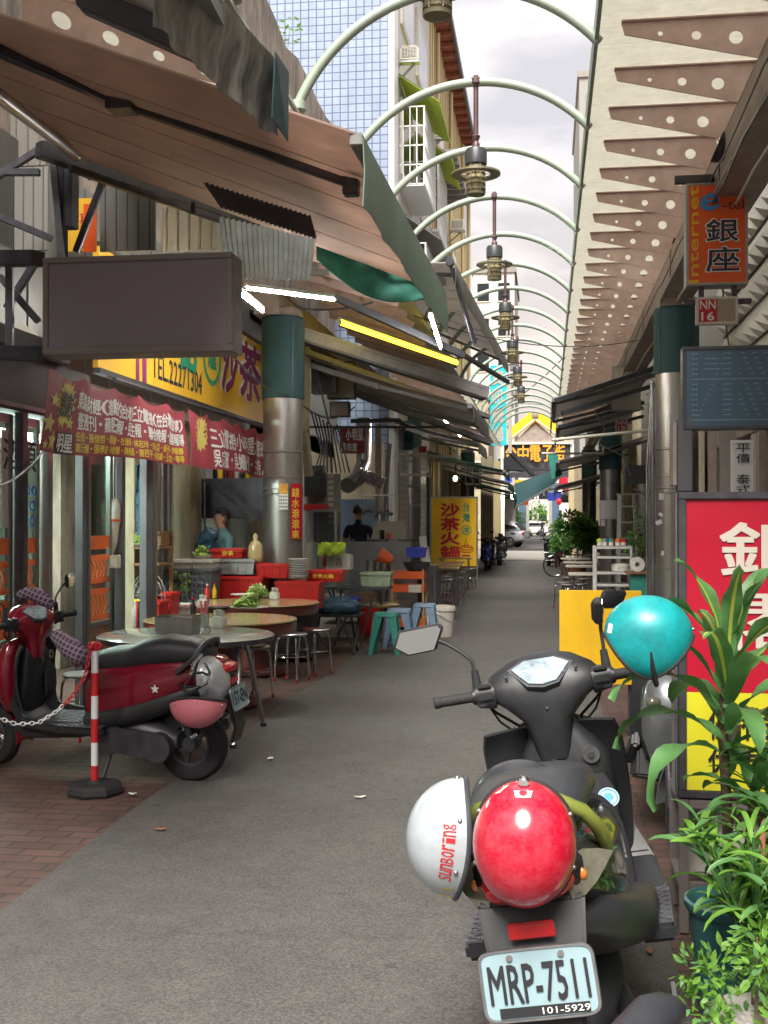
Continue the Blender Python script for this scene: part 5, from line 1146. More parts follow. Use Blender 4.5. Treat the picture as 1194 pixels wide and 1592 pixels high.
b = MB('wall_dark'); a, c = P(649, 975, 16.9), P(678, 880, 16.9); b.bx(a.x, c.x, a.y, a.y+.35, .0, c.z); b.use('dark_steel'); b.bx(c.x-.06, c.x-.04, a.y-.01, a.y-.002, .5, .8); build(b, 'dark_locker', cat='cabinet', label='narrow dark cabinet behind the white planks', bev=.01)
# orange cart
t = thing('utility_cart', 'orange shelved steel cart beside the green basket', 'cart', P(633, 980, 16.9)); a, c = P(608, 975, 16.5), P(660, 885, 16.5); b = MB('table_tan')
for xx in (a.x, c.x-.03):
    for yy in (a.y, a.y+.4): b.bx(xx, xx+.03, yy, yy+.03, 0, c.z)
build(b, 'frame', t)
for zz in (c.z-.03, c.z-.22, .2): b = MB('orange_plastic'); b.bx(a.x, c.x, a.y-.005, a.y+.42, zz-.11, zz); build(b, 'tray', t, bev=.008)
b = MB('off_white'); p = P(645, 915, 16.4); b.box(p, (.18, .02, .11)); build(b, 'label_card', t)
for i, (pt_, pb_, w_) in enumerate((((657, 834), (671, 925), .11), ((664, 850), (680, 940), .05))):
    q = P(pt_[0], pt_[1], 17.2+i*.3); g = P(pb_[0], pb_[1], 16.8); g.z = .0; b = MB('aluminium'); b.bar(g, q, w_, .02); build(b, 'white_plank', cat='plank', label=('wide pale plank leaning against the dark cabinet', 'narrow pale plank leaning by the bucket')[i], group='pale planks leaning by the bucket')
# white bucket
p = G(686, 990); t = thing('white_bucket', 'white bucket with a wire handle at the road edge', 'bucket', p); r = .19; b = MB('off_white'); b.lathe([(r*.82, 0), (r*.84, .01), (r*.97, .36), (r*1.04, .365), (r*1.05, .40), (r*1.0, .43), (r*.98, .43), (r*.95, .40), (r*.8, .02), (0, .02)], p, 36); build(b, 'bucket_body', t)
b = MB('steel'); b.tube([p+V((r*1.02*math.cos(a_), r*1.02*math.sin(a_), .36-.10*math.sin((a_+PI*.75)/(PI*.9)*PI) if 0 else .36-.16*abs(math.sin((a_+1.9)*.9)))) for a_ in [(-1.9+i*.17) for i in range(20)]], .004, 5); build(b, 'handle', t)
# plastic stools
def plastool(px, py, label, m, s=1.0, first={}):
    p = G(px, py, .50)
    t = thing('plastic_stool', label, 'stool', (p.x, p.y, 0), group='square plastic stools'); b = MB(m); x, y = p.x, p.y; r = .135
    b.loft([SE((x, y, .46), r*2+.03, r*2+.03, 6, 20, 'z'), SE((x, y, .495), r*2+.01, r*2+.01, 6, 20, 'z'), SE((x, y, .5), r*2-.03, r*2-.03, 6, 20, 'z')]); build(b, 'seat', t)
    for sx in (-1, 1):
        for sy in (-1, 1):
            b = MB(m); e = V((sx*.015, 0, 0)); f = V((0, sy*.015, 0)); top = V((x+sx*(r-.0), y+sy*r, .475)); bot = V((x+sx*(r+.055), y+sy*(r+.055), 0)); secs = []
            for q, w_ in ((top, .115), (top.lerp(bot, .5), .075), (bot, .05)):
                a_, c_ = q, q-V((sx*w_, 0, 0)); d_ = q-V((0, sy*w_, 0)); k = V((-sx*.014, -sy*.014, 0)); secs.append([a_, c_, c_+V((0, -sy*.014, 0)), a_+k, d_+V((-sx*.014, 0, 0)), d_])
            b.loft(secs); build(b, 'leg', t)
    return t
plastool(600, 952, 'teal green plastic stool at the road edge', 'green_plastic'); plastool(621, 946, 'slate blue plastic stool just behind the green one', 'blue_plastic'); plastool(660, 938, 'slate blue plastic stool beside the dark cabinet', 'blue_plastic')
p = G(585, 1000); b = MB('red_plastic'); b.lathe([(.15, 0), (.16, .01), (.185, .42), (.195, .44), (.18, .44), (.14, .02)], G(576, 988), 28); build(b, 'red_bin', cat='bin', label='red plastic bin behind the green stool')
b = MB('table_tan'); b.lathe([(.25, 0), (.27, .03), (.2, .05), (0, .06)], P(590, 943, 15.2), 28); build(b, 'woven_tray', cat='tray', label='round tan tray lying on the red bin')
p = P(397, 868, 13.4); b = MB('table_tan')
vs_ = []
b.loft([[p+V((math.cos(2*PI*k/20)*w_*(1+.12*math.sin(k*2.1+z)), math.sin(2*PI*k/20)*w_*.8, z)) for k in range(20)] for z, w_ in ((-.06, .06), (-.03, .085), (.03, .09), (.09, .085), (.15, .075), (.19, .05), (.21, .02), (.25, .03), (.29, .012))])
build(b, 'food_bag', cat='bag', label='clear bag of buns beside the man in teal', ang=180)
# far tables and stools by the yellow board
def narrow(px0, px1, py, d, label, m='table_tan'):
    a, c = P(px0, py, d), P(px1, py, d); t = thing('narrow_table', label, 'table', ((a.x+c.x)/2, a.y+.3, 0), group='narrow folding tables down the alley'); b = MB(m); b.bx(a.x, c.x, a.y, a.y+.6, a.z-.03, a.z); build(b, 'table_top', t, bev=.006)
    for xx in (a.x+.08, c.x-.08):
        for yy in (a.y+.08, a.y+.52): b = MB('steel'); b.tube([(xx, yy, a.z-.03), (xx, yy, 0)], .014, 6); build(b, 'leg', t)
for i, (a, c, py, d) in enumerate(((672, 712, 883, 19.5), (674, 716, 878, 21.5), (676, 720, 874, 24), (680, 733, 867, 26.5))): narrow(a, c, py, d, 'narrow tan table under the yellow hot pot board, %s from the bucket' % ORD[i])
for i, (px, py) in enumerate(((681, 898), (689, 900), (698, 898), (706, 896), (713, 893), (722, 890), (730, 888), (690, 907), (699, 905), (709, 902))): stool_steel(px, py-5, 'steel stool lined up by the yellow board, %s in the line' % ORD[i])
# yellow hot pot board
t = thing('standing_sign', 'yellow standing board with red vertical characters and a hot pot drawing', 'sign', G(706, 902)); d = 29.5
LU, RU, RD, LD = P(668, 775, d), P(738, 773, d+.3), P(745, 876, d+.3), P(674, 862, d)
a = P(671, 880, d); c = P(741, 774, d); yy = a.y; x0, x1, z0, z1 = a.x, c.x, a.z, c.z
b = MB('sign_amber'); b.bx(x0, x1, yy, yy+.05, z0, z1); build(b, 'panel', t); b = MB('steel')
b.bx(x0-.04, x0, yy-.01, yy+.06, 0, z1+.03); b.bx(x1, x1+.04, yy-.01, yy+.06, 0, z1+.03); b.bx(x0, x1, yy-.01, yy+.06, z1+.001, z1+.03); b.bar((x1, yy, .1), (x1, yy+.8, 0), .04, .04); b.bar((x0, yy+.06, z1), (x0, yy+.9, 0), .04, .04); build(b, 'frame', t)
b = MB('red_text'); b.vtext('沙茶火鍋', V((x0+.22, yy-.004, z0+.18)), X_, Z_, .50, z1-z0-.32, .06, .05); build(b, 'lettering', t)
b = MB('green_text'); b.vtext('台灣', V((x1-.34, yy-.004, z1-.62)), X_, Z_, .18, .5, .12, .02); b.lathe([(.105, 0), (.125, 0), (.125, .004), (.105, .004), (.105, 0)], (x1-.25, yy-.003, z1-.82), 24, Matrix.Rotation(PI/2, 3, 'X')); b.text('陳', V((x1-.32, yy-.004, z1-.90)), X_, Z_, .14, .15, .02); build(b, 'lettering', t)
b = MB('red_text'); cx, cz = x1-.26, z0+.42
for rr, zz in ((.19, 0), (.17, .05)): b.tube([(cx+rr*math.cos(2*PI*k/24), yy-.004, cz+zz+rr*.35*math.sin(2*PI*k/24)) for k in range(24)], .008, 5, closed=True)
b.tube([(cx-.05, yy-.004, cz+.08), (cx, yy-.004, cz+.30), (cx+.05, yy-.004, cz+.08)], .01, 5); b.tube([(cx-.1, yy-.004, cz-.14), (cx+.1, yy-.004, cz-.14)], .02, 5); build(b, 'hot_pot_drawing', t)
# ================================================================ hotel side: signs and goods
# orange hotel sign hanging from the beam
t, a, c, yy = lightbox(1068, 283, 1162, 443, 9.0, 'sign_orange', 'orange vertical hotel light box with black characters hung from the canopy beam', .18, 'stainless', 'hotel_sign')
Wd, Hh = c.x-a.x, c.z-a.z
b = MB('navy_text'); b.text('銀', (a.x+Wd*.32, yy, a.z+Hh*.42), X_, Z_, Wd*.52, Hh*.22, .02); b.text('座', (a.x+Wd*.32, yy, a.z+Hh*.13), X_, Z_, Wd*.54, Hh*.24, .02); b.text('-tel', (a.x+Wd*.60, yy, a.z+Hh*.73), X_, Z_, Wd*.33, Hh*.10, .0); build(b, 'lettering', t)
b = MB('white_text'); b.text('銀', (a.x+Wd*.30, yy+.002, a.z+Hh*.41), X_, Z_, Wd*.56, Hh*.24, .05); b.text('座', (a.x+Wd*.30, yy+.002, a.z+Hh*.12), X_, Z_, Wd*.58, Hh*.26, .05); build(b, 'letter_outline', t)
b = MB('blue_text'); b.text('e', (a.x+Wd*.22, yy-.001, a.z+Hh*.71), X_+Z_*.15, Z_, Wd*.32, Hh*.17, .035); build(b, 'lettering', t)
b = MB('sign_yellow'); b.text('Internet', (a.x+Wd*.20, yy-.001, a.z+Hh*.02), Z_, -X_, Hh*.95, Wd*.17, .03); build(b, 'lettering', t)
b = MB('dark_steel'); b.bx(a.x-.08, c.x+.3, yy+.05, yy+.11, c.z+.02, c.z+.08); b.bx(a.x+.2, a.x+.26, yy+.05, yy+.11, c.z+.08, CAMZ+2.52); b.bx(a.x-.02, a.x+.5, yy+.05, yy+.10, a.z-.14, a.z-.10)
for xx in (a.x+.1, a.x+.35): b.bx(xx, xx+.04, yy+.05, yy+.10, a.z-.2, a.z)
build(b, 'hanger', t, bev=.004)
t, a, c, yy = lightbox(1083, 461, 1147, 504, 9.0, 'wall_cream', 'small hanging plate reading NN 16, half red and half cream', .06, 'off_white', 'location_sign', 'street location plates')
b = MB('red_text'); b.bx(a.x+.022, a.x+(c.x-a.x)*.5, yy, yy+.005, a.z+.021, c.z-.021); build(b, 'red_field', t)
b = MB('white_text'); w_ = c.x-a.x; h_ = c.z-a.z; b.text('NN', (a.x+w_*.09, yy-.003, a.z+h_*.55), X_, Z_, w_*.37, h_*.32, .01); b.text('16', (a.x+w_*.12, yy-.003, a.z+h_*.13), X_, Z_, w_*.31, h_*.32, .03); build(b, 'lettering', t)
t, a, c, yy = lightbox(957, 651, 976, 671, 19.6, 'red_text', 'small red plate reading NN 18 farther down the canopy', .05, 'off_white', 'location_sign', 'street location plates')
b = MB('white_text'); w_ = c.x-a.x; h_ = c.z-a.z; b.text('NN', (a.x+w_*.15, yy-.003, a.z+h_*.54), X_, Z_, w_*.7, h_*.33, .02); b.text('18', (a.x+w_*.2, yy-.003, a.z+h_*.12), X_, Z_, w_*.6, h_*.33, .03); build(b, 'lettering', t)
lightbox(649, 693, 664, 705, 26, 'red_text', 'small red plate on the second shop post', .05, 'off_white', 'location_sign', 'street location plates')
lightbox(952, 569, 996, 638, 19.5, 'off_white', 'faded white vertical light box hanging behind the grey awning', .2, 'steel', 'light_box')
# loudspeakers on the beam
for i, (px, py, d) in enumerate(((1126, 232, 8.6), (1060, 365, 12), (998, 495, 17.5), (982, 540, 20))):
    p = P(px, py, d); b = MB('graphite'); b.lathe([(.03, -.12), (.05, -.08), (.11, .02), (.12, .06), (.10, .06), (.03, 0)], p, 20, Matrix.Rotation(-PI/2+.4, 3, 'Y')); b.bar(p, p+V((.2, 0, .28)), .05, .05)
    b.use('glass' if 0 else 'mirror_glass'); b.ell(p+V((-.045, -.02, 0)), (.02, .085, .085), nu=14, nv=8)
    build(b, 'flood_lamp', cat='lamp', group='unlit flood lamps on the canopy beam', label='unlit round flood lamp bracketed to the beam, %s from the orange sign' % ORD[i])
# LED panel
t, a, c, yy = lightbox(1063, 537, 1240, 667, 6.2, 'sign_panel', 'dark blue grey dotted light panel, switched off, above the red hotel sign', .12, 'graphite', 'display_panel')
b = MB('plate_white'); nx, nz = 44, 14; w_, h_ = c.x-a.x-.1, c.z-a.z-.09
msk = lambda i, j: (j == 0 or i in (0, 1, 2) or (j == 8) or (14 <= i <= 17) or (i > 20 and (i+j) % 5 < 2) or (5 < i < 12 and 9 < j < 13) or (3 <= i < 14 and j == i-2))
for i in range(nx):
    for j in range(nz):
        if msk(i, j): x, z = a.x+.05+w_*i/(nx-1), a.z+.05+h_*j/(nz-1); b.add([(x-.0027, yy, z-.0027), (x+.0027, yy, z-.0027), (x+.0027, yy, z+.0027), (x-.0027, yy, z+.0027)], [(0, 1, 2, 3)])
build(b, 'led_dots', t)
b = MB('wall_dark'); p0 = P(1053, 650, 6.25); p1 = P(1076, 764, 6.25); b.bx(p0.x, p1.x, p0.y, p0.y+.1, p1.z, p0.z); b.use('beam_brown'); b.bx(p0.x-.03, p0.x-.001, p0.y-.01, p0.y+.1, p1.z+.03, p0.z-.02); build(b, 'mounting_post', t, bev=.004)
b = MB('beam_brown')
for i, (px, w_, m) in enumerate(((1088, .03, 'wall_cream'), (1102, .05, 'beam_brown'), (1120, .10, 'concrete'), (1180, .05, 'beam_brown'))):
    b.use(m); p = P(px, 764, 7.4); b.bx(p.x, p.x+w_, p.y, p.y+.05, 0.2, 2.5)
build(b, 'timber_frame', cat='frame', label='upright timber strips standing behind the dark dotted panel')
t, a, c, yy = lightbox(1137, 684, 1171, 790, 7.0, 'white_paint', 'narrow white board with black vertical characters under the dotted panel', .02, 'white_paint', 'menu_board')
b = MB('black_text'); b.vtext('平價 泰式料理', V((a.x+.03, yy-.002, a.z-.04)), X_, Z_, (c.x-a.x)-.05, (c.z-a.z)+.02, .10, .005); build(b, 'lettering', t)
# red and yellow hotel sign
d = 4.5; a = P(1056, 1240, d); c = P(1062, 765, d); x0 = a.x; x1 = x0+.62; z0, z1 = a.z, c.z; yy = (a.y+c.y)/2
t = thing('hotel_sign', 'tall red over yellow hotel light box with big characters, half hidden by the dracaena', 'sign', ((x0+x1)/2, yy, z0-.4)); TL = .006
b = MB('sign_red'); zm = z0+(z1-z0)*.345; b.bx(x0+.03, x1-.03, yy+.01, yy+.03, zm+.001, z1-.03); b.use('sign_lime'); b.bx(x0+.03, x1-.03, yy+.01, yy+.03, z0+.03, zm); build(b, 'face', t)
b = MB('dark_steel'); b.bx(x0, x1, yy+.031, yy+.2, z0, z1)
for q in ((x0, x1, z1-.028, z1), (x0, x1, z0, z0+.028)): b.bx(q[0], q[1], yy-.004, yy+.0305, q[2], q[3])
for q in ((x0, x0+.028), (x1-.028, x1)): b.bx(q[0], q[1], yy-.003, yy+.0305, z0+.0285, z1-.0285)
b.use('steel'); b.bx(x0-.012, x0-.001, yy+.03, yy+.17, z0, z1); build(b, 'frame', t, bev=.003)
U = lambda px: P(px, 900, d).x
def zz(py): return P(1120, py, d).z
b = MB('cream_text'); b.text('銀', (U(1118), yy+.005, zz(897)), X_, Z_, .33, zz(812)-zz(897), .022); b.text('閣', (U(1156)-.04, yy+.005, zz(1010)), X_, Z_, .30, zz(922)-zz(1010), .014); build(b, 'lettering', t)
b = MB('black_text'); b.text('住', (U(1100), yy+.005, zz(1148)), X_, Z_, .095, zz(1098)-zz(1148), .012); b.text('宿', (U(1150), yy+.005, zz(1148)), X_, Z_, .115, zz(1098)-zz(1148), .012)
b.text('休', (U(1100), yy+.005, zz(1205)), X_, Z_, .095, zz(1160)-zz(1205), .012); b.text('憩', (U(1150), yy+.005, zz(1205)), X_, Z_, .115, zz(1160)-zz(1205), .012); build(b, 'lettering', t)
# weathered frame stand with junk
t = thing('frame_stand', 'rusty grey steel frame stand under the red and yellow hotel sign', 'stand', (x0+.3, yy, 0)); b = MB('box_frame'); s0, s1 = x0+.0, x1
for xx in (s0, s1-.035):
    for yq in (yy, yy+.34): b.bx(xx, xx+.035, yq, yq+.035, 0, z0-.006)
for zq in (z0-.042, .16):
    for yq in (yy-.001, yy+.341): b.bx(s0+.036, s1-.036, yq, yq+.036, zq, zq+.035)
    for xx in (s0, s1-.035): b.bx(xx+.001, xx+.034, yy+.036, yy+.339, zq, zq+.035)
build(b, 'frame', t, bev=.003)
b = MB('concrete'); b.quad((s0+.04, yy+.1, .2), (s1-.04, yy+.1, .2), (s1-.04, yy+.3, .62), (s0+.04, yy+.32, .5), .008); b.use('off_white'); b.tube([(s0+.03, yy+.05, .5), (s0+.3, yy+.12, .22)], .006, 5); build(b, 'inner_board', t)
b = MB('off_white'); M = Euler((.3, .5, .2)).to_matrix(); c = V((s0+.24, yy+.16, .36))
b.lathe([(.05, -.12), (.09, -.1), (.10, .0), (.06, .08), (.03, .1)], c, 14, M); build(b, 'plastic_jug', cat='jug', label='crumpled white plastic jug stored in the frame stand')
# yellow board box behind the handlebars
a = P(870, 1100, 8.4); c = P(996, 918, 8.4); t = thing('yellow_board', 'plain amber yellow signboard standing behind the handlebars', 'board', (a.x, a.y, 0)); b = MB('sign_amber'); b.bx(a.x, c.x, a.y, a.y+.06, .42, c.z); build(b, 'panel', t, bev=.003)
b = MB('dark_steel'); b.bx(a.x+.05, a.x+.09, a.y+.061, a.y+.1, 0, c.z-.03); b.bx(c.x-.09, c.x-.05, a.y+.061, a.y+.1, 0, c.z-.03); b.bx(a.x+.3, a.x+.315, a.y-.008, a.y-.001, c.z-.16, c.z-.03); b.bx(a.x+.30, a.x+.40, a.y-.008, a.y-.001, c.z-.04, c.z-.03); build(b, 'legs', t)
# ladder, rack with jars, tables
t = thing('stepladder', 'aluminium stepladder standing open beside the grey post', 'ladder', G(978, 885)); d = 20.5; b = MB('white_paint'); tl, tr = P(963, 770, d), P(985, 770, d); bl, br = G(961, 950), G(994, 950)
bl = V((P(960, 880, d).x, tl.y-.2, 0)); br = V((P(996, 880, d).x, tr.y-.2, 0))
b.bar(bl, tl, .07, .04); b.bar(br, tr, .05, .03); b.bar(tl, V((bl.x, tl.y+.9, 0)), .04, .025); b.bar(tr, V((br.x, tr.y+.9, 0)), .04, .025); build(b, 'rail', t); 
for k in range(7): b = MB('white_paint'); u = (k+.6)/7.3; b.bar(bl.lerp(tl, u), br.lerp(tr, u), .08, .03); build(b, 'rung', t)
b = MB('off_white'); b.box((tl+tr)/2+V((0, .05, .02)), (tr.x-tl.x+.1, .16, .03)); build(b, 'top_step', t)
t = thing('steel_rack', 'stainless rack trolley with shelves, condiment jars on top', 'rack', G(953, 1000)); d = 15.5; a = P(926, 960, d); c = P(981, 849, d); dep = .45; b = MB('aluminium')
for xx in (a.x, c.x):
    for yq in (a.y, a.y+dep): b.tube([(xx, yq, 0), (xx, yq, c.z)], .022, 10)
build(b, 'frame', t)
for zq in (c.z-.02, c.z-.15, c.z-.36, c.z-.52, c.z-.62, .3): b = MB('aluminium'); b.bx(a.x, c.x, a.y-.01, a.y+dep, zq-.02, zq+.012); build(b, 'shelf', t, bev=.004)
for i, (px, m, l) in enumerate(((932, 'lime', 'lime capped'), (940, 'blue_plastic', 'blue'), (950, 'green_plastic', 'teal'), (960, 'orange_plastic', 'orange'), (969, 'red_plastic', 'red'))):
    p = P(px, 848, 15.6); p.z = c.z+.004; p.y = a.y+.1; tt = thing('condiment_jar', l+' condiment jar on the steel rack', 'jar', p, group='condiment jars on the steel rack'); b = MB('clear_box' if 0 else 'off_white'); b.lathe([(.03, 0), (.034, .004), (.034, .05)], p, 14); build(b, 'jar_body', tt); b = MB(m); b.lathe([(.036, .05), (.036, .085), (.01, .095), (0, .095)], p, 14); build(b, 'lid', tt)
p = P(965, 872, 15.6); b = MB('paper'); b.lathe([(.12, -.08), (.13, 0), (.10, .03), (0, .03)], V((p.x, a.y+.15, c.z-.34+.08)), 20); build(b, 'white_tub', cat='tub', label='white tub on the steel rack shelf')
for i, (px0, px1, py, d) in enumerate(((880, 926, 880, 21), (876, 922, 874, 24), (872, 918, 868, 28), (884, 928, 892, 18), (874, 926, 862, 31))): narrow(px0, px1, py, d, 'narrow white table beyond the steel rack, %s one' % ORD[i], 'off_white')
for i, (px, py) in enumerate(((876, 903), (884, 906), (893, 902), (902, 905), (884, 895), (895, 893), (908, 897))): stool_steel(px, py+2, 'steel stool standing before the narrow white tables, %s' % ORD[i])
t = thing('cool_box', 'mint green box beside the steel rack', 'box', G(1005, 950)); a = P(981, 915, 14.2); c = P(1008, 889, 14.2); b = MB('green_plastic'); b.bx(a.x, c.x, a.y, a.y+.35, 0, c.z-.03); build(b, 'box_body', t, bev=.01); b = MB('wood'); b.bx(a.x-.05, c.x+.1, a.y-.05, a.y+.4, c.z-.029, c.z); build(b, 'board_lid', t, bev=.004)
p = P(990, 887, 14.3); b = MB('paper'); b.lathe([(.03, 0), (.09, 0), (.09, .11), (.03, .11), (.03, 0)], V((p.x, p.y, c.z+.09)), 20, Matrix.Rotation(PI/2, 3, 'X')); build(b, 'paper_roll', cat='roll', label='white paper roll on the mint box')
# notices on the second hotel-side post
for i, (x0_, x1_, y0_, y1_, l) in enumerate(((933, 959, 778, 807, 'white paper notice taped on the grey post'), (934, 941, 808, 818, 'tiny pale note under the white paper notice'))):
    b, rows = wrapcyl(x0_, x1_, y0_, y1_, 'white_paint', PR2.location.x, PR2.location.y, .27); build(b, 'notice', cat='notice', label=l)
# wiring, boxes and struts on the mesh post
x, y = PR1.location.x, PR1.location.y
b = MB('steel')
for k, (ox, r) in enumerate(((-.27, .025), (-.305, .018), (-.335, .012))): b.tube([(x+ox, y-.02*k, 0), (x+ox, y-.02*k, 2.2), (x+ox+.03*k, y, 3.2)], r, 8)
build(b, 'conduit_pipes', cat='pipe', label='bundle of grey conduit pipes beside the mesh sleeved post')
b = MB('graphite'); b.box(P(990, 738, 17.5), (.36, .2, .28)); build(b, 'junction_box', cat='box', label='grey junction box hanging under the near grey awning', bev=.004); b = MB('steel'); b.bar(P(968, 705, 17.4), P(980, 740, 17.4), .03, .03); b.bar(P(1012, 748, 17.3), P(1000, 768, 17.3), .03, .02); b.bar(P(985, 760, 17.3), P(1010, 772, 17.3), .03, .03); b.tube([P(925, 640, 17), P(940, 668, 17.1), P(930, 690, 17.2), P(975, 712, 17.3)], .01, 5)
for i in range(7): b.tube([P(1002+i*2, 600+i*14, 15), P(1014, 590+i*20, 15), P(1008+i, 640+i*9, 15.2)], .009, 5)
b.box(P(1017, 735, 14), (.09, .09, .10)); b.box(P(1013, 672, 14), (.07, .07, .3)); build(b, 'loose_wiring', cat='wiring', label='tangle of wires and struts on the mesh sleeved post')
b = MB('graphite')
for k in range(16): b.tube([(2.15, 17.5+.0*k, .4+.12*k), (2.15+.02, 18.6, .42+.12*k)], .02, 6)
build(b, 'louvre_stack', cat='rack', label='dark stacked louvres behind the stepladder')
b = MB('white_paint'); 
for i, (px, py) in enumerate(((1028, 772), (1027, 800), (1024, 812), (1030, 860))):
    p = P(px, py, 12.9); b.box(p-V((0, .02, 0)), (.05, .006, .03 if i % 2 else .07), M=Euler((0, .6*i, 0)).to_matrix())
build(b, 'torn_stickers', cat='sticker', label='torn white stickers on the lower mesh sleeved post')
# ================================================================ scooters and helmets
def helmet(label, loc, rot, m, cat='helmet', group=None, cut=(78, 96, 112), sc_=1.0, trim='rubber', pw=3, studs=True):
    """open helmet; local z = crown, +y = forehead. cut: polar angle of the rim at forehead, nape, ears"""
    t = thing('helmet', label, cat, loc, rot=rot, group=group, local=True)
    rx, ry, rz = .118*sc_, .142*sc_, .125*sc_; nu, nv = 48, 20; f, n_, e = cut
    def rim(a):
        c = math.cos(a-PI/2)
        base = (f*(1+c)/2+n_*(1-c)/2); side = abs(math.cos(a))**pw
        return R(base*(1-side)+e*side)
    rows = []; inner = []; edge = []
    for k in range(nu):
        a = 2*PI*k/nu; tm = rim(a); r1 = []; r2 = []
        for i in range(nv+1):
            th = max(.001, tm*i/nv); s, c = math.sin(th), math.cos(th); fl = 1
            if th > PI/2: s, c = 1-.30*((th-PI/2))**2, -1.15*math.sin(th-PI/2)
            r1.append(V((rx*s*math.cos(a)*fl, ry*s*math.sin(a)*fl, rz*c))); r2.append(V((rx*.90*s*math.cos(a), ry*.90*s*math.sin(a), rz*.90*c)))
        rows.append(r1); inner.append(r2); edge.append(r1[-1])
    def grid(b, rr):
        vs = [p for r in rr for p in r]; w_ = nv+1; b.add(vs, [(k*w_+i, ((k+1) % nu)*w_+i, ((k+1) % nu)*w_+i+1, k*w_+i+1) for k in range(nu) for i in range(nv)])
    b = MB(m); grid(b, rows); build(b, 'shell', t, ang=60)
    b = MB('liner'); grid(b, inner); vs = []
    for k in range(nu): vs += [rows[k][-1]*.995, inner[k][-1]]
    b.add(vs, [(2*k, 2*((k+1) % nu), 2*((k+1) % nu)+1, 2*k+1) for k in range(nu)]); build(b, 'lining', t)
    b = MB(trim); b.tube(edge, .0065*sc_, 8, closed=True); build(b, 'rim_trim', t)
    b = MB('rubber'); sx = rx*.92
    b.tube([(sx, 0, -.04), (sx*.95, .01, -.09), (sx*.6, .03, -.15), (0, .035, -.165), (-sx*.6, .03, -.15), (-sx*.95, .01, -.09), (-sx, 0, -.04)], .007, 6); build(b, 'chin_strap', t)
    if studs:
        b = MB('steel')
        for a in (.5, PI-.5, PI/2, PI+.35, -.35): th = rim(a)-.16; p = V((rx*1.01*math.sin(th)*math.cos(a), ry*1.01*math.sin(th)*math.sin(a), rz*1.01*math.cos(th))); b.ell(p, (.006, .006, .006), nu=8, nv=6)
        build(b, 'stud', t)
    def onshell(a, th, k=1.012): s, c = math.sin(th), math.cos(th); return V((rx*s*math.cos(a)*k, ry*s*math.sin(a)*k, rz*c*k))
    return t, onshell
def wheel(t, y, z, Rr, wt, rim_m='steel', spokes=5):
    b = MB('rubber'); r2 = Rr-.03; M = Matrix.Rotation(PI/2, 3, 'Y'); w2 = wt/2
    b.lathe([(Rr-.10, -w2*.8), (Rr-.05, -w2), (Rr-.02, -w2*.85), (Rr, -w2*.3), (Rr, w2*.3), (Rr-.02, w2*.85), (Rr-.05, w2), (Rr-.10, w2*.8), (Rr-.10, -w2*.8)], (0, y, z), 40, M); o = build(b, 'tyre', t)
    b = MB(rim_m); b.lathe([(Rr-.115, -w2*.7), (Rr-.098, -w2*.75), (Rr-.098, w2*.75), (Rr-.115, w2*.7), (Rr-.115, -w2*.7)], (0, y, z), 32, M); b.lathe([(.0, -.05), (.045, -.05), (.045, .05), (0, .05)], (0, y, z), 20, M)
    for k in range(spokes): a = 2*PI*k/spokes; b.bar((0, y+.03*math.cos(a), z+.03*math.sin(a)), (0, y+(Rr-.11)*math.cos(a), z+(Rr-.11)*math.sin(a)), .03, .025, X_)
    build(b, 'rim', o); return o
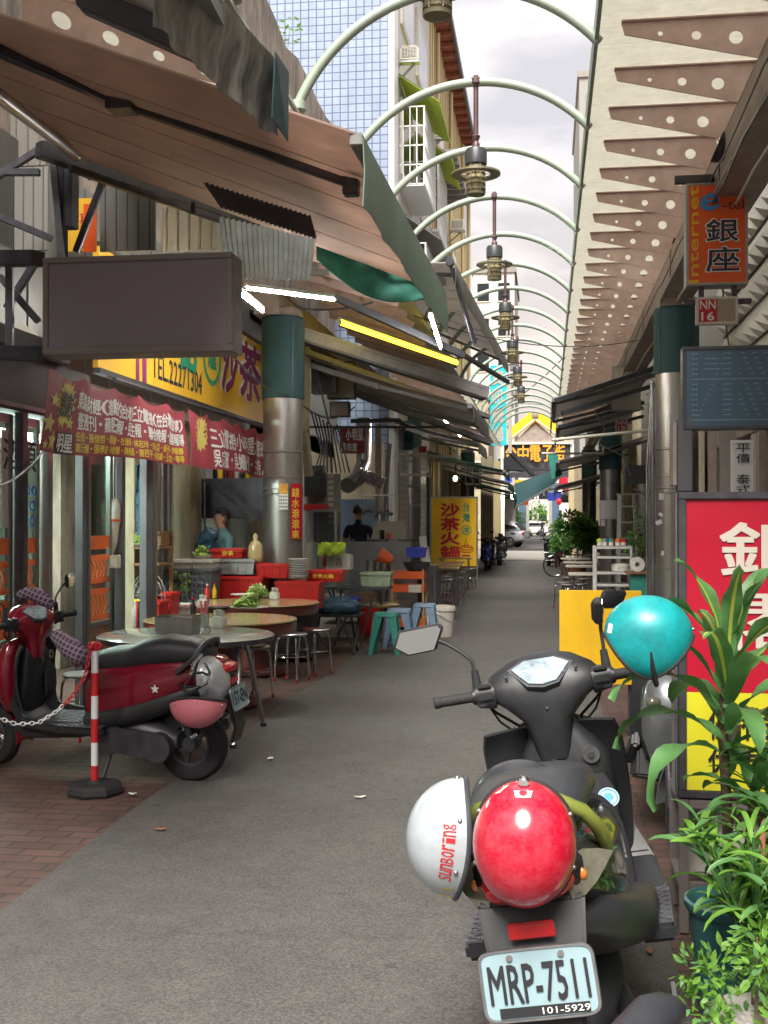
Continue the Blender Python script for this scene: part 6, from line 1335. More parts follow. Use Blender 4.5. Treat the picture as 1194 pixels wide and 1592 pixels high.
def scooter(label, loc, rz, lean, paint, steer=0.0, plate=None, lens='lens_red', group=None, retro=False, rail='graphite', inner='black_plastic', name='motor_scooter', platem=9, mirrors=True, sc_=1.0, wide=1.0, rmy=.5, rmx=.385, axle=0.0, fw=0.0, lw=1.12):
    """local: y forward, rear axle y=0"""
    t = thing(name, label, 'motor scooter', loc, rot=Matrix.Rotation(rz, 3, 'Z').to_4x4().to_euler(), group=group, local=True)
    t.scale = (sc_,)*3; t.rotation_mode = 'XYZ'; t.rotation_euler = (Matrix.Rotation(rz, 3, 'Z') @ Matrix.Rotation(-lean, 3, 'Y')).to_euler()
    wheel(t, axle, .235, .235, .11, 'dark_steel'); 
    b = MB('dark_steel'); b.loft([SE((-.02, -.12, .26), .18, .10), SE((-.02, 0, .28), .26, .2), SE((0, .2, .30), .28, .24), SE((0, .4, .30), .24, .2), SE((0, .5, .3), .15, .12)]); b.cyl((-.13, -.02, .24), (-.19, -.02, .24), .09, n=20); b.cyl((-.10, .3, .28), (-.17, .3, .28), .10, n=20); b.bar((-.15, -.02, .24), (-.15, .32, .28), .05, .16); build(b, 'engine', t, bev=.0)
    b = MB('graphite'); b.tube([(.12, .25, .22), (.15, .05, .2), (.17+fw, -.1, .26), (.18+fw, -.32, .33)], [.02, .035, .05, .05], 14); b.use('steel'); b.cyl((.18+fw, -.31, .328), (.18+fw, -.35, .338), .025, n=12); b.bx(.215+fw, .225+fw, -.28, -.05, .25, .34); build(b, 'exhaust', t)
    b = MB(paint)
    S_ = [SE((0, -.42, .735), .10, .06, 2.4), SE((0, -.38, .725), .20, .12, 2.6), SE((0, -.28, .70), .27, .19, 3), SE((0, -.12, .655), .32, .25, 3.2), SE((0, .08, .60), .345, .33, 3.4), SE((0, .26, .56), .35, .38, 3.4), SE((0, .40, .53), .33, .40, 3.2), SE((0, .47, .51), .28, .36, 3)]
    for q_ in S_:
        for p_ in q_: p_.x *= wide
    b.loft(S_); build(b, 'body', t, ang=50)
    b = MB(inner); b.M = Matrix.Translation((fw*.8, 0, 0)) @ Matrix.Diagonal((wide*lw, 1, 1, 1)); b.loft([SE((0, -.36, .60), .12, .06), SE((0, -.25, .57), .24, .14, 3), SE((0, -.05, .50), .30, .16, 3), SE((0, .2, .42), .34, .16, 3), SE((0, .46, .37), .35, .14, 4)]); b.loft([SE((0, .44, .52), .26, .40, 3), SE((0, .49, .50), .22, .34, 3)]); build(b, 'lower_cover', t)
    b = MB('vinyl_seat'); b.M = (Matrix.Translation((0, 0, -.592)) @ Matrix.Diagonal((1, 1, 1.7, 1))) if retro else None; b.loft([SE((0, -.34, .80), .12, .03), SE((0, -.31, .81), .21, .07, 2.4), SE((0, -.22, .82), .27, .10, 2.6), SE((0, -.05, .825), .30, .11, 2.6), SE((0, .08, .815), .31, .11, 2.6), SE((0, .18, .795), .31, .10, 2.6), SE((0, .34, .785), .29, .09, 2.5), SE((0, .46, .77), .22, .08, 2.3), SE((0, .52, .76), .12, .04)]); build(b, 'seat', t, ang=60)
    b = MB(rail); zz_ = .79
    b.tube([(s_*x_, y_, z__) for s_, x_, y_, z__ in ((-1, .168, -.16, .70), (-1, .172, -.22, .745), (-1, .165, -.27, .79), (-1, .14, -.30, .835), (-1, .09, -.32, .87), (0, 0, -.33, .885), (1, .09, -.32, .87), (1, .14, -.30, .835), (1, .165, -.27, .79), (1, .172, -.22, .745), (1, .168, -.16, .70))], .017, 10); b.bar((0, -.33, .875), (0, -.27, .80), .07, .02); build(b, 'grab_rail', t)
    # tail
    b = MB(lens); b.loft([SE((0, -.465, .715), .12, .035), SE((0, -.45, .715), .17, .055), SE((0, -.40, .715), .205, .075), SE((0, -.33, .715), .22, .06)]); build(b, 'tail_light', t)
    for s in (-1, 1):
        b = MB('lens_clear'); n_ = V((s*.62, -.72, .28)).normalized(); U_ = V((s*.72, .66, .12)); U_ = (U_-n_*U_.dot(n_)).normalized(); W_ = n_.cross(U_)*(-s); W_ = W_ if W_.z > 0 else -W_; o_ = V((s*.125, -.355, .715))
        q_ = [o_+U_*u_+W_*v_ for u_, v_ in ((-.06, -.04), (-.055, .02), (-.03, .045), (.02, .045), (.06, .03), (.095, .010), (.06, -.010), (.02, -.03), (-.03, -.045))]; b.poly(q_, -n_*.03); bl = build(b, 'turn_signal', t); b = MB('lens_orange'); b.ell(o_-U_*.01, (.012, .010, .014)); build(b, 'bulb', bl)
    b = MB(inner); b.loft([[V((-.12, -.40, .68)), V((.12, -.40, .68)), V((.12, -.36, .68)), V((-.12, -.36, .68))], [V((-.11, -.44, .60)), V((.11, -.44, .60)), V((.11, -.38, .60)), V((-.11, -.38, .60))], [V((-.09, -.47, .50)), V((.09, -.47, .50)), V((.09, -.44, .50)), V((-.09, -.44, .50))], [V((-.075, -.50, .36)), V((.075, -.50, .36)), V((.075, -.48, .36)), V((-.075, -.48, .36))], [V((-.07, -.47, .26)), V((.07, -.47, .26)), V((.07, -.45, .26)), V((-.07, -.45, .26))]]); build(b, 'rear_mudguard', t, bev=.008)
    b = MB('lens_red'); b.box((0, -.462, .637), (.10, .012, .035)); build(b, 'reflector', t, bev=.003)
    if plate:
        o = V((0, -.492, .535)); M = Euler((-.22, 0, 0)).to_matrix(); b = MB('plate_white'); q = [o+M @ p for p in SE((0, 0, 0), .238, .135, 8, 28, 'y')]; b.poly(q, M @ V((0, .004, 0))); pl = build(b, 'number_plate', t)
        b = MB('steel'); b.tube([o+M @ (p+V((0, -.001, 0))) for p in SE((0, 0, 0), .243, .14, 8, 28, 'y')], .004, 6, closed=True)
        for sx in (-.055, .055): b.cyl(o+M @ V((sx, .0, .055)), o+M @ V((sx, -.006, .055)), .007, n=10)
        build(b, 'plate_frame', pl)
        b = MB('black_text'); b.text(plate, o+M @ V((-.106, -.004, -.036)), X_, M @ Z_, .212, .078, .012); build(b, 'lettering', pl)
        if platem:
            b = MB('black_text'); p0 = o+M @ V((-.09, -.0035, -.063)); b.add([p0, p0+X_*.19, p0+X_*.19+M @ Z_*.020, p0+M @ Z_*.020], [(0, 1, 2, 3)]); b.use('white_text'); b.text('101-5929', o+M @ V((-.0, -.0055, -.060)), X_, M @ Z_, .10, .013); build(b, 'frame_lettering', pl)
    # floor
    b = MB(inner); b.loft([[V((-.19, .40, .30)), V((.19, .40, .30)), V((.19, .40, .37)), V((-.19, .40, .37))], [V((-.20, .50, .28)), V((.20, .50, .28)), V((.20, .50, .36)), V((-.20, .50, .36))], [V((-.20, .86, .26)), V((.20, .86, .26)), V((.20, .86, .35)), V((-.20, .86, .35))], [V((-.16, .98, .30)), V((.16, .98, .30)), V((.17, .94, .44)), V((-.17, .94, .44))]]); b.bx(-.25-fw, -.19, .30, .62, .31, .36); b.bx(.19, .25+fw, .30, .62, .31, .36)
    for s in (-1, 1): b.loft([[V((s*.19, .60, .31)), V((s*(.25+fw), .60, .31)), V((s*(.25+fw), .60, .36)), V((s*.19, .60, .36))], [V((s*.18, .86, .33)), V((s*(.235+fw*.6), .86, .33)), V((s*(.235+fw*.6), .86, .40)), V((s*.18, .86, .40))], [V((s*.16, .98, .45)), V((s*.20, .98, .45)), V((s*.20, .95, .52)), V((s*.16, .95, .52))]])
    build(b, 'floorboard', t, bev=.012)
    b = MB('chequer')
    b.bx(-.15, .15, .52, .84, .360, .366)
    for i in range(9):
        for j in range(9): b.box((-.135+i*.034, .54+j*.035, .368), (.024, .008, .004), rz=(PI/4 if (i+j) % 2 else -PI/4))
    build(b, 'floor_mat', t)
    for s in (-1, 1):
        b = MB('chequer'); b.box((s*(.22+fw), .46, .363), (.05, .30, .006))
        for j in range(14): b.box((s*(.22+fw), .33+j*.020, .368), (.05, .007, .004), rz=.7*(1 if j % 2 else -1))
        build(b, 'footrest', t)
    # leg shield, inner fairing
    def shield(u, v, off=0.0):
        Wv = [.17, .205, .22, .225, .225, .21]; Yv = [.95, .985, 1.0, .995, .975, .95]; Zv = [.33, .46, .58, .70, .79, .84]; k = v*5; i = min(4, int(k)); f_ = k-i
        g_ = lambda A: A[i]*(1-f_)+A[i+1]*f_
        return V((u*g_(Wv), g_(Yv)-.10*abs(u)**2.2+off, g_(Zv)))
    b = MB(inner); b.sheet([[shield(-1+2*i/16, j/12) for j in range(13)] for i in range(17)], .012); build(b, 'leg_shield', t, ang=60)
    b = MB(inner); b.loft([SE((0, .955, .40), .26, .10, 3.0, 20, 'z'), SE((.02, .95, .52), .31, .13, 3, 20, 'z'), SE((.03, .935, .64), .31, .14, 3, 20, 'z'), SE((.03, .93, .74), .29, .13, 3, 20, 'z'), SE((.02, .935, .80), .2, .10, 3, 20, 'z'), SE((0, .935, .88), .12, .10, 3, 20, 'z')]); build(b, 'inner_fairing', t, ang=50)
    b = MB('steel'); b.cyl((.12, .872, .735), (.12, .857, .735), .028, n=20); b.use('graphite'); b.cyl((.12, .859, .735), (.12, .852, .735), .011, n=10); b.box((.12, .850, .735), (.004, .004, .018)); build(b, 'ignition', t)
    b = MB('liner'); b.loft([SE((.11, .868, .48), .11, .01, 3, 16, 'z'), SE((.11, .862, .53), .13, .02, 3, 16, 'z'), SE((.11, .862, .62), .13, .02, 3, 16, 'z'), SE((.11, .864, .67), .08, .01, 3, 16, 'z')]); build(b, 'glove_pocket', t)
    b = MB(inner); b.tube([(0, .87, .74), (0, .845, .73), (0, .84, .715), (0, .85, .70)], .007, 8); build(b, 'bag_hook', t)
    b = MB(paint); b.loft([SE((0, 1.04, .40), .20, .10, 2.4, 20, 'z'), SE((0, 1.06, .52), .30, .18, 2.4, 20, 'z'), SE((0, 1.06, .66), .34, .20, 2.4, 20, 'z'), SE((0, 1.04, .76), .32, .17, 2.4, 20, 'z'), SE((0, 1.02, .83), .26, .11, 2.4, 20, 'z'), SE((0, 1.0, .86), .12, .05, 2.4, 20, 'z')]); build(b, 'front_fairing', t, ang=50)
    for s in (-1, 1): b = MB('lens_clear' if not retro else 'lens_orange'); b.ell((s*.10, 1.125, .70), (.045, .03, .03), Matrix.Rotation(s*.5, 3, 'Z')); build(b, 'front_signal', t)
    # steering group
    st = Matrix.Translation((0, .98, 0)) @ Matrix.Rotation(steer, 4, 'Z') @ Matrix.Translation((0, -.98, 0))
    st0 = st
    def SB(m): q = MB(m); q.M = st; return q
    b = SB('dark_steel')
    for s in (-1, 1): b.tube([(s*.085, 1.27, .23), (s*.085, 1.16, .48)], .02, 10)
    b.tube([(-.085, 1.16, .48), (.085, 1.16, .48)], .022, 8); b.tube([(0, 1.16, .48), (0, .95, .95)], .025, 10); build(b, 'fork', t)
    q = MB('rubber'); M0 = Matrix.Rotation(PI/2, 3, 'Y')
    q.M = st; Rr, w2 = .22, .05; q.lathe([(Rr-.09, -w2*.8), (Rr-.05, -w2), (Rr-.02, -w2*.85), (Rr, -w2*.3), (Rr, w2*.3), (Rr-.02, w2*.85), (Rr-.05, w2), (Rr-.09, w2*.8), (Rr-.09, -w2*.8)], (0, 1.27, .22), 40, M0); fo = build(q, 'tyre', t)
    q = SB('steel'); q.lathe([(Rr-.105, -w2*.7), (Rr-.088, -w2*.75), (Rr-.088, w2*.75), (Rr-.105, w2*.7), (Rr-.105, -w2*.7)], (0, 1.27, .22), 32, M0); q.lathe([(0, -.07), (.035, -.07), (.035, .07), (0, .07)], (0, 1.27, .22), 16, M0); q.lathe([(.06, -.075), (.085, -.075), (.085, -.07), (.06, -.07), (.06, -.075)], (0, 1.27, .22), 24, M0)
    for k in range(5): a = 2*PI*k/5; q.bar((0, 1.27+.03*math.cos(a), .22+.03*math.sin(a)), (0, 1.27+(Rr-.1)*math.cos(a), .22+(Rr-.1)*math.sin(a)), .03, .025, X_)
    build(q, 'rim', fo)
    b = SB(paint); rows = []
    for i in range(15):
        a = R(-5+i*11); rr = .262; rows.append([V((u*.065, 1.27-rr*math.cos(a)*1.02, .22+rr*math.sin(a)-.02*u*u)) for u in (-1, -.6, 0, .6, 1)])
    b.sheet(rows, .01); build(b, 'front_fender', t, ang=60)
    cov = paint if retro else inner
    st = Matrix.Translation((0, -.05, -.065)) @ st0
    b = SB(cov); b.loft([SE((0, .955, .80), .11, .11, 2.6, 24, 'z'), SE((0, .955, .86), .13, .13, 2.6, 24, 'z'), SE((0, .96, .93), .17, .15, 2.6, 24, 'z'), SE((0, .965, .985), .28, .16, 3, 24, 'z'), SE((0, .97, 1.02), .38, .16, 3.2, 24, 'z'), SE((0, .975, 1.055), .40, .15, 3.2, 24, 'z'), SE((0, .985, 1.09), .34, .14, 2.8, 24, 'z'), SE((0, 1.0, 1.125), .22, .10, 2.4, 24, 'z'), SE((0, 1.01, 1.14), .10, .04, 2.2, 24, 'z')]); build(b, 'handlebar_cover', t, ang=50)
    # meter: tilted pentagonal lens
    o = V((0, .918, 1.085)); M = Euler((.78, 0, 0)).to_matrix(); pts = [(-.095, .02), (-.05, .05), (.05, .05), (.095, .02), (.045, -.045), (0, -.055), (-.045, -.045)]
    b = SB('graphite'); b.poly([o+M @ V((x*1.15, y*1.18, .002)) for x, y in pts], M @ V((0, 0, -.05))); mm = build(b, 'meter_housing', t)
    b = SB('meter_glass'); b.poly([o+M @ V((x, y, .008)) for x, y in pts], M @ V((0, 0, -.005))); build(b, 'meter_lens', mm)
    b = SB('white_text')
    for cx_, rr in ((0, .034), (.055, .022), (-.055, .018)):
        n_ = 18
        for k in range(n_):
            a = R(-30+240*k/(n_-1)); c_, s_ = math.cos(a), math.sin(a); b.bar(o+M @ V((cx_+rr*c_, -.008+rr*s_, .0095)), o+M @ V((cx_+(rr-.006)*c_, -.008+(rr-.006)*s_, .0095)), .0014, .0008)
    build(b, 'dial_marks', mm)
    if not retro:
        b = SB('graphite')
        for s in (-1, 1): b.ell((s*.115, .905, 1.085), (.006, .006, .006), nu=8, nv=6)
        b.ell((0, .882, .97), (.006, .004, .006), nu=8, nv=6); build(b, 'cover_screw', t)
    b = SB('lens_clear'); b.ell((0, 1.06, 1.05), (.10, .03, .045), nu=20); build(b, 'headlight', t)
    for s in (-1, 1):
        b = SB(inner); b.loft([SE((s*.16, .955, 1.03), .11, .09, 3, 16, 'x'), SE((s*.222, .945, 1.035), .085, .075, 3, 16, 'x')]); b.cyl((s*.20, .945, 1.035), (s*.236, .94, 1.036), .028, n=14); b.box((s*.19, .90, 1.035), (.05, .012, .026)); b.box((s*.19, .905, 1.068), (.045, .02, .012)); b.box((s*.205, .902, 1.008), (.03, .014, .012)); build(b, 'switch_block', t, bev=.004)
        b = SB('rubber'); pr = [(.0165, 0), (.019, .005)]
        for k in range(14): pr += [(.0185, .008+k*.008), (.0172, .012+k*.008)]
        pr += [(.020, .122), (.021, .135), (.017, .14), (0, .14)]
        b.lathe(pr, (s*.225, .94, 1.036), 16, Matrix.Rotation(s*(PI/2+.0), 3, 'Y')); build(b, 'grip', t)
        b = SB('steel'); b.tube([(s*.21, 1.0, 1.03), (s*.25, 1.03, 1.03), (s*.35, 1.02, 1.028)], [.008, .007, .006], 8); build(b, 'brake_lever', t)
    b = SB('rubber')
    for s in (-1, 1): b.tube([(s*.205, .97, 1.01), (s*.17, 1.03, .96), (s*.10, 1.05, .90), (s*.04, 1.02, .84)], .005, 6); b.tube([(s*.19, .96, 1.0), (s*.16, 1.0, .93), (s*.09, 1.03, .86), (s*.05, 1.0, .80)], .004, 6)
    build(b, 'brake_cable', t)
    if mirrors:
        for s in (-1, 1):
            mx_ = .385 if s < 0 else rmx
            b = SB('rubber'); b.tube([(s*.215, .965, 1.06), (s*.215, .965, 1.12)], [.017, .012], 10); b.use('black_plastic'); b.tube([(s*.215, .965, 1.10), (s*.218, .97, 1.15), (s*(.215+(mx_-.215)*.2), .975, 1.185), (s*(.215+(mx_-.215)*.45), .98, 1.22), (s*(.215+(mx_-.215)*.6), .98, 1.235)], [.0065, .0065, .0065, .007, .009], 8); build(b, 'mirror_stem', t)
            c_ = V((s*mx_, .985, 1.245)); yaw_ = (-.10 if s < 0 else rmy); M = Euler((.12, 0, yaw_)).to_matrix(); pts = [(-.088*-s, -.012), (-.060*-s, .040), (.078*-s, .045), (.088*-s, .030), (.050*-s, -.040), (-.045*-s, -.045)]
            b = SB('black_plastic'); b.loft([[c_+M @ V((x*.98, 0, z*.98)) for x, z in pts], [c_+M @ V((x*1.06, .006, z*1.08)) for x, z in pts], [c_+M @ V((x*1.0, .024, z*1.0)) for x, z in pts], [c_+M @ V((x*.6, .036, z*.6)) for x, z in pts]]); mh = build(b, 'mirror', t, bev=.003)
            b = SB('mirror_glass'); b.poly([c_+M @ V((x*.93, -.0015, z*.92)) for x, z in pts], M @ V((0, .001, 0))); build(b, 'mirror_glass', mh)
    b = MB('dark_steel'); b.tube([(-.10, .30, .25), (-.20, .34, .03), (-.24, .34, .01)], .012, 8); build(b, 'kickstand', t)
    return t, st
# --- black scooter near the camera
SL = R(10); SR = R(-3.2); sx0, sy0 = .11, 3.15
BS, st = scooter('black motor scooter seen from behind, parked by the plants with helmets hung on it', (sx0, sy0, 0), SR, SL, 'black_gloss', steer=R(5), plate='MRP-7511', rail='olive_rail', sc_=1.067, wide=1.14, fw=.045, lw=1.12, rmy=1.5, rmx=.235)
def ax_rot(x, y, z):
    """euler from the world directions of the local axes"""
    return Matrix((x, y, z)).transposed().to_euler()
def nrm(*a): return V(a).normalized()
def frm(y, z):
    z = V(z).normalized(); y = V(y); y = (y-z*y.dot(z)).normalized(); return ax_rot(y.cross(z), y, z)
h1, on = helmet('glossy red helmet hung crown outward over the tail of the black scooter', P(815, 1311, 2.60), frm((0, .1, 1), (-.02, -1, .12)), 'red_helmet', cut=(92, 96, 104), group='helmets hung on the scooters', sc_=.98)
b = MB('chrome'); p = on(PI/2, R(74), 1.02); b.box(p, (.024, .012, .03)); b.ell(p+V((0, .006, .0)), (.012, .010, .012), nu=12, nv=8); build(b, 'snap', h1, bev=.003)
b = MB('foil'); q = [on(PI/2-.20, R(62)), on(PI/2+.20, R(62)), on(PI/2+.18, R(52)), on(PI/2-.18, R(52))]; b.add(q, [(0, 1, 2, 3)]); b.add([on(PI/2+.32, R(76)), on(PI/2+.62, R(74)), on(PI/2+.5, R(68))], [(0, 1, 2)]); build(b, 'sticker', h1)
h2, on = helmet('scuffed white helmet hung sideways at the tail of the black scooter', P(712, 1302, 2.78), frm((.12, 0, 1), (-1, -.12, .10)), 'white_helmet', cut=(92, 92, 98), group='helmets hung on the scooters', sc_=1.0, trim='graphite')
b = MB('red_text')
def wraph(b_, s, on_, a0, a1, t0, t1, bold=.01):
    n = len(s)
    for i, ch in enumerate(s):
        vs, fs = glyphs(ch)
        b_.add([on_(a0+(a1-a0)*(i+x*.85)/n, t0+(t1-t0)*y, 1.014) for x, y in vs], fs)
wraph(b, 'SunBoring', on, -.55, .45, R(84), R(70)); build(b, 'lettering', h2)
b = MB('yellow_text'); b.add([on(-.75, R(88)), on(-1.1, R(88)), on(-1.15, R(74)), on(-.8, R(76))], [(0, 1, 2, 3)]); build(b, 'sticker', h2)
h3, on = helmet('teal helmet with scuff marks hung on the handlebar end by the dracaena', P(1008, 985, 3.7), frm((1, 0, .12), (.06, -.05, 1)), 'teal_helmet', cut=(88, 94, 158), group='helmets hung on the scooters', sc_=.98, pw=2.3)
b = MB('foil'); b.add([on(-PI/2+.55, R(76)), on(-PI/2+.35, R(76)), on(-PI/2+.35, R(90)), on(-PI/2+.55, R(90))], [(0, 1, 2, 3)]); build(b, 'sticker', h3)
b = MB('rubber'); p = P(1016, 1040, 3.55); b.tube([P(985, 1052, 3.75), P(1010, 1052, 3.7), P(1024, 1062, 3.7), P(1026, 1100, 3.72), P(1020, 1140, 3.75), P(1023, 1150, 3.75)], .012, 8); build(b, 'hanging_strap', h3)
h4, on = helmet('matt black helmet lying on the seat of the black scooter', P(808, 1248, 3.3), frm((1, .15, .06), (-.03, -.28, 1)), 'matt_black_helmet', cut=(86, 88, 90), group='helmets hung on the scooters', sc_=.98)
b = MB('plate_white'); c = P(946, 1240, 3.90); n_ = V((0, -.72, .60)).normalized(); M = frm(n_.cross(X_), n_).to_matrix()
b.lathe([(.036, 0), (.036, .003), (0, .003)], c, 28, M); b.use('blue_text'); b.lathe([(.027, .0035), (.031, .0035), (.031, .0045), (.027, .0045), (.027, .0035)], c, 28, M); b.lathe([(0, .0035), (.018, .0035), (.018, .0045), (0, .0045)], c, 5, M)
build(b, 'round_sticker', cat='sticker', label='round white and blue sticker resting in the glove pocket')
# --- red scooter seen from its side
r0 = G(300, 1213); f0 = G(-28, 1192); dv = f0-r0; r0 = r0+dv.normalized()*.17; rz = math.atan2(-dv.x, dv.y)
RS, st2 = scooter('red and black motor scooter parked side on behind the striped chain post', r0, rz, R(4), 'red_paint', steer=R(-14), plate='157-EN', retro=True, platem=0, axle=-.17)
def onto(root_mat, p): return root_mat @ V(p)
RM = Matrix.LocRotScale(r0, RS.rotation_euler, None)
b = MB('white_text'); q = [];
for k in range(10): a = 2*PI*k/10+.3; r = .030 if k % 2 == 0 else .013; q.append((-.1765, -.02+r*math.cos(a), .60+r*math.sin(a)))
b.add(q, [tuple(range(10))]); build(b, 'emblem', RS)
h5, on = helmet('pink helmet with a heart sticker hung behind the red scooter', P(308, 1090, 6.8), frm((1, -.3, .35), (.1, -.25, -1)), 'pink_helmet', cut=(84, 92, 92), group='helmets on the red scooter', sc_=1.25)
b = MB('white_text'); qq = []
for k in range(24): a = 2*PI*k/24; x_ = 16*math.sin(a)**3; y_ = 13*math.cos(a)-5*math.cos(2*a)-2*math.cos(3*a)-math.cos(4*a); qq.append(on(.35+x_*.017, R(62)+y_*.013, 1.02))
b.add(qq, [tuple(range(24))]); build(b, 'heart_sticker', h5)
h6, on = helmet('black and silver helmet upended on the red scooter tail', P(322, 1060, 7.0), frm((-.4, 0, 1), (1, -.1, .25)), 'silver_paint', cut=(84, 92, 96), group='helmets on the red scooter', sc_=1.15)
b = MB('chrome'); b.tube([P(296, 1048, 6.8), P(302, 1030, 6.8), P(314, 1016, 6.8)], .012, 8); b.tube([P(306, 1070, 6.8), P(322, 1062, 6.8), P(326, 1045, 6.8), P(318, 1030, 6.8)], .010, 8); build(b, 'chrome_carrier', cat='carrier', label='bent chrome carrier bars at the tail of the red scooter')
def glove(pts, r, label):
    b_ = MB('plaid'); b_.tube(pts, r, 14); return build(b_, 'hand_muff', cat='hand muff', label=label, group='checked muffs on the red scooter bars', ang=180)
glove([P(86, 985, 6.95), P(96, 995, 6.93), P(108, 1006, 6.9), P(120, 1016, 6.88), P(130, 1024, 6.9)], [.04, .05, .065, .06, .07], 'blue checked cloth muff on the scooter grip toward the camera')
glove([P(30, 928, 7.5), P(42, 922, 7.5), P(56, 925, 7.5), P(72, 936, 7.5), P(80, 944, 7.5)], [.035, .04, .05, .045, .035], 'grey checked cloth muff on the far scooter grip')
# chain post
p = G(147, 1232); t = thing('chain_post', 'red and white striped barrier post on a black base in front of the red scooter', 'post', p); z_ = 0.0
b = MB('rubber'); b.lathe([(.0, 0), (.165, 0), (.17, .012), (.165, .04), (.15, .055), (.05, .062), (0, .062)], p, 8); b.lathe([(.05, .06), (.04, .075), (0, .075)], p, 16); build(b, 'base', t, ang=30)
H_ = .90; b = MB('white_paint'); segs = [(0, .10, 1), (.10, .235, 0), (.235, .375, 1), (.375, .51, 0), (.51, .645, 1), (.645, .78, 0), ]
zz0 = .06
for a_, c_, red in segs:
    b.use('red_text' if red else 'white_paint'); b.lathe([(.0215 if red else .021, zz0+a_), (.0215 if red else .021, zz0+c_)], p, 20)
b.use('white_paint'); b.lathe([(.0205, .062), (.0205, .84), (0, .84)], p, 16); build(b, 'pole', t)
b = MB('red_text'); b.lathe([(.023, .835), (.025, .86), (.02, .885), (0, .89)], p, 16); b.tube([p+V((.04*math.cos(k*PI/8), 0, .865+.018*math.sin(k*PI/8))) for k in range(16)], .008, 8, closed=True); b.tube([p+V((0, .04*math.cos(k*PI/8), .865+.018*math.sin(k*PI/8))) for k in range(16)], .008, 8, closed=True); build(b, 'cap', t)
A_ = P(140, 1022, p.y*.99+.3); top = p+V((0, -.02, .865)); top = V((p.x-.01, p.y-.03, .86)); end = P(-60, 1090, 6.2)
mid = [top, P(132, 1052, 6.75), P(112, 1083, 6.7), P(88, 1106, 6.6), P(60, 1124, 6.5), P(25, 1126, 6.4), P(-20, 1110, 6.3)]
path = []
for i in range(len(mid)-1):
    for k in range(20): path.append(mid[i].lerp(mid[i+1], k/20))
b = MB('red_text'); acc = 0; last = path[0]; i = 0; step = .026
for q in path[1:]:
    acc += (q-last).length
    if acc >= step:
        d = (q-last).normalized(); s, u, _ = frame(d); w_ = s if i % 2 else u; c = q; b.use('white_paint' if 13 < i < 30 else 'red_text')
        b.tube([c+d*.018*math.cos(k*PI/5)+w_*.010*math.sin(k*PI/5) for k in range(10)], .0036, 6, closed=True); i += 1; acc = 0
    last = q
build(b, 'barrier_chain', cat='chain', label='red and white plastic chain sagging from the striped post')
# --- other scooters
scooter('grey motor scooter facing the camera behind the teal helmet', (.70, 6.95, 0), PI-.12, R(5), 'grey_paint', steer=R(20), group='parked motor scooters')
scooter('dark grey motor scooter squeezed in behind the hotel sign', (1.18, 7.3, 0), PI+.15, R(5), 'graphite', steer=R(10), group='parked motor scooters')
g = G(758, 888); scooter('blue motor scooter facing the camera by the yellow hot pot board', (g.x, g.y+1.4, 0), PI-.08, R(4), 'blue_paint', steer=R(8), group='parked motor scooters')
g = G(772, 880); scooter('dark motor scooter parked close behind the blue one', (g.x, g.y+1.5, 0), PI+.1, R(4), 'graphite', group='parked motor scooters')
g = G(868, 884); BX, _ = scooter('motor scooter with a round top box near the potted bush', (g.x, g.y+1.0, 0), .25, R(4), 'grey_paint', group='parked motor scooters', plate='821-KJ' if 0 else None)
b = MB('graphite'); b.loft([SE((0, -.62, 1.02), .2, .1, 2.4), SE((0, -.58, 1.02), .38, .26, 2.6), SE((0, -.42, 1.03), .42, .32, 2.8), SE((0, -.28, 1.02), .38, .26, 2.6), SE((0, -.25, 1.02), .2, .1, 2.4)]); build(b, 'top_box', BX, ang=60)
# bicycle
g = G(865, 897); t = thing('bicycle', 'black bicycle with a red frame leaning by the narrow white tables', 'bicycle', g); x, y = g.x-.05, g.y
def bw(cx, cy):
    b_ = MB('rubber'); b_.tube([(cx+.32*math.cos(k*PI/16), cy+.04*math.cos(k*PI/16), .33+.32*math.sin(k*PI/16)) for k in range(32)], .018, 8, closed=True); ty = build(b_, 'wheel', t)
    b_ = MB('chrome'); b_.tube([(cx+.295*math.cos(k*PI/16), cy+.037*math.cos(k*PI/16), .33+.295*math.sin(k*PI/16)) for k in range(32)], .009, 6, closed=True)
    for k in range(16): b_.bar((cx, cy, .33), (cx+.29*math.cos(k*PI/8), cy+.036*math.cos(k*PI/8), .33+.29*math.sin(k*PI/8)), .003, .003)
    build(b_, 'rim', ty)
bw(x, y); bw(x+1.0, y+.12)
b = MB('red_paint'); b.tube([(x, y, .33), (x+.12, y+.01, .75), (x+.15, y+.02, .88)], .014, 8); b.tube([(x+.12, y+.01, .72), (x+.5, y+.06, .30), (x+.62, y+.07, .72)], .017, 8); b.tube([(x+.14, y+.02, .78), (x+.62, y+.07, .70)], .014, 8); b.tube([(x+.5, y+.06, .30), (x+1.0, y+.12, .33), (x+.62, y+.07, .70)], .011, 8); build(b, 'frame', t)
b = MB('black_plastic'); b.ell((x+.64, y+.08, .86), (.12, .07, .04)); b.cyl((x+.62, y+.07, .70), (x+.64, y+.08, .84), .012, n=8); build(b, 'saddle', t)
b = MB('black_plastic'); b.tube([(x+.0, y-.26, .98), (x+.12, y-.10, 1.0), (x+.16, y+.02, .95), (x+.14, y+.14, 1.0), (x+.02, y+.30, .98)], .012, 8); build(b, 'handlebar', t)
b = MB('steel'); b.tube([(x-.30, y-.16, .70), (x+.0, y-.16, .70), (x+.0, y+.16, .70), (x-.30, y+.16, .70)], .007, 6, closed=True); b.tube([(x-.27, y-.14, .48), (x-.03, y-.14, .48), (x-.03, y+.14, .48), (x-.27, y+.14, .48)], .006, 6, closed=True)
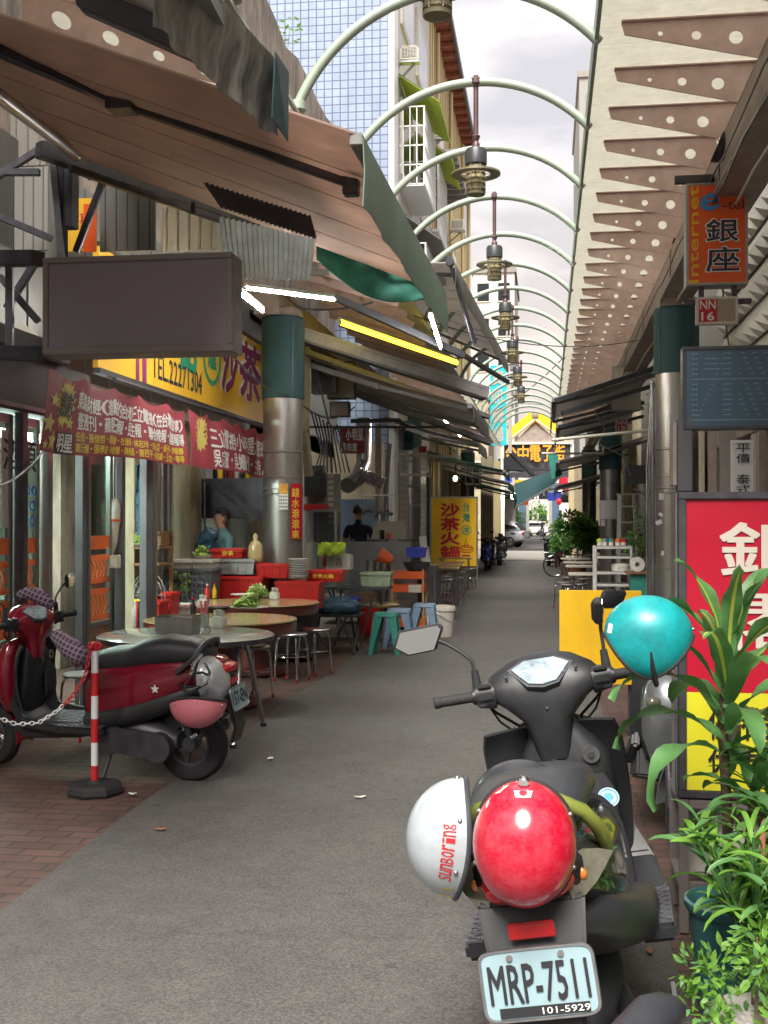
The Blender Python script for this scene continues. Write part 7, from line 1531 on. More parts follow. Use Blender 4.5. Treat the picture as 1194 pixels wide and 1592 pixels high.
for k in range(9): b.bar((x-.29+.035*k, y-.15, .48), (x-.30+.037*k, y-.16, .70), .004, .004); b.bar((x-.29+.035*k, y+.15, .48), (x-.30+.037*k, y+.16, .70), .004, .004)
build(b, 'basket', t)
# ================================================================ people
def person(label, loc, rz, J, E, mats, hair_=None, s=1.0):
    """J: name -> (co, radius); E: list of (a, b, region)"""
    names = list(J); me = bpy.data.meshes.new('person'); me.from_pydata([J[n][0] for n in names], [(names.index(a), names.index(c)) for a, c, _ in E], [])
    o = bpy.data.objects.new('person', me); COL.objects.link(o); m = o.modifiers.new('s', 'SKIN'); m.use_smooth_shade = True; sv = me.skin_vertices[0].data
    for i, n in enumerate(names):
        r = J[n][1]; sv[i].radius = (r, r) if not isinstance(r, tuple) else r
        sv[i].use_root = (i == 0)
    o.modifiers.new('u', 'SUBSURF').levels = 2; bpy.context.view_layer.update()
    e = o.evaluated_get(bpy.context.evaluated_depsgraph_get()); nm = bpy.data.meshes.new_from_object(e); o.modifiers.clear(); o.data = nm; bpy.data.meshes.remove(me)
    ml = []; reg = []
    for r_ in mats: ml.append(mats[r_]); reg.append(r_)
    nm.materials.clear()
    for r_ in ml: nm.materials.append(MATS[r_])
    for f in nm.polygons:
        c = f.center; best = None
        for a, d_, r_ in E:
            p0, p1 = V(J[a][0]), V(J[d_][0]); k = max(0, min(1, (c-p0).dot(p1-p0)/max(1e-9, (p1-p0).length_squared))); q = (c-p0.lerp(p1, k)).length-.5*(J[a][1] if not isinstance(J[a][1], tuple) else max(J[a][1]))
            if best is None or q < best[0]: best = (q, r_)
        f.material_index = reg.index(best[1]); f.use_smooth = True
    o.location = loc; o.rotation_euler = (0, 0, rz); tag(o, label, 'person'); WM[o.name] = None
    hd = V(J['head'][0])
    b_ = MB('hair'); vs = []; nu, nv = 24, 10
    for i in range(nv+1):
        for k in range(nu):
            a = 2*PI*k/nu; lim = R(62) if math.sin(a) > .3 else (R(86) if abs(math.sin(a)) <= .3 else R(112)); th = lim*i/nv; vs.append(hd+V((.089*math.sin(th)*math.cos(a), .104*math.sin(th)*math.sin(a)-.012, .035+.112*math.cos(th))))
    b_.add(vs, [(i*nu+k, i*nu+(k+1) % nu, (i+1)*nu+(k+1) % nu, (i+1)*nu+k) for i in range(nv) for k in range(nu)]); build(b_, 'hair', o, ang=180)
    b_ = MB('skin'); b_.add([hd+V(q) for q in ((-.014, .088, -.02), (.014, .088, -.02), (0, .118, -.025), (0, .094, .025))], [(0, 2, 3), (2, 1, 3), (0, 1, 2)])
    for sx in (-1, 1): b_.ell(hd+V((sx*.083, -.005, -.005)), (.012, .02, .032), nu=10, nv=6)
    build(b_, 'nose_and_ears', o, ang=180)
    b_ = MB('hair')
    for sx in (-1, 1): b_.ell(hd+V((sx*.032, .087, .012)), (.011, .007, .006), nu=10, nv=6); b_.bar(hd+V((sx*.018, .092, .034)), hd+V((sx*.048, .084, .034)), .004, .006)
    build(b_, 'eyes', o); b_ = MB('red_text'); b_.ell(hd+V((0, .086, -.055)), (.022, .006, .006), nu=10, nv=6); build(b_, 'mouth', o)
    return o
def body(arms, lean=.0, skinr=None):
    J = {'pelvis': ((0, 0, .95), (.15, .11)), 'waist': ((0, .01+lean*.3, 1.08), (.145, .10)), 'chest': ((0, .02+lean*.7, 1.28), (.17, .12)), 'neckb': ((0, .0+lean, 1.44), (.085, .075)), 'neck': ((0, .01+lean*1.1, 1.50), .052), 'head': ((0, .02+lean*1.25, 1.63), (.078, .092)), 'crown': ((0, .015+lean*1.3, 1.70), (.062, .075)), 'chin': ((0, .045+lean*1.2, 1.565), (.05, .055))}
    E = [('pelvis', 'waist', 'shirt'), ('waist', 'chest', 'shirt'), ('chest', 'neckb', 'shirt'), ('neckb', 'neck', 'skin'), ('neck', 'chin', 'skin'), ('chin', 'head', 'skin'), ('head', 'crown', 'skin')]
    for s, k in ((-1, 'l'), (1, 'r')):
        J['hip'+k] = ((s*.09, 0, .88), .095); J['knee'+k] = ((s*.11, .02, .48), .062); J['ankle'+k] = ((s*.12, -.01, .08), .042); J['toe'+k] = ((s*.13, .14, .035), .035)
        E += [('pelvis', 'hip'+k, 'leg'), ('hip'+k, 'knee'+k, 'leg'), ('knee'+k, 'ankle'+k, 'leg'), ('ankle'+k, 'toe'+k, 'leg')]
        sh, el, wr, fd = [V(q) for q in arms[k]]
        J['sh'+k] = (tuple(sh), .062); m_ = sh.lerp(el, .55); J['up'+k] = (tuple(m_), .056); J['el'+k] = (tuple(el), .042); J['wr'+k] = (tuple(wr), .028); d = V(fd).normalized(); pm = wr+d*.07; J['palm'+k] = (tuple(pm), (.036, .02))
        E += [('chest', 'sh'+k, 'shirt'), ('sh'+k, 'up'+k, 'shirt'), ('up'+k, 'el'+k, 'skin'), ('el'+k, 'wr'+k, 'skin'), ('wr'+k, 'palm'+k, 'skin')]
        sd = d.cross(Z_).normalized() if abs(d.z) < .9 else X_
        for f, (off, ln) in enumerate(((-.028, .055), (-.010, .066), (.010, .062), (.027, .05))):
            p1 = pm+sd*off+d*.03; p2 = p1+d*ln*.55-Z_*.008; p3 = p2+d*ln*.35-Z_*.025
            for n_, q, r in (('a', p1, .0095), ('b', p2, .0085), ('c', p3, .007)): J['f%d%s%s' % (f, n_, k)] = (tuple(q), r)
            E += [('palm'+k, 'f%da%s' % (f, k), 'skin'), ('f%da%s' % (f, k), 'f%db%s' % (f, k), 'skin'), ('f%db%s' % (f, k), 'f%dc%s' % (f, k), 'skin')]
        q1 = wr+d*.03-sd*s*.03*(-1); J['t1'+k] = (tuple(wr+d*.035+sd*s*-.034), .010); J['t2'+k] = (tuple(wr+d*.075+sd*s*-.052-Z_*.01), .008); E += [('palm'+k, 't1'+k, 'skin'), ('t1'+k, 't2'+k, 'skin')]
    return J, E
arms = {'l': ((-.17, .03, 1.40), (-.25, .06, 1.14), (-.10, .32, 1.08), (.3, 1, .1)), 'r': ((.17, .05, 1.40), (.27, .12, 1.15), (.10, .36, 1.12), (-.3, 1, .1))}
J, E_ = body(arms, .05); g = P(354, 860, 14.2); man1 = person('person in a teal shirt, head bowed, holding a blue bag behind the red crates', (g.x, g.y, .0), R(122), J, E_, {'shirt': 'shirt_teal', 'skin': 'skin', 'leg': 'trousers'})
p = P(323, 838, 13.9); b = MB('bluebag'); b.M = Matrix.Translation(p) @ Matrix.Rotation(.5, 4, 'Y'); b.sheet([[(-.09+i*.045+.012*math.sin(j*2), .02*math.sin(i*1.5+j), .13-j*.055) for j in range(6)] for i in range(5)], .05); build(b, 'blue_bag', cat='bag', label='blue plastic bag held by the person in the teal shirt', ang=180)
arms = {'l': ((-.18, 0, 1.40), (-.26, .10, 1.13), (-.16, .34, 1.05), (.2, 1, 0)), 'r': ((.18, 0, 1.40), (.26, .10, 1.13), (.16, .34, 1.05), (-.2, 1, 0))}
J, E_ = body(arms); g = P(553, 860, 18.9); person('person in a black shirt working at the kitchen counter, seen from behind', (g.x, g.y+.25, .10), R(-6), J, E_, {'shirt': 'shirt_black', 'skin': 'skin', 'leg': 'trousers'})
b = MB('white_text'); b.box(P(551, 818, 19.0), (.02, .004, .16)); 
arms = {'l': ((-.17, 0, 1.40), (-.24, 0, 1.13), (-.24, .08, .88), (0, .2, -1)), 'r': ((.17, 0, 1.40), (.24, 0, 1.13), (.24, .08, .88), (0, .2, -1))}
J, E_ = body(arms); g = G(843, 836); person('person in dark clothes walking far off at the end of the alley', (g.x, g.y, 0), 0, J, E_, {'shirt': 'shirt_black', 'skin': 'skin', 'leg': 'trousers'})
# ================================================================ plants by the hotel sign
def strap(b, base, d, L, w, droop, m1='leaf', m2='leaf_stripe', twist=0.0, stripe=True, n=14, wav=.0, rise=.6):
    """arching strap leaf"""
    base = V(base); d = V(d); d.z = 0; d.normalize(); pts = []; el = rise; p = base.copy(); sl_ = L/n
    for i in range(n+1):
        pts.append(p.copy()); u = i/n; p = p+(d*math.cos(el)+Z_*math.sin(el))*sl_; el -= droop/n*(.4+1.2*u)
    sd0 = d.cross(Z_)
    def ww(u): return w*(min(1, (.35+u*2.2)))*(1-max(0, (u-.55)/.45)**2.0)**.5 if u < 1 else .0005
    rows = []
    for i, q in enumerate(pts):
        u = i/n; tw = twist*u; t_ = (pts[min(i+1, n)]-pts[max(i-1, 0)]).normalized(); up = sd0.cross(t_); s = sd0*math.cos(tw)+up*math.sin(tw); nn = s.cross(t_)
        wv = wav*math.sin(u*14); hw = max(.0006, ww(u)); rows.append([q-s*hw-nn*(-hw*.25+wv), q-s*hw*.45-nn*wv*.3, q-s*hw*.18, q+s*hw*.18, q+s*hw*.45+nn*wv*.3, q+s*hw+nn*(hw*.25+wv)])
    nv = 6; base_i = len(b.v)
    for r in rows: b.v.extend(r)
    for i in range(n):
        for j in range(5):
            b.use(m2 if (stripe and j == 2) else m1); b.f.append(tuple(base_i+k for k in (i*nv+j, i*nv+j+1, (i+1)*nv+j+1, (i+1)*nv+j))); b.fm.append(b.k)
def leafy_top(t, c, n, L, w, seed, tall=.25, stripe=True, mats=('leaf', 'leaf_stripe'), rise=(1.35, -.2), droop=(1.0, 2.4), name='leaf', wav=.006):
    r = random.Random(seed)
    for i in range(n):
        u = i/n; a = i*2.39996+r.uniform(-.3, .3); b = MB(mats[0]); q = V(c)+Z_*(-tall*u)
        strap(b, q+V((.012*math.cos(a), .012*math.sin(a), 0)), (math.cos(a), math.sin(a), 0), L*r.uniform(.8, 1.1)*(.72+.35*min(1, u*2)), w*r.uniform(.85, 1.15), droop[0]+(droop[1]-droop[0])*u+r.uniform(-.2, .2), mats[0], mats[1], r.uniform(-.5, .5), stripe and u < .42, wav=wav*r.uniform(.4, 1.4), rise=rise[0]+(rise[1]-rise[0])*u+r.uniform(-.1, .1))
        build(b, name, t, ang=180)
base = P(1128, 1432, 3.85); c = P(1131, 1025, 3.72); t = thing('dracaena', 'tall dracaena with long striped drooping leaves in front of the red hotel sign', 'plant', (base.x, base.y, .3))
b = MB('bark'); b.tube([(base.x, base.y, .26), (base.x+.005, base.y-.02, .6), (c.x-.01, c.y+.05, .95), (c.x, c.y, c.z)], [.022, .018, .016, .013], 10); build(b, 'trunk', t)
leafy_top(t, (c.x, c.y, c.z+.02), 22, .47, .036, 5, .36, rise=(1.5, .35), droop=(.85, 3.0), wav=.010)
# second stem, lower and in front of the sign foot
b2 = P(1152, 1440, 3.8); c2 = P(1172, 1222, 3.7); t = thing('dracaena', 'shorter dracaena top with broad green leaves just below the tall one', 'plant', (b2.x, b2.y, .3)); b = MB('bark'); b.tube([(b2.x, b2.y, .26), (c2.x, c2.y, c2.z)], [.018, .012], 8); build(b, 'trunk', t)
leafy_top(t, c2, 12, .30, .028, 9, .12, rise=(1.3, -.3), droop=(1.0, 2.0), stripe=False)
# teal pot
pc = G(1112, 1540); pc = P(1142, 1530, 3.75); px_, py_ = pc.x, pc.y
t = thing('plant_pot', 'round teal plastic pot holding the dracaenas', 'pot', (px_, py_, 0)); r = .155; zt = P(1112, 1400, 3.75).z
b = MB('pot_teal'); b.lathe([(r*.72, 0), (r*.74, .01), (r*.93, zt-.03), (r*1.0, zt-.028), (r*1.03, zt-.015), (r*1.03, zt), (r*.96, zt+.004), (r*.92, zt-.02), (r*.90, zt-.07), (0, zt-.07)], (px_, py_, 0), 40); build(b, 'pot_body', t)
b = MB('soil'); b.lathe([(r*.89, zt-.066), (r*.5, zt-.055), (0, zt-.05)], (px_, py_, 0), 24); build(b, 'soil', t)
# bamboo-like bushy plant
def tuft(name, label, c, n, L, w, spread, seed, mats=('leaf_light', 'leaf_light'), h=.5, group=None, dead=0):
    r = random.Random(seed); t = thing(name, label, 'plant', (c[0], c[1], 0), group=group); ns = max(3, n//14); tops = []
    b = MB('leaf'); 
    for k in range(ns):
        a = r.uniform(0, 2*PI); q = V(c)+V((math.cos(a)*spread*r.uniform(.2, 1), math.sin(a)*spread*.6*r.uniform(.2, 1), h*r.uniform(.55, 1.05))); b.tube([V(c), V(c).lerp(q, .5)+Z_*.03, q], [.006, .005, .003], 6); tops.append((V(c), q))
    build(b, 'stems', t); b = MB(mats[0])
    for i in range(n):
        p0, p1 = tops[i % ns]; q = p0.lerp(p1, r.uniform(.35, 1.0)); a = r.uniform(0, 2*PI); m_ = mats[0] if r.random() < .6 else mats[1]
        if i < dead: m_ = 'terracotta'
        strap(b, q, (math.cos(a), math.sin(a), 0), L*r.uniform(.6, 1.15), w*r.uniform(.7, 1.2), r.uniform(.9, 2.2), m_, m_, r.uniform(-.8, .8), False, n=8, wav=.001, rise=r.uniform(.2, 1.2))
    build(b, 'foliage', t, ang=180); return t
q = P(1185, 1480, 3.35); tuft('bamboo_plant', 'bright bushy plant with narrow bamboo-like leaves beside the teal pot', (q.x, q.y, .25), 210, .19, .011, .26, 3, ('leaf_light', 'leaf'), h=.46, dead=5)
q = P(1205, 1370, 3.5); tuft('bamboo_plant', 'upper clump of broad pointed leaves against the yellow part of the sign', (q.x+.02, q.y+.1, .45), 50, .22, .016, .20, 13, ('leaf', 'leaf_light'), h=.42)
def shrub(name, label, c, rad, n, ls, seed, mats=('leaf_light', 'leaf', 'leaf_dark'), zf=1.0, group=None, stems=6, bark='bark', z0=None):
    r = random.Random(seed); c = V(c); t = thing(name, label, 'plant', (c.x, c.y, z0 if z0 is not None else max(0, c.z-rad*1.3)), group=group); base = V((c.x, c.y, z0 if z0 is not None else max(0, c.z-rad*1.3)))
    b = MB(bark); cl = []
    for k in range(stems*3):
        a = r.uniform(0, 2*PI); e = r.uniform(-.5, 1.3); q = c+V((math.cos(a)*math.cos(e)*rad, math.sin(a)*math.cos(e)*rad, math.sin(e)*rad*zf))*r.uniform(.5, .95); cl.append((q, r.uniform(.25, .42)*rad))
        if k < stems: b.tube([base, base.lerp(q, .5)+V((0, 0, .1*rad)), q], [.02*rad+.004, .014*rad+.003, .003], 6)
    build(b, 'stems', t); b = MB(mats[0])
    for i in range(n):
        q, cr = cl[i % len(cl)]; d = V((r.gauss(0, 1), r.gauss(0, 1), r.gauss(0, 1))).normalized(); p = q+d*cr*r.uniform(.4, 1.1); ld = (d+V((r.uniform(-.6, .6), r.uniform(-.6, .6), r.uniform(-.7, .4)))).normalized(); sd = ld.cross(V((r.uniform(-1, 1), r.uniform(-1, 1), 1))).normalized(); L = ls*r.uniform(.6, 1.2); up = sd.cross(ld)
        b.use(mats[r.choice((0, 1, 1, 2)) if len(mats) > 2 else r.randrange(len(mats))]); b.add([p, p+ld*L*.35+sd*L*.2, p+ld*L*.7+sd*L*.16-up*L*.03, p+ld*L, p+ld*L*.7-sd*L*.16-up*L*.03, p+ld*L*.35-sd*L*.2], [(0, 1, 2, 3), (0, 3, 4, 5)])
    build(b, 'foliage', t, ang=180); return t
q = P(1175, 1545, 3.0); shrub('small_shrub', 'low lime green small leaved plant at the corner of the picture', (q.x, q.y, q.z), .17, 900, .035, 21, ('leaf_light', 'leaf_light', 'leaf'), z0=.1)
q = G(1190, 1600); t = thing('stone_pot', 'pale pebbled pot edge under the small leaved plant', 'pot', (q.x, q.y, 0)); b = MB('stone_pale'); p3 = P(1195, 1600, 3.0); b.lathe([(.11, 0), (.15, .02), (.17, p3.z+.0), (.16, p3.z+.03), (.13, p3.z+.01), (0, p3.z-.02)], (p3.x, p3.y, 0), 30); build(b, 'pot_body', t)
# black saddle corner at the lower edge
q = P(1018, 1572, 2.0); b = MB('vinyl_seat'); b.M = Matrix.Translation(q) @ Matrix.Rotation(-.55, 4, 'Z'); b.loft([SE((0, -.20, -.04), .07, .04), SE((0, -.12, -.03), .09, .06), SE((0, 0, -.01), .085, .07), SE((0, .05, -.01), .07, .05), SE((0, .08, -.02), .03, .02)]); SD = b
# bush by the far tables
q = P(895, 834, 31); shrub('potted_bush', 'big bushy green plant in pots between the bicycle and the grey post', (q.x, q.y, q.z), .66, 5200, .13, 31, ('leaf_light', 'leaf_light', 'leaf'), .8, z0=.3)
b = MB('terracotta'); b.lathe([(.2, 0), (.28, .32), (.3, .36), (.26, .36), (0, .3)], (q.x, q.y, 0), 24); build(b, 'clay_pot', cat='pot', label='clay pot under the big bushy plant')
q = P(868, 852, 29); shrub('potted_bush', 'small pale bush next to the narrow white tables', (q.x+.05, q.y, q.z), .3, 900, .09, 32, ('leaf_light', 'leaf', 'leaf'), .8, z0=.2)
q = P(1003, 856, 17); shrub('potted_bush', 'leafy pot plants behind the steel rack', (q.x, q.y, q.z), .30, 700, .06, 33, ('leaf', 'leaf_light', 'leaf_dark'), 1.2, z0=.2)
q = P(1012, 832, 16.5); shrub('potted_bush', 'thin climbing greenery on the conduit pipes', (q.x-.05, q.y, q.z), .26, 260, .05, 34, ('leaf', 'leaf_light', 'leaf_dark'), 1.8, z0=.6)
q = P(890, 792, 48); 0 and shrub('potted_bush', 'dark greenery hanging by the far awning', (q.x, q.y, q.z), .6, 700, .12, 35, ('leaf', 'leaf_dark', 'leaf_dark'), 1, z0=1.0)
q = P(797, 812, 78); shrub('potted_bush', 'greenery beyond the silver car', (q.x, q.y, q.z), 1.0, 900, .18, 36, ('leaf', 'leaf_light', 'leaf_dark'), .8, z0=.3)
q = P(826, 806, 120); shrub('roadside_tree', 'pale distant tree seen through the blue arch', (q.x, q.y, q.z), 1.8, 700, .35, 37, ('leaf', 'leaf_light', 'leaf_light'), .9, z0=.0)
# ================================================================ far end of the alley
q = P(1018, 1572, 2.05)
t = thing('motor_scooter', 'dark seat and mirror of another scooter at the bottom corner beside the plants', 'motor scooter', (q.x, q.y, 0)); build(SD, 'seat', t, ang=60)
b = MB('graphite'); b.bx(q.x-.03, q.x+.06, q.y-.15, q.y+.05, .2, q.z-.08); build(b, 'body', t, bev=.04)
# vertical cyan sign
t, a, c, yy = lightbox(762, 568, 787, 692, 43, 'sign_cyan', 'tall cyan vertical sign with cream characters above the awnings', .3, 'sign_cyan', 'vertical_sign')
b = MB('cream_text'); b.vtext('資訊廣場', V((a.x+.05, yy-.02, a.z+.12)), X_, Z_, (c.x-a.x)-.14, (c.z-a.z)-.3, .25, .03); build(b, 'lettering', t)
b = MB('white_paint')
for k in range(18): b.box((c.x+.03, yy+.1, a.z+.1+(c.z-a.z-.2)*k/17), (.05, .1, .08))
b.use('off_white'); b.bx(c.x+.07, c.x+.2, yy+.05, yy+.3, a.z-.3, c.z); build(b, 'bulb_strip', t)
lightbox(722, 720, 748, 755, 36, 'white_paint', 'white sign with bold black writing under the green awnings', .1, 'dark_steel', 'shop_sign')
for n_ in (0,):
    o = bpy.data.objects['shop_sign.001'] if 'shop_sign.001' in bpy.data.objects else None
    if o: a = P(724, 752, 35.9); b = MB('black_text'); b.htext('銀樓', a, X_, Z_, .42, .5, bold=.03); build(b, 'lettering', o)
for i, (px, py, d) in enumerate(((771, 470, 17.5), (790, 482, 21), (783, 545, 30))):
    p = P(px, py, d) if 0 else None
# utility boxes on the lamp line
b = MB('steel'); p = P(800, 560, 38); b.box(p, (.3, .3, .7)); b.bar(P(797, 520, 38), P(797, 640, 38), .08, .08); b.bar(P(797, 575, 38), P(820, 577, 38), .05, .05); build(b, 'pole_box', cat='box', label='grey equipment box on a pole against the sky', bev=.02)
b = MB('off_white'); b.bar(P(790, 600, 50), P(786, 684, 50), .10, .10); b.bar(P(789, 470, 50), P(785, 684, 50), .06, .06); build(b, 'service_pole', cat='pole', label='pale service pole beside the cyan sign')
# yellow gable gate
d = 60; L, Rr_, T = P(782, 705, d), P(884, 705, d), P(832, 640, d); t = thing('gable_gate', 'yellow gabled gateway with orange characters across the alley', 'gateway', (T.x, T.y, 0)); y = T.y
LL, RR = P(787, 682, d), P(880, 682, d); AP = P(832, 645, d)
b = MB('sign_amber')
for s, e in ((-1, LL), (1, RR)):
    o_ = V((e.x+s*.1, y, e.z-.02)); b.quad(V((AP.x, y, AP.z+.08)), V((AP.x, y+1.2, AP.z+.08)), V((o_.x, y+1.2, o_.z+.12)), V((o_.x, y, o_.z+.12)), .2)
    b.bar(V((AP.x, y-.06, AP.z-.02)), V((o_.x, y-.06, o_.z)), .12, .52)
build(b, 'gable_roof', t, bev=.01)
b = MB('off_white'); b.bar(V((AP.x, y-.13, AP.z-.22)), V((LL.x-.05, y-.13, LL.z-.2)), .04, .08); b.bar(V((AP.x, y-.13, AP.z-.22)), V((RR.x+.05, y-.13, RR.z-.2)), .04, .08); b.bx(LL.x-.1, RR.x+.3, y-.15, y+.1, LL.z-.30, LL.z-.18); build(b, 'white_trim', t)
b = MB('beam_brown'); b.poly([(LL.x+.4, y+.05, LL.z-.17), (RR.x-.4, y+.05, LL.z-.17), (AP.x, y+.05, AP.z-.30)], (0, .1, 0)); b.ell((AP.x, y-.16, AP.z), (.18, .06, .2)); build(b, 'gable_panel', t)
b = MB('dark_steel')
x0, x1 = LL.x-.1, RR.x+.2; z0, z1 = P(800, 742, d).z, LL.z-.32
for k in range(9): b.bx(x0+(x1-x0)*k/8-.02, x0+(x1-x0)*k/8+.02, y, y+.04, z0, z1)
for k in range(5): b.bx(x0, x1, y+.041, y+.07, z0+(z1-z0)*k/4-.02, z0+(z1-z0)*k/4+.02)
b.bx(x0, x1, y+.08, y+.1, z0, z1); b.use('off_white'); b.bx(x0-.2, x0, y, y+.3, 0, z1); b.bx(x1, x1+.2, y, y+.3, 0, z1); build(b, 'lattice_frame', t)
b = MB('gate_orange'); a = P(786, 712, d); b.htext('台中電子街', V((a.x, y-.2, P(800, 718, d).z)), X_, Z_, P(878, 700, d).x-a.x, .85, .08, .02); build(b, 'lettering', t)
# blue white arch
d = 95; t = thing('blue_archway', 'blue and white archway with a dark name board at the alley end', 'archway', G(840, 845)); y = P(840, 800, d).y
b = MB('blue_plastic'); g0, g1 = P(812, 760, d), P(864, 760, d); b.bx(g0.x-.3, g0.x+.3, y, y+.5, 0, g0.z); b.bx(g1.x-.3, g1.x+.3, y, y+.5, 0, g0.z); b.bx(g0.x-.4, g1.x+.4, y-.1, y+.6, g0.z, g0.z+.5); build(b, 'frame', t, bev=.03)
b = MB('off_white'); b.bx(g0.x+.31, g0.x+.55, y+.1, y+.4, 0, g0.z-.01); b.bx(g1.x-.55, g1.x-.31, y+.1, y+.4, 0, g0.z-.01); b.bx(g0.x+.56, g1.x-.56, y+.1, y+.4, g0.z-.55, g0.z-.01); build(b, 'inner_frame', t)
b = MB('navy_text'); b.htext('電子商場', V((g0.x+.6, y+.05, g0.z-.85)), X_, Z_, g1.x-g0.x-1.2, .7, .06, .04); build(b, 'lettering', t)
# arcade roof slabs added dark, standing for the shadows under the deep far roof
b = MB('wall_dark'); a = P(800, 745, 64); c = P(870, 745, 64)
for s in (0,):
    b.bx(-3.3, -1.9, 62.3, 90, 3.0, 3.2); b.bx(.9, 2.6, 62.3, 90, 3.0, 3.2)
build(b, 'arcade_shade_slabs', cat='canopy', label='low arcade roof slabs added dark for the shade beyond the crossing road')
def farshop(label, x0, x1, y0, y1, h, m):
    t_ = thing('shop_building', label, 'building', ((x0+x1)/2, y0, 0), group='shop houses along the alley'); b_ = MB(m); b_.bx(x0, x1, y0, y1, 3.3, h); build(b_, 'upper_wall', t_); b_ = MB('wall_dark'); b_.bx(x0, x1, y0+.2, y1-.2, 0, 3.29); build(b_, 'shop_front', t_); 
    for k in range(5):
        yy = y0+(y1-y0)*k/5; b_ = MB('wall_yellow'); b_.bx((x1 if x0 < 0 else x0)-.18, (x1 if x0 < 0 else x0)+.18, yy, yy+.4, 0, 3.28); build(b_, 'pier', t_)
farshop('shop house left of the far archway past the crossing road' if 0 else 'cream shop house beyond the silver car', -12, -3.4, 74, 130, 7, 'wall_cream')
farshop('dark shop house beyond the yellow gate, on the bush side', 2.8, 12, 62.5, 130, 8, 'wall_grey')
for i, (px, py, d, m, l) in enumerate(((799, 771, 60, 'inner_light', 'small lit blue white sign under the yellow gate'), (869, 780, 58, 'sign_red', 'red lantern glowing in the far shop front'))):
    p = P(px, py, d); b = MB(m)
    if i: b.ell(p, (.14, .14, .18), nu=16); b.use('graphite'); b.cyl(p+Z_*.18, p+Z_*.5, .015, n=6)
    else: b.box(p, (.28, .1, .34)); b.use('dark_steel'); b.bx(p.x-.02, p.x+.02, p.y, p.y+.04, p.z+.171, p.z+.6)
    build(b, 'red_lantern' if i else 'lit_sign', cat='lantern' if i else 'sign', label=l)
b = MB('green_plastic'); q = [P(x, y, 30) for x, y in ((852, 705), (866, 705), (874, 738), (858, 745))]; b.poly(q, (0, .05, 0)); build(b, 'green_net', cat='net', label='bright green folded net hanging from the thin pipe')
b = MB('graphite'); b.box(P(800, 722, 47), (.9, .3, .6)); b.bar(P(790, 700, 46), P(830, 740, 46), .3, .2); build(b, 'folded_awning', cat='awning', label='folded dark awning below the yellow gate', bev=.05)
# car
def car(label, loc, rz, paint, group=None):
    t_ = thing('parked_car', label, 'car', loc, rz=rz, local=True, group=group)
    def prof(z, w_, y0, y1): return [V((-w_/2, y0, z)), V((w_/2, y0, z)), V((w_/2, y1, z)), V((-w_/2, y1, z))]
    b_ = MB(paint); secs = [(-2.25, .55, .95, 1.2), (-2.2, .4, 1.02, 1.6), (-1.7, .3, 1.05, 1.76), (-.8, .25, 1.0, 1.80), (.6, .25, .97, 1.80), (1.5, .3, .92, 1.74), (2.05, .35, .82, 1.6), (2.2, .45, .70, 1.3)]
    b_.loft([SE((0, y_, (a_+c_)/2), w_, c_-a_, 5, 20) for y_, a_, c_, w_ in secs]); build(b_, 'body', t_, ang=50)
    b_ = MB(paint); b_.loft([SE((0, -1.95, 1.05), 1.35, .1, 4), SE((0, -1.6, 1.25), 1.36, .5, 4), SE((0, -1.1, 1.32), 1.34, .62, 4), SE((0, 0, 1.33), 1.34, .64, 4), SE((0, .6, 1.22), 1.36, .44, 4), SE((0, 1.15, 1.02), 1.4, .1, 4)]); cb = build(b_, 'cabin', t_, ang=50)
    b_ = MB('car_glass'); b_.loft([SE((0, -1.70, 1.18), 1.39, .18, 5), SE((0, -1.2, 1.26), 1.39, .38, 5), SE((0, 0, 1.27), 1.39, .40, 5), SE((0, .55, 1.16), 1.40, .20, 5)]); b_.quad((-.58, -1.99, 1.10), (.58, -1.99, 1.10), (.54, -1.62, 1.50), (-.54, -1.62, 1.50), .03); b_.quad((-.6, 1.10, 1.08), (.6, 1.10, 1.08), (.56, .62, 1.46), (-.56, .62, 1.46), .03); build(b_, 'windows', cb)
    for s in (-1, 1):
        for y_ in (-1.35, 1.35):
            b_ = MB('rubber'); M = Matrix.Rotation(PI/2, 3, 'Y'); b_.lathe([(.2, -.10), (.30, -.11), (.33, -.08), (.33, .08), (.30, .11), (.2, .10), (.2, -.1)], (s*.80, y_, .33), 28, M); wv = build(b_, 'wheel', t_)
            b_ = MB('steel'); b_.lathe([(0, -.09), (.205, -.09), (.205, .09), (0, .09)], (s*.815, y_, .33), 20, M); build(b_, 'rim', wv)
        b_ = MB('lens_red'); b_.box((s*.68, -2.17, .86), (.36, .12, .14)); build(b_, 'tail_light', t_, bev=.02); b_ = MB('lens_clear'); b_.box((s*.60, 2.10, .68), (.34, .14, .12)); build(b_, 'headlight', t_, bev=.02)
    b_ = MB('plate_white'); b_.box((0, -2.26, .72), (.38, .02, .16)); build(b_, 'number_plate', t_); return t_
g = G(772, 851); car('silver hatchback parked across the far mouth of the alley', (g.x-.3, g.y+.9, 0), R(75), 'silver_paint')
g = G(822, 834); car('white car far away through the blue arch', (g.x, g.y, 0), R(80), 'white_paint')
# hills and haze are not seen; a low kerb line closes the crossing
b = MB('concrete'); b.bx(-30, XL, 62.05, 62.3, 0, .12); b.bx(XR+.1, 30, 62.05, 62.3, 0, .12); build(b, 'kerb', kind='structure')

# the street behind the photographer, seen in the mirrors
for l, x0, x1, m in (('cream block on the shop side behind the photographer', -14, -3.2, 'wall_cream'), ('grey block on the hotel side behind the photographer', 2.4, 12, 'wall_grey')):
    block('apartment_block', l, x0, x1, -36, -9, 6, m, (3, 3, 1), grp='blocks behind the photographer')
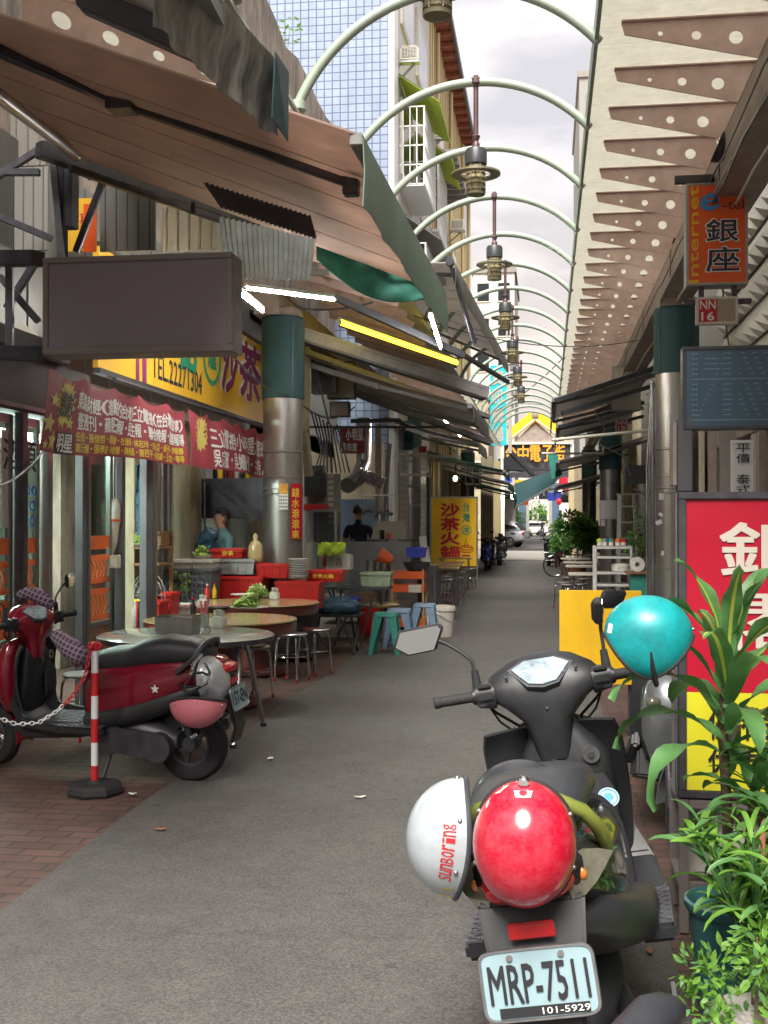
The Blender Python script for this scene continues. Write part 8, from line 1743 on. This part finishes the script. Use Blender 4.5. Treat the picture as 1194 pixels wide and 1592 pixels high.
# ================================================================ small clutter
def bottle(p, label, m, cap, h=.2, r=.03, grp='bottles and jars in the kitchen'):
    t_ = thing('sauce_bottle', label, 'bottle', p, group=grp); b_ = MB(m); b_.lathe([(r*.9, 0), (r, .006), (r, h*.62), (r*.4, h*.82), (r*.38, h)], p, 14); build(b_, 'bottle_body', t_)
    b_ = MB(cap); b_.lathe([(r*.45, h), (r*.45, h+.02), (0, h+.022)], p, 12); build(b_, 'cap', t_)
CL = [('dark soy bottle', 'black_gloss', 'red_plastic'), ('red chilli bottle', 'red_plastic', 'off_white'), ('amber oil bottle', 'sign_amber', 'red_plastic'), ('white seasoning jar', 'off_white', 'green_plastic'), ('brown sauce jar', 'table_red', 'lime')]
# wall shelf behind the person in teal
a, c = P(322, 798, 14.6), P(400, 798, 14.6); t = thing('wall_shelf', 'steel wall shelf of bottles behind the person in teal', 'shelf', (a.x, a.y, a.z)); b = MB('steel'); b.bx(a.x, c.x, a.y, a.y+.25, a.z-.02, a.z); b.bx(a.x, c.x, a.y, a.y+.25, a.z+.42, a.z+.44); build(b, 'boards', t, bev=.003)
for k in range(9):
    q = CL[k % 5]; bottle(V((a.x+.05+(c.x-a.x-.1)*k/8, a.y+.08, a.z+.002)), '%s on the wall shelf behind the person in teal, %s along' % (q[0], ORD[k]), q[1], q[2], rnd.uniform(.16, .24))
for k in range(7):
    q = CL[(k*2) % 5]; bottle(V((a.x+.08+(c.x-a.x-.2)*k/6, a.y+.08, a.z+.442)), '%s on the upper board of the wall shelf, %s along' % (q[0], ORD[k]), q[1], q[2], rnd.uniform(.14, .22))
# goods on the steel counter
a, c = P(500, 886, 18.1), P(560, 886, 18.1)
for k in range(5):
    q = CL[(k+1) % 5]; bottle(V((a.x+(c.x-a.x)*k/4, a.y+.25, a.z+.045)), '%s on the stainless counter, %s from the food warmer' % (q[0], ORD[k]), q[1], q[2])
# hanging ladles and pans in the second kitchen
for k in range(8):
    p = P(566+k*6, 772, 18.9); t = thing('hanging_ladle', 'steel ladle hanging over the stainless counter, %s in the row' % ORD[k], 'ladle', p, group='ladles hanging over the counter'); b = MB('steel'); L = rnd.uniform(.22, .34); b.bar(p, p-Z_*L, .012, .006); b.lathe([(0, -.02), (.03, -.012), (.04, .01), (.036, .012), (.0, -.012)], p-Z_*L, 14, Matrix.Rotation(1.2, 3, 'X')); build(b, 'ladle_body', t)
b = MB('steel'); b.bar(P(562, 770, 18.9), P(612, 770, 18.9), .02, .02); build(b, 'hanging_rail', cat='rail', label='steel rail the ladles hang from')
# boxes and tubs under the counters
for i, (px0, px1, py0, py1, d, m, l) in enumerate(((500, 528, 925, 952, 15.6, 'paper', 'cardboard coloured box under the work table'), (530, 556, 930, 950, 16.2, 'deep_blue', 'deep blue tub in the shade of the work table'), (556, 584, 922, 946, 16.6, 'wood', 'brown carton behind the green stool'), (612, 640, 935, 962, 17.2, 'off_white', 'pale tub on the lower shelf of the orange cart'), (264, 292, 940, 968, 12.3, 'paper', 'paper carton on the floor by the black crate'), (296, 326, 942, 966, 12.5, 'blue_plastic', 'slate blue tub on the floor beside the paper carton'))):
    crate(px0, px1, py0, py1, d, m, l, .3, False, 'box', 'storage_box', 'boxes stored under the counters', 1.0 if 'box' in l or 'carton' in l else .88)
# small things on the tables
p = G(262, 962, .752); 
for k, (px, py, l) in enumerate(((300, 958, 'dark soy bottle on the middle tan table'), (322, 932, 'red chilli bottle on the back tan table'), (333, 930, 'amber oil bottle on the back tan table'))):
    bottle(G(px, py, .753), l, CL[k][1], CL[k][2], .15, .026, 'bottles on the round tables')
t = thing('chopstick_cup', 'steel cup of pink chopsticks on the white table', 'cup', G(318, 975, .757)); p = G(318, 975, .757); b = MB('steel'); b.lathe([(.03, 0), (.034, .003), (.036, .11), (.033, .11), (.03, .01), (0, .01)], p, 18); build(b, 'cup', t)
b = MB('pink_helmet')
for k in range(12): b.bar(p+V((rnd.uniform(-.02, .02), rnd.uniform(-.02, .02), .02)), p+V((rnd.uniform(-.04, .04), rnd.uniform(-.03, .03), .21)), .005, .005)
build(b, 'chopsticks', t)
# scraps on the ground
for i, (px, py, m, l) in enumerate(((206, 1235, 'white_paint', 'white paper scrap on the bricks by the post base'), (420, 1180, 'paper', 'pale scrap on the asphalt near the table foot'), (250, 1290, 'terracotta', 'dry brown leaf on the brick edge'), (560, 1240, 'off_white', 'tiny white scrap in the middle of the lane'), (610, 1060, 'terracotta', 'dry leaf on the lane past the plastic stools'), (1010, 1480, 'terracotta', 'brown leaf on the bricks beside the teal pot'))):
    p = G(px, py, .012); b = MB(m); s_ = rnd.uniform(.015, .03); a_ = rnd.uniform(0, 6); u = V((math.cos(a_), math.sin(a_), 0)); v_ = V((-u.y, u.x, 0)); b.sheet([[p+u*s_*(i_-1)*(1.2 if m != 'terracotta' else 1.6)+v_*s_*(j_-1)*.8*(1-.6*abs(i_-1))+Z_*(.006*abs(i_-1)+.004*abs(j_-1)) for j_ in range(3)] for i_ in range(3)], .0015); build(b, 'litter_scrap', cat='litter', label=l)
# wires and fixings along the hotel side beam, rust streaked bolts
for k, (x, z, r) in enumerate(((1.275, CAMZ+2.50, .010), (1.262, CAMZ+2.66, .007), (1.45, CAMZ+2.49, .012))):
    b = MB('graphite' if k != 2 else 'off_white'); pts = [(x+.006*math.sin(i*1.3), 1+i*.75, z-.035*abs(math.sin(i*PI/3+k))) for i in range(50)]; b.tube(pts, r, 6); build(b, 'beam_cable', cat='cable', label=('black cable clipped along the canopy beam', 'thin black wire high on the canopy beam', 'pale conduit under the canopy beam')[k], group='cables along the canopy beam')
cable([(1.3, 9.2, CAMZ+2.5), (1.9, 12.5, 3.4)], .008, 'wire sagging from the orange sign to the mesh sleeved post')
cable([(-1.6, 14, CAMZ+2.5), (1.3, 17, CAMZ+2.6)], .007, 'thin wire crossing the alley below the lanterns')
cable([(-3.1, 11, 3.3), (-3.0, 13.5, 3.1), (-3.0, 18, 3.4)], .012, 'loose black cable between the stainless post and the kitchen')

# crowded small signs at the far end
FS = [(788, 738, 66, .6, .9, 'deep_blue', '', 'white_text'), (806, 752, 74, .9, .5, 'sign_amber', '', 'red_text'), (876, 752, 64, .5, .8, 'sign_red', '', 'yellow_text'), (862, 772, 84, 1.0, .6, 'deep_blue', '', 'white_text'), (812, 778, 88, .9, .7, 'sign_orange', '', 'white_text')]
for i, (px, py, d, w_, h_, m, s_, tm) in enumerate(FS):
    p = P(px, py, d); t = thing('shop_sign', 'small %s shop sign crowded at the far end, %s in the cluster' % ({'sign_red': 'red', 'white_paint': 'white', 'deep_blue': 'deep blue', 'sign_amber': 'amber', 'sign_lime': 'lime', 'sign_orange': 'orange'}[m], ORD[i]), 'sign', p, group='small shop signs at the far end')
    b = MB(m); b.bx(p.x-w_/2, p.x+w_/2, p.y, p.y+.15, p.z-h_/2, p.z+h_/2); build(b, 'panel', t, bev=.01)
    b = MB('dark_steel'); s2 = -1 if px < 830 else 1; b.bar(V((p.x, p.y+.07, p.z+h_/2+.03)), V((p.x+s2*.9, p.y+.07, p.z+h_/2+.03)), .05, .05); build(b, 'bracket_arm', t)
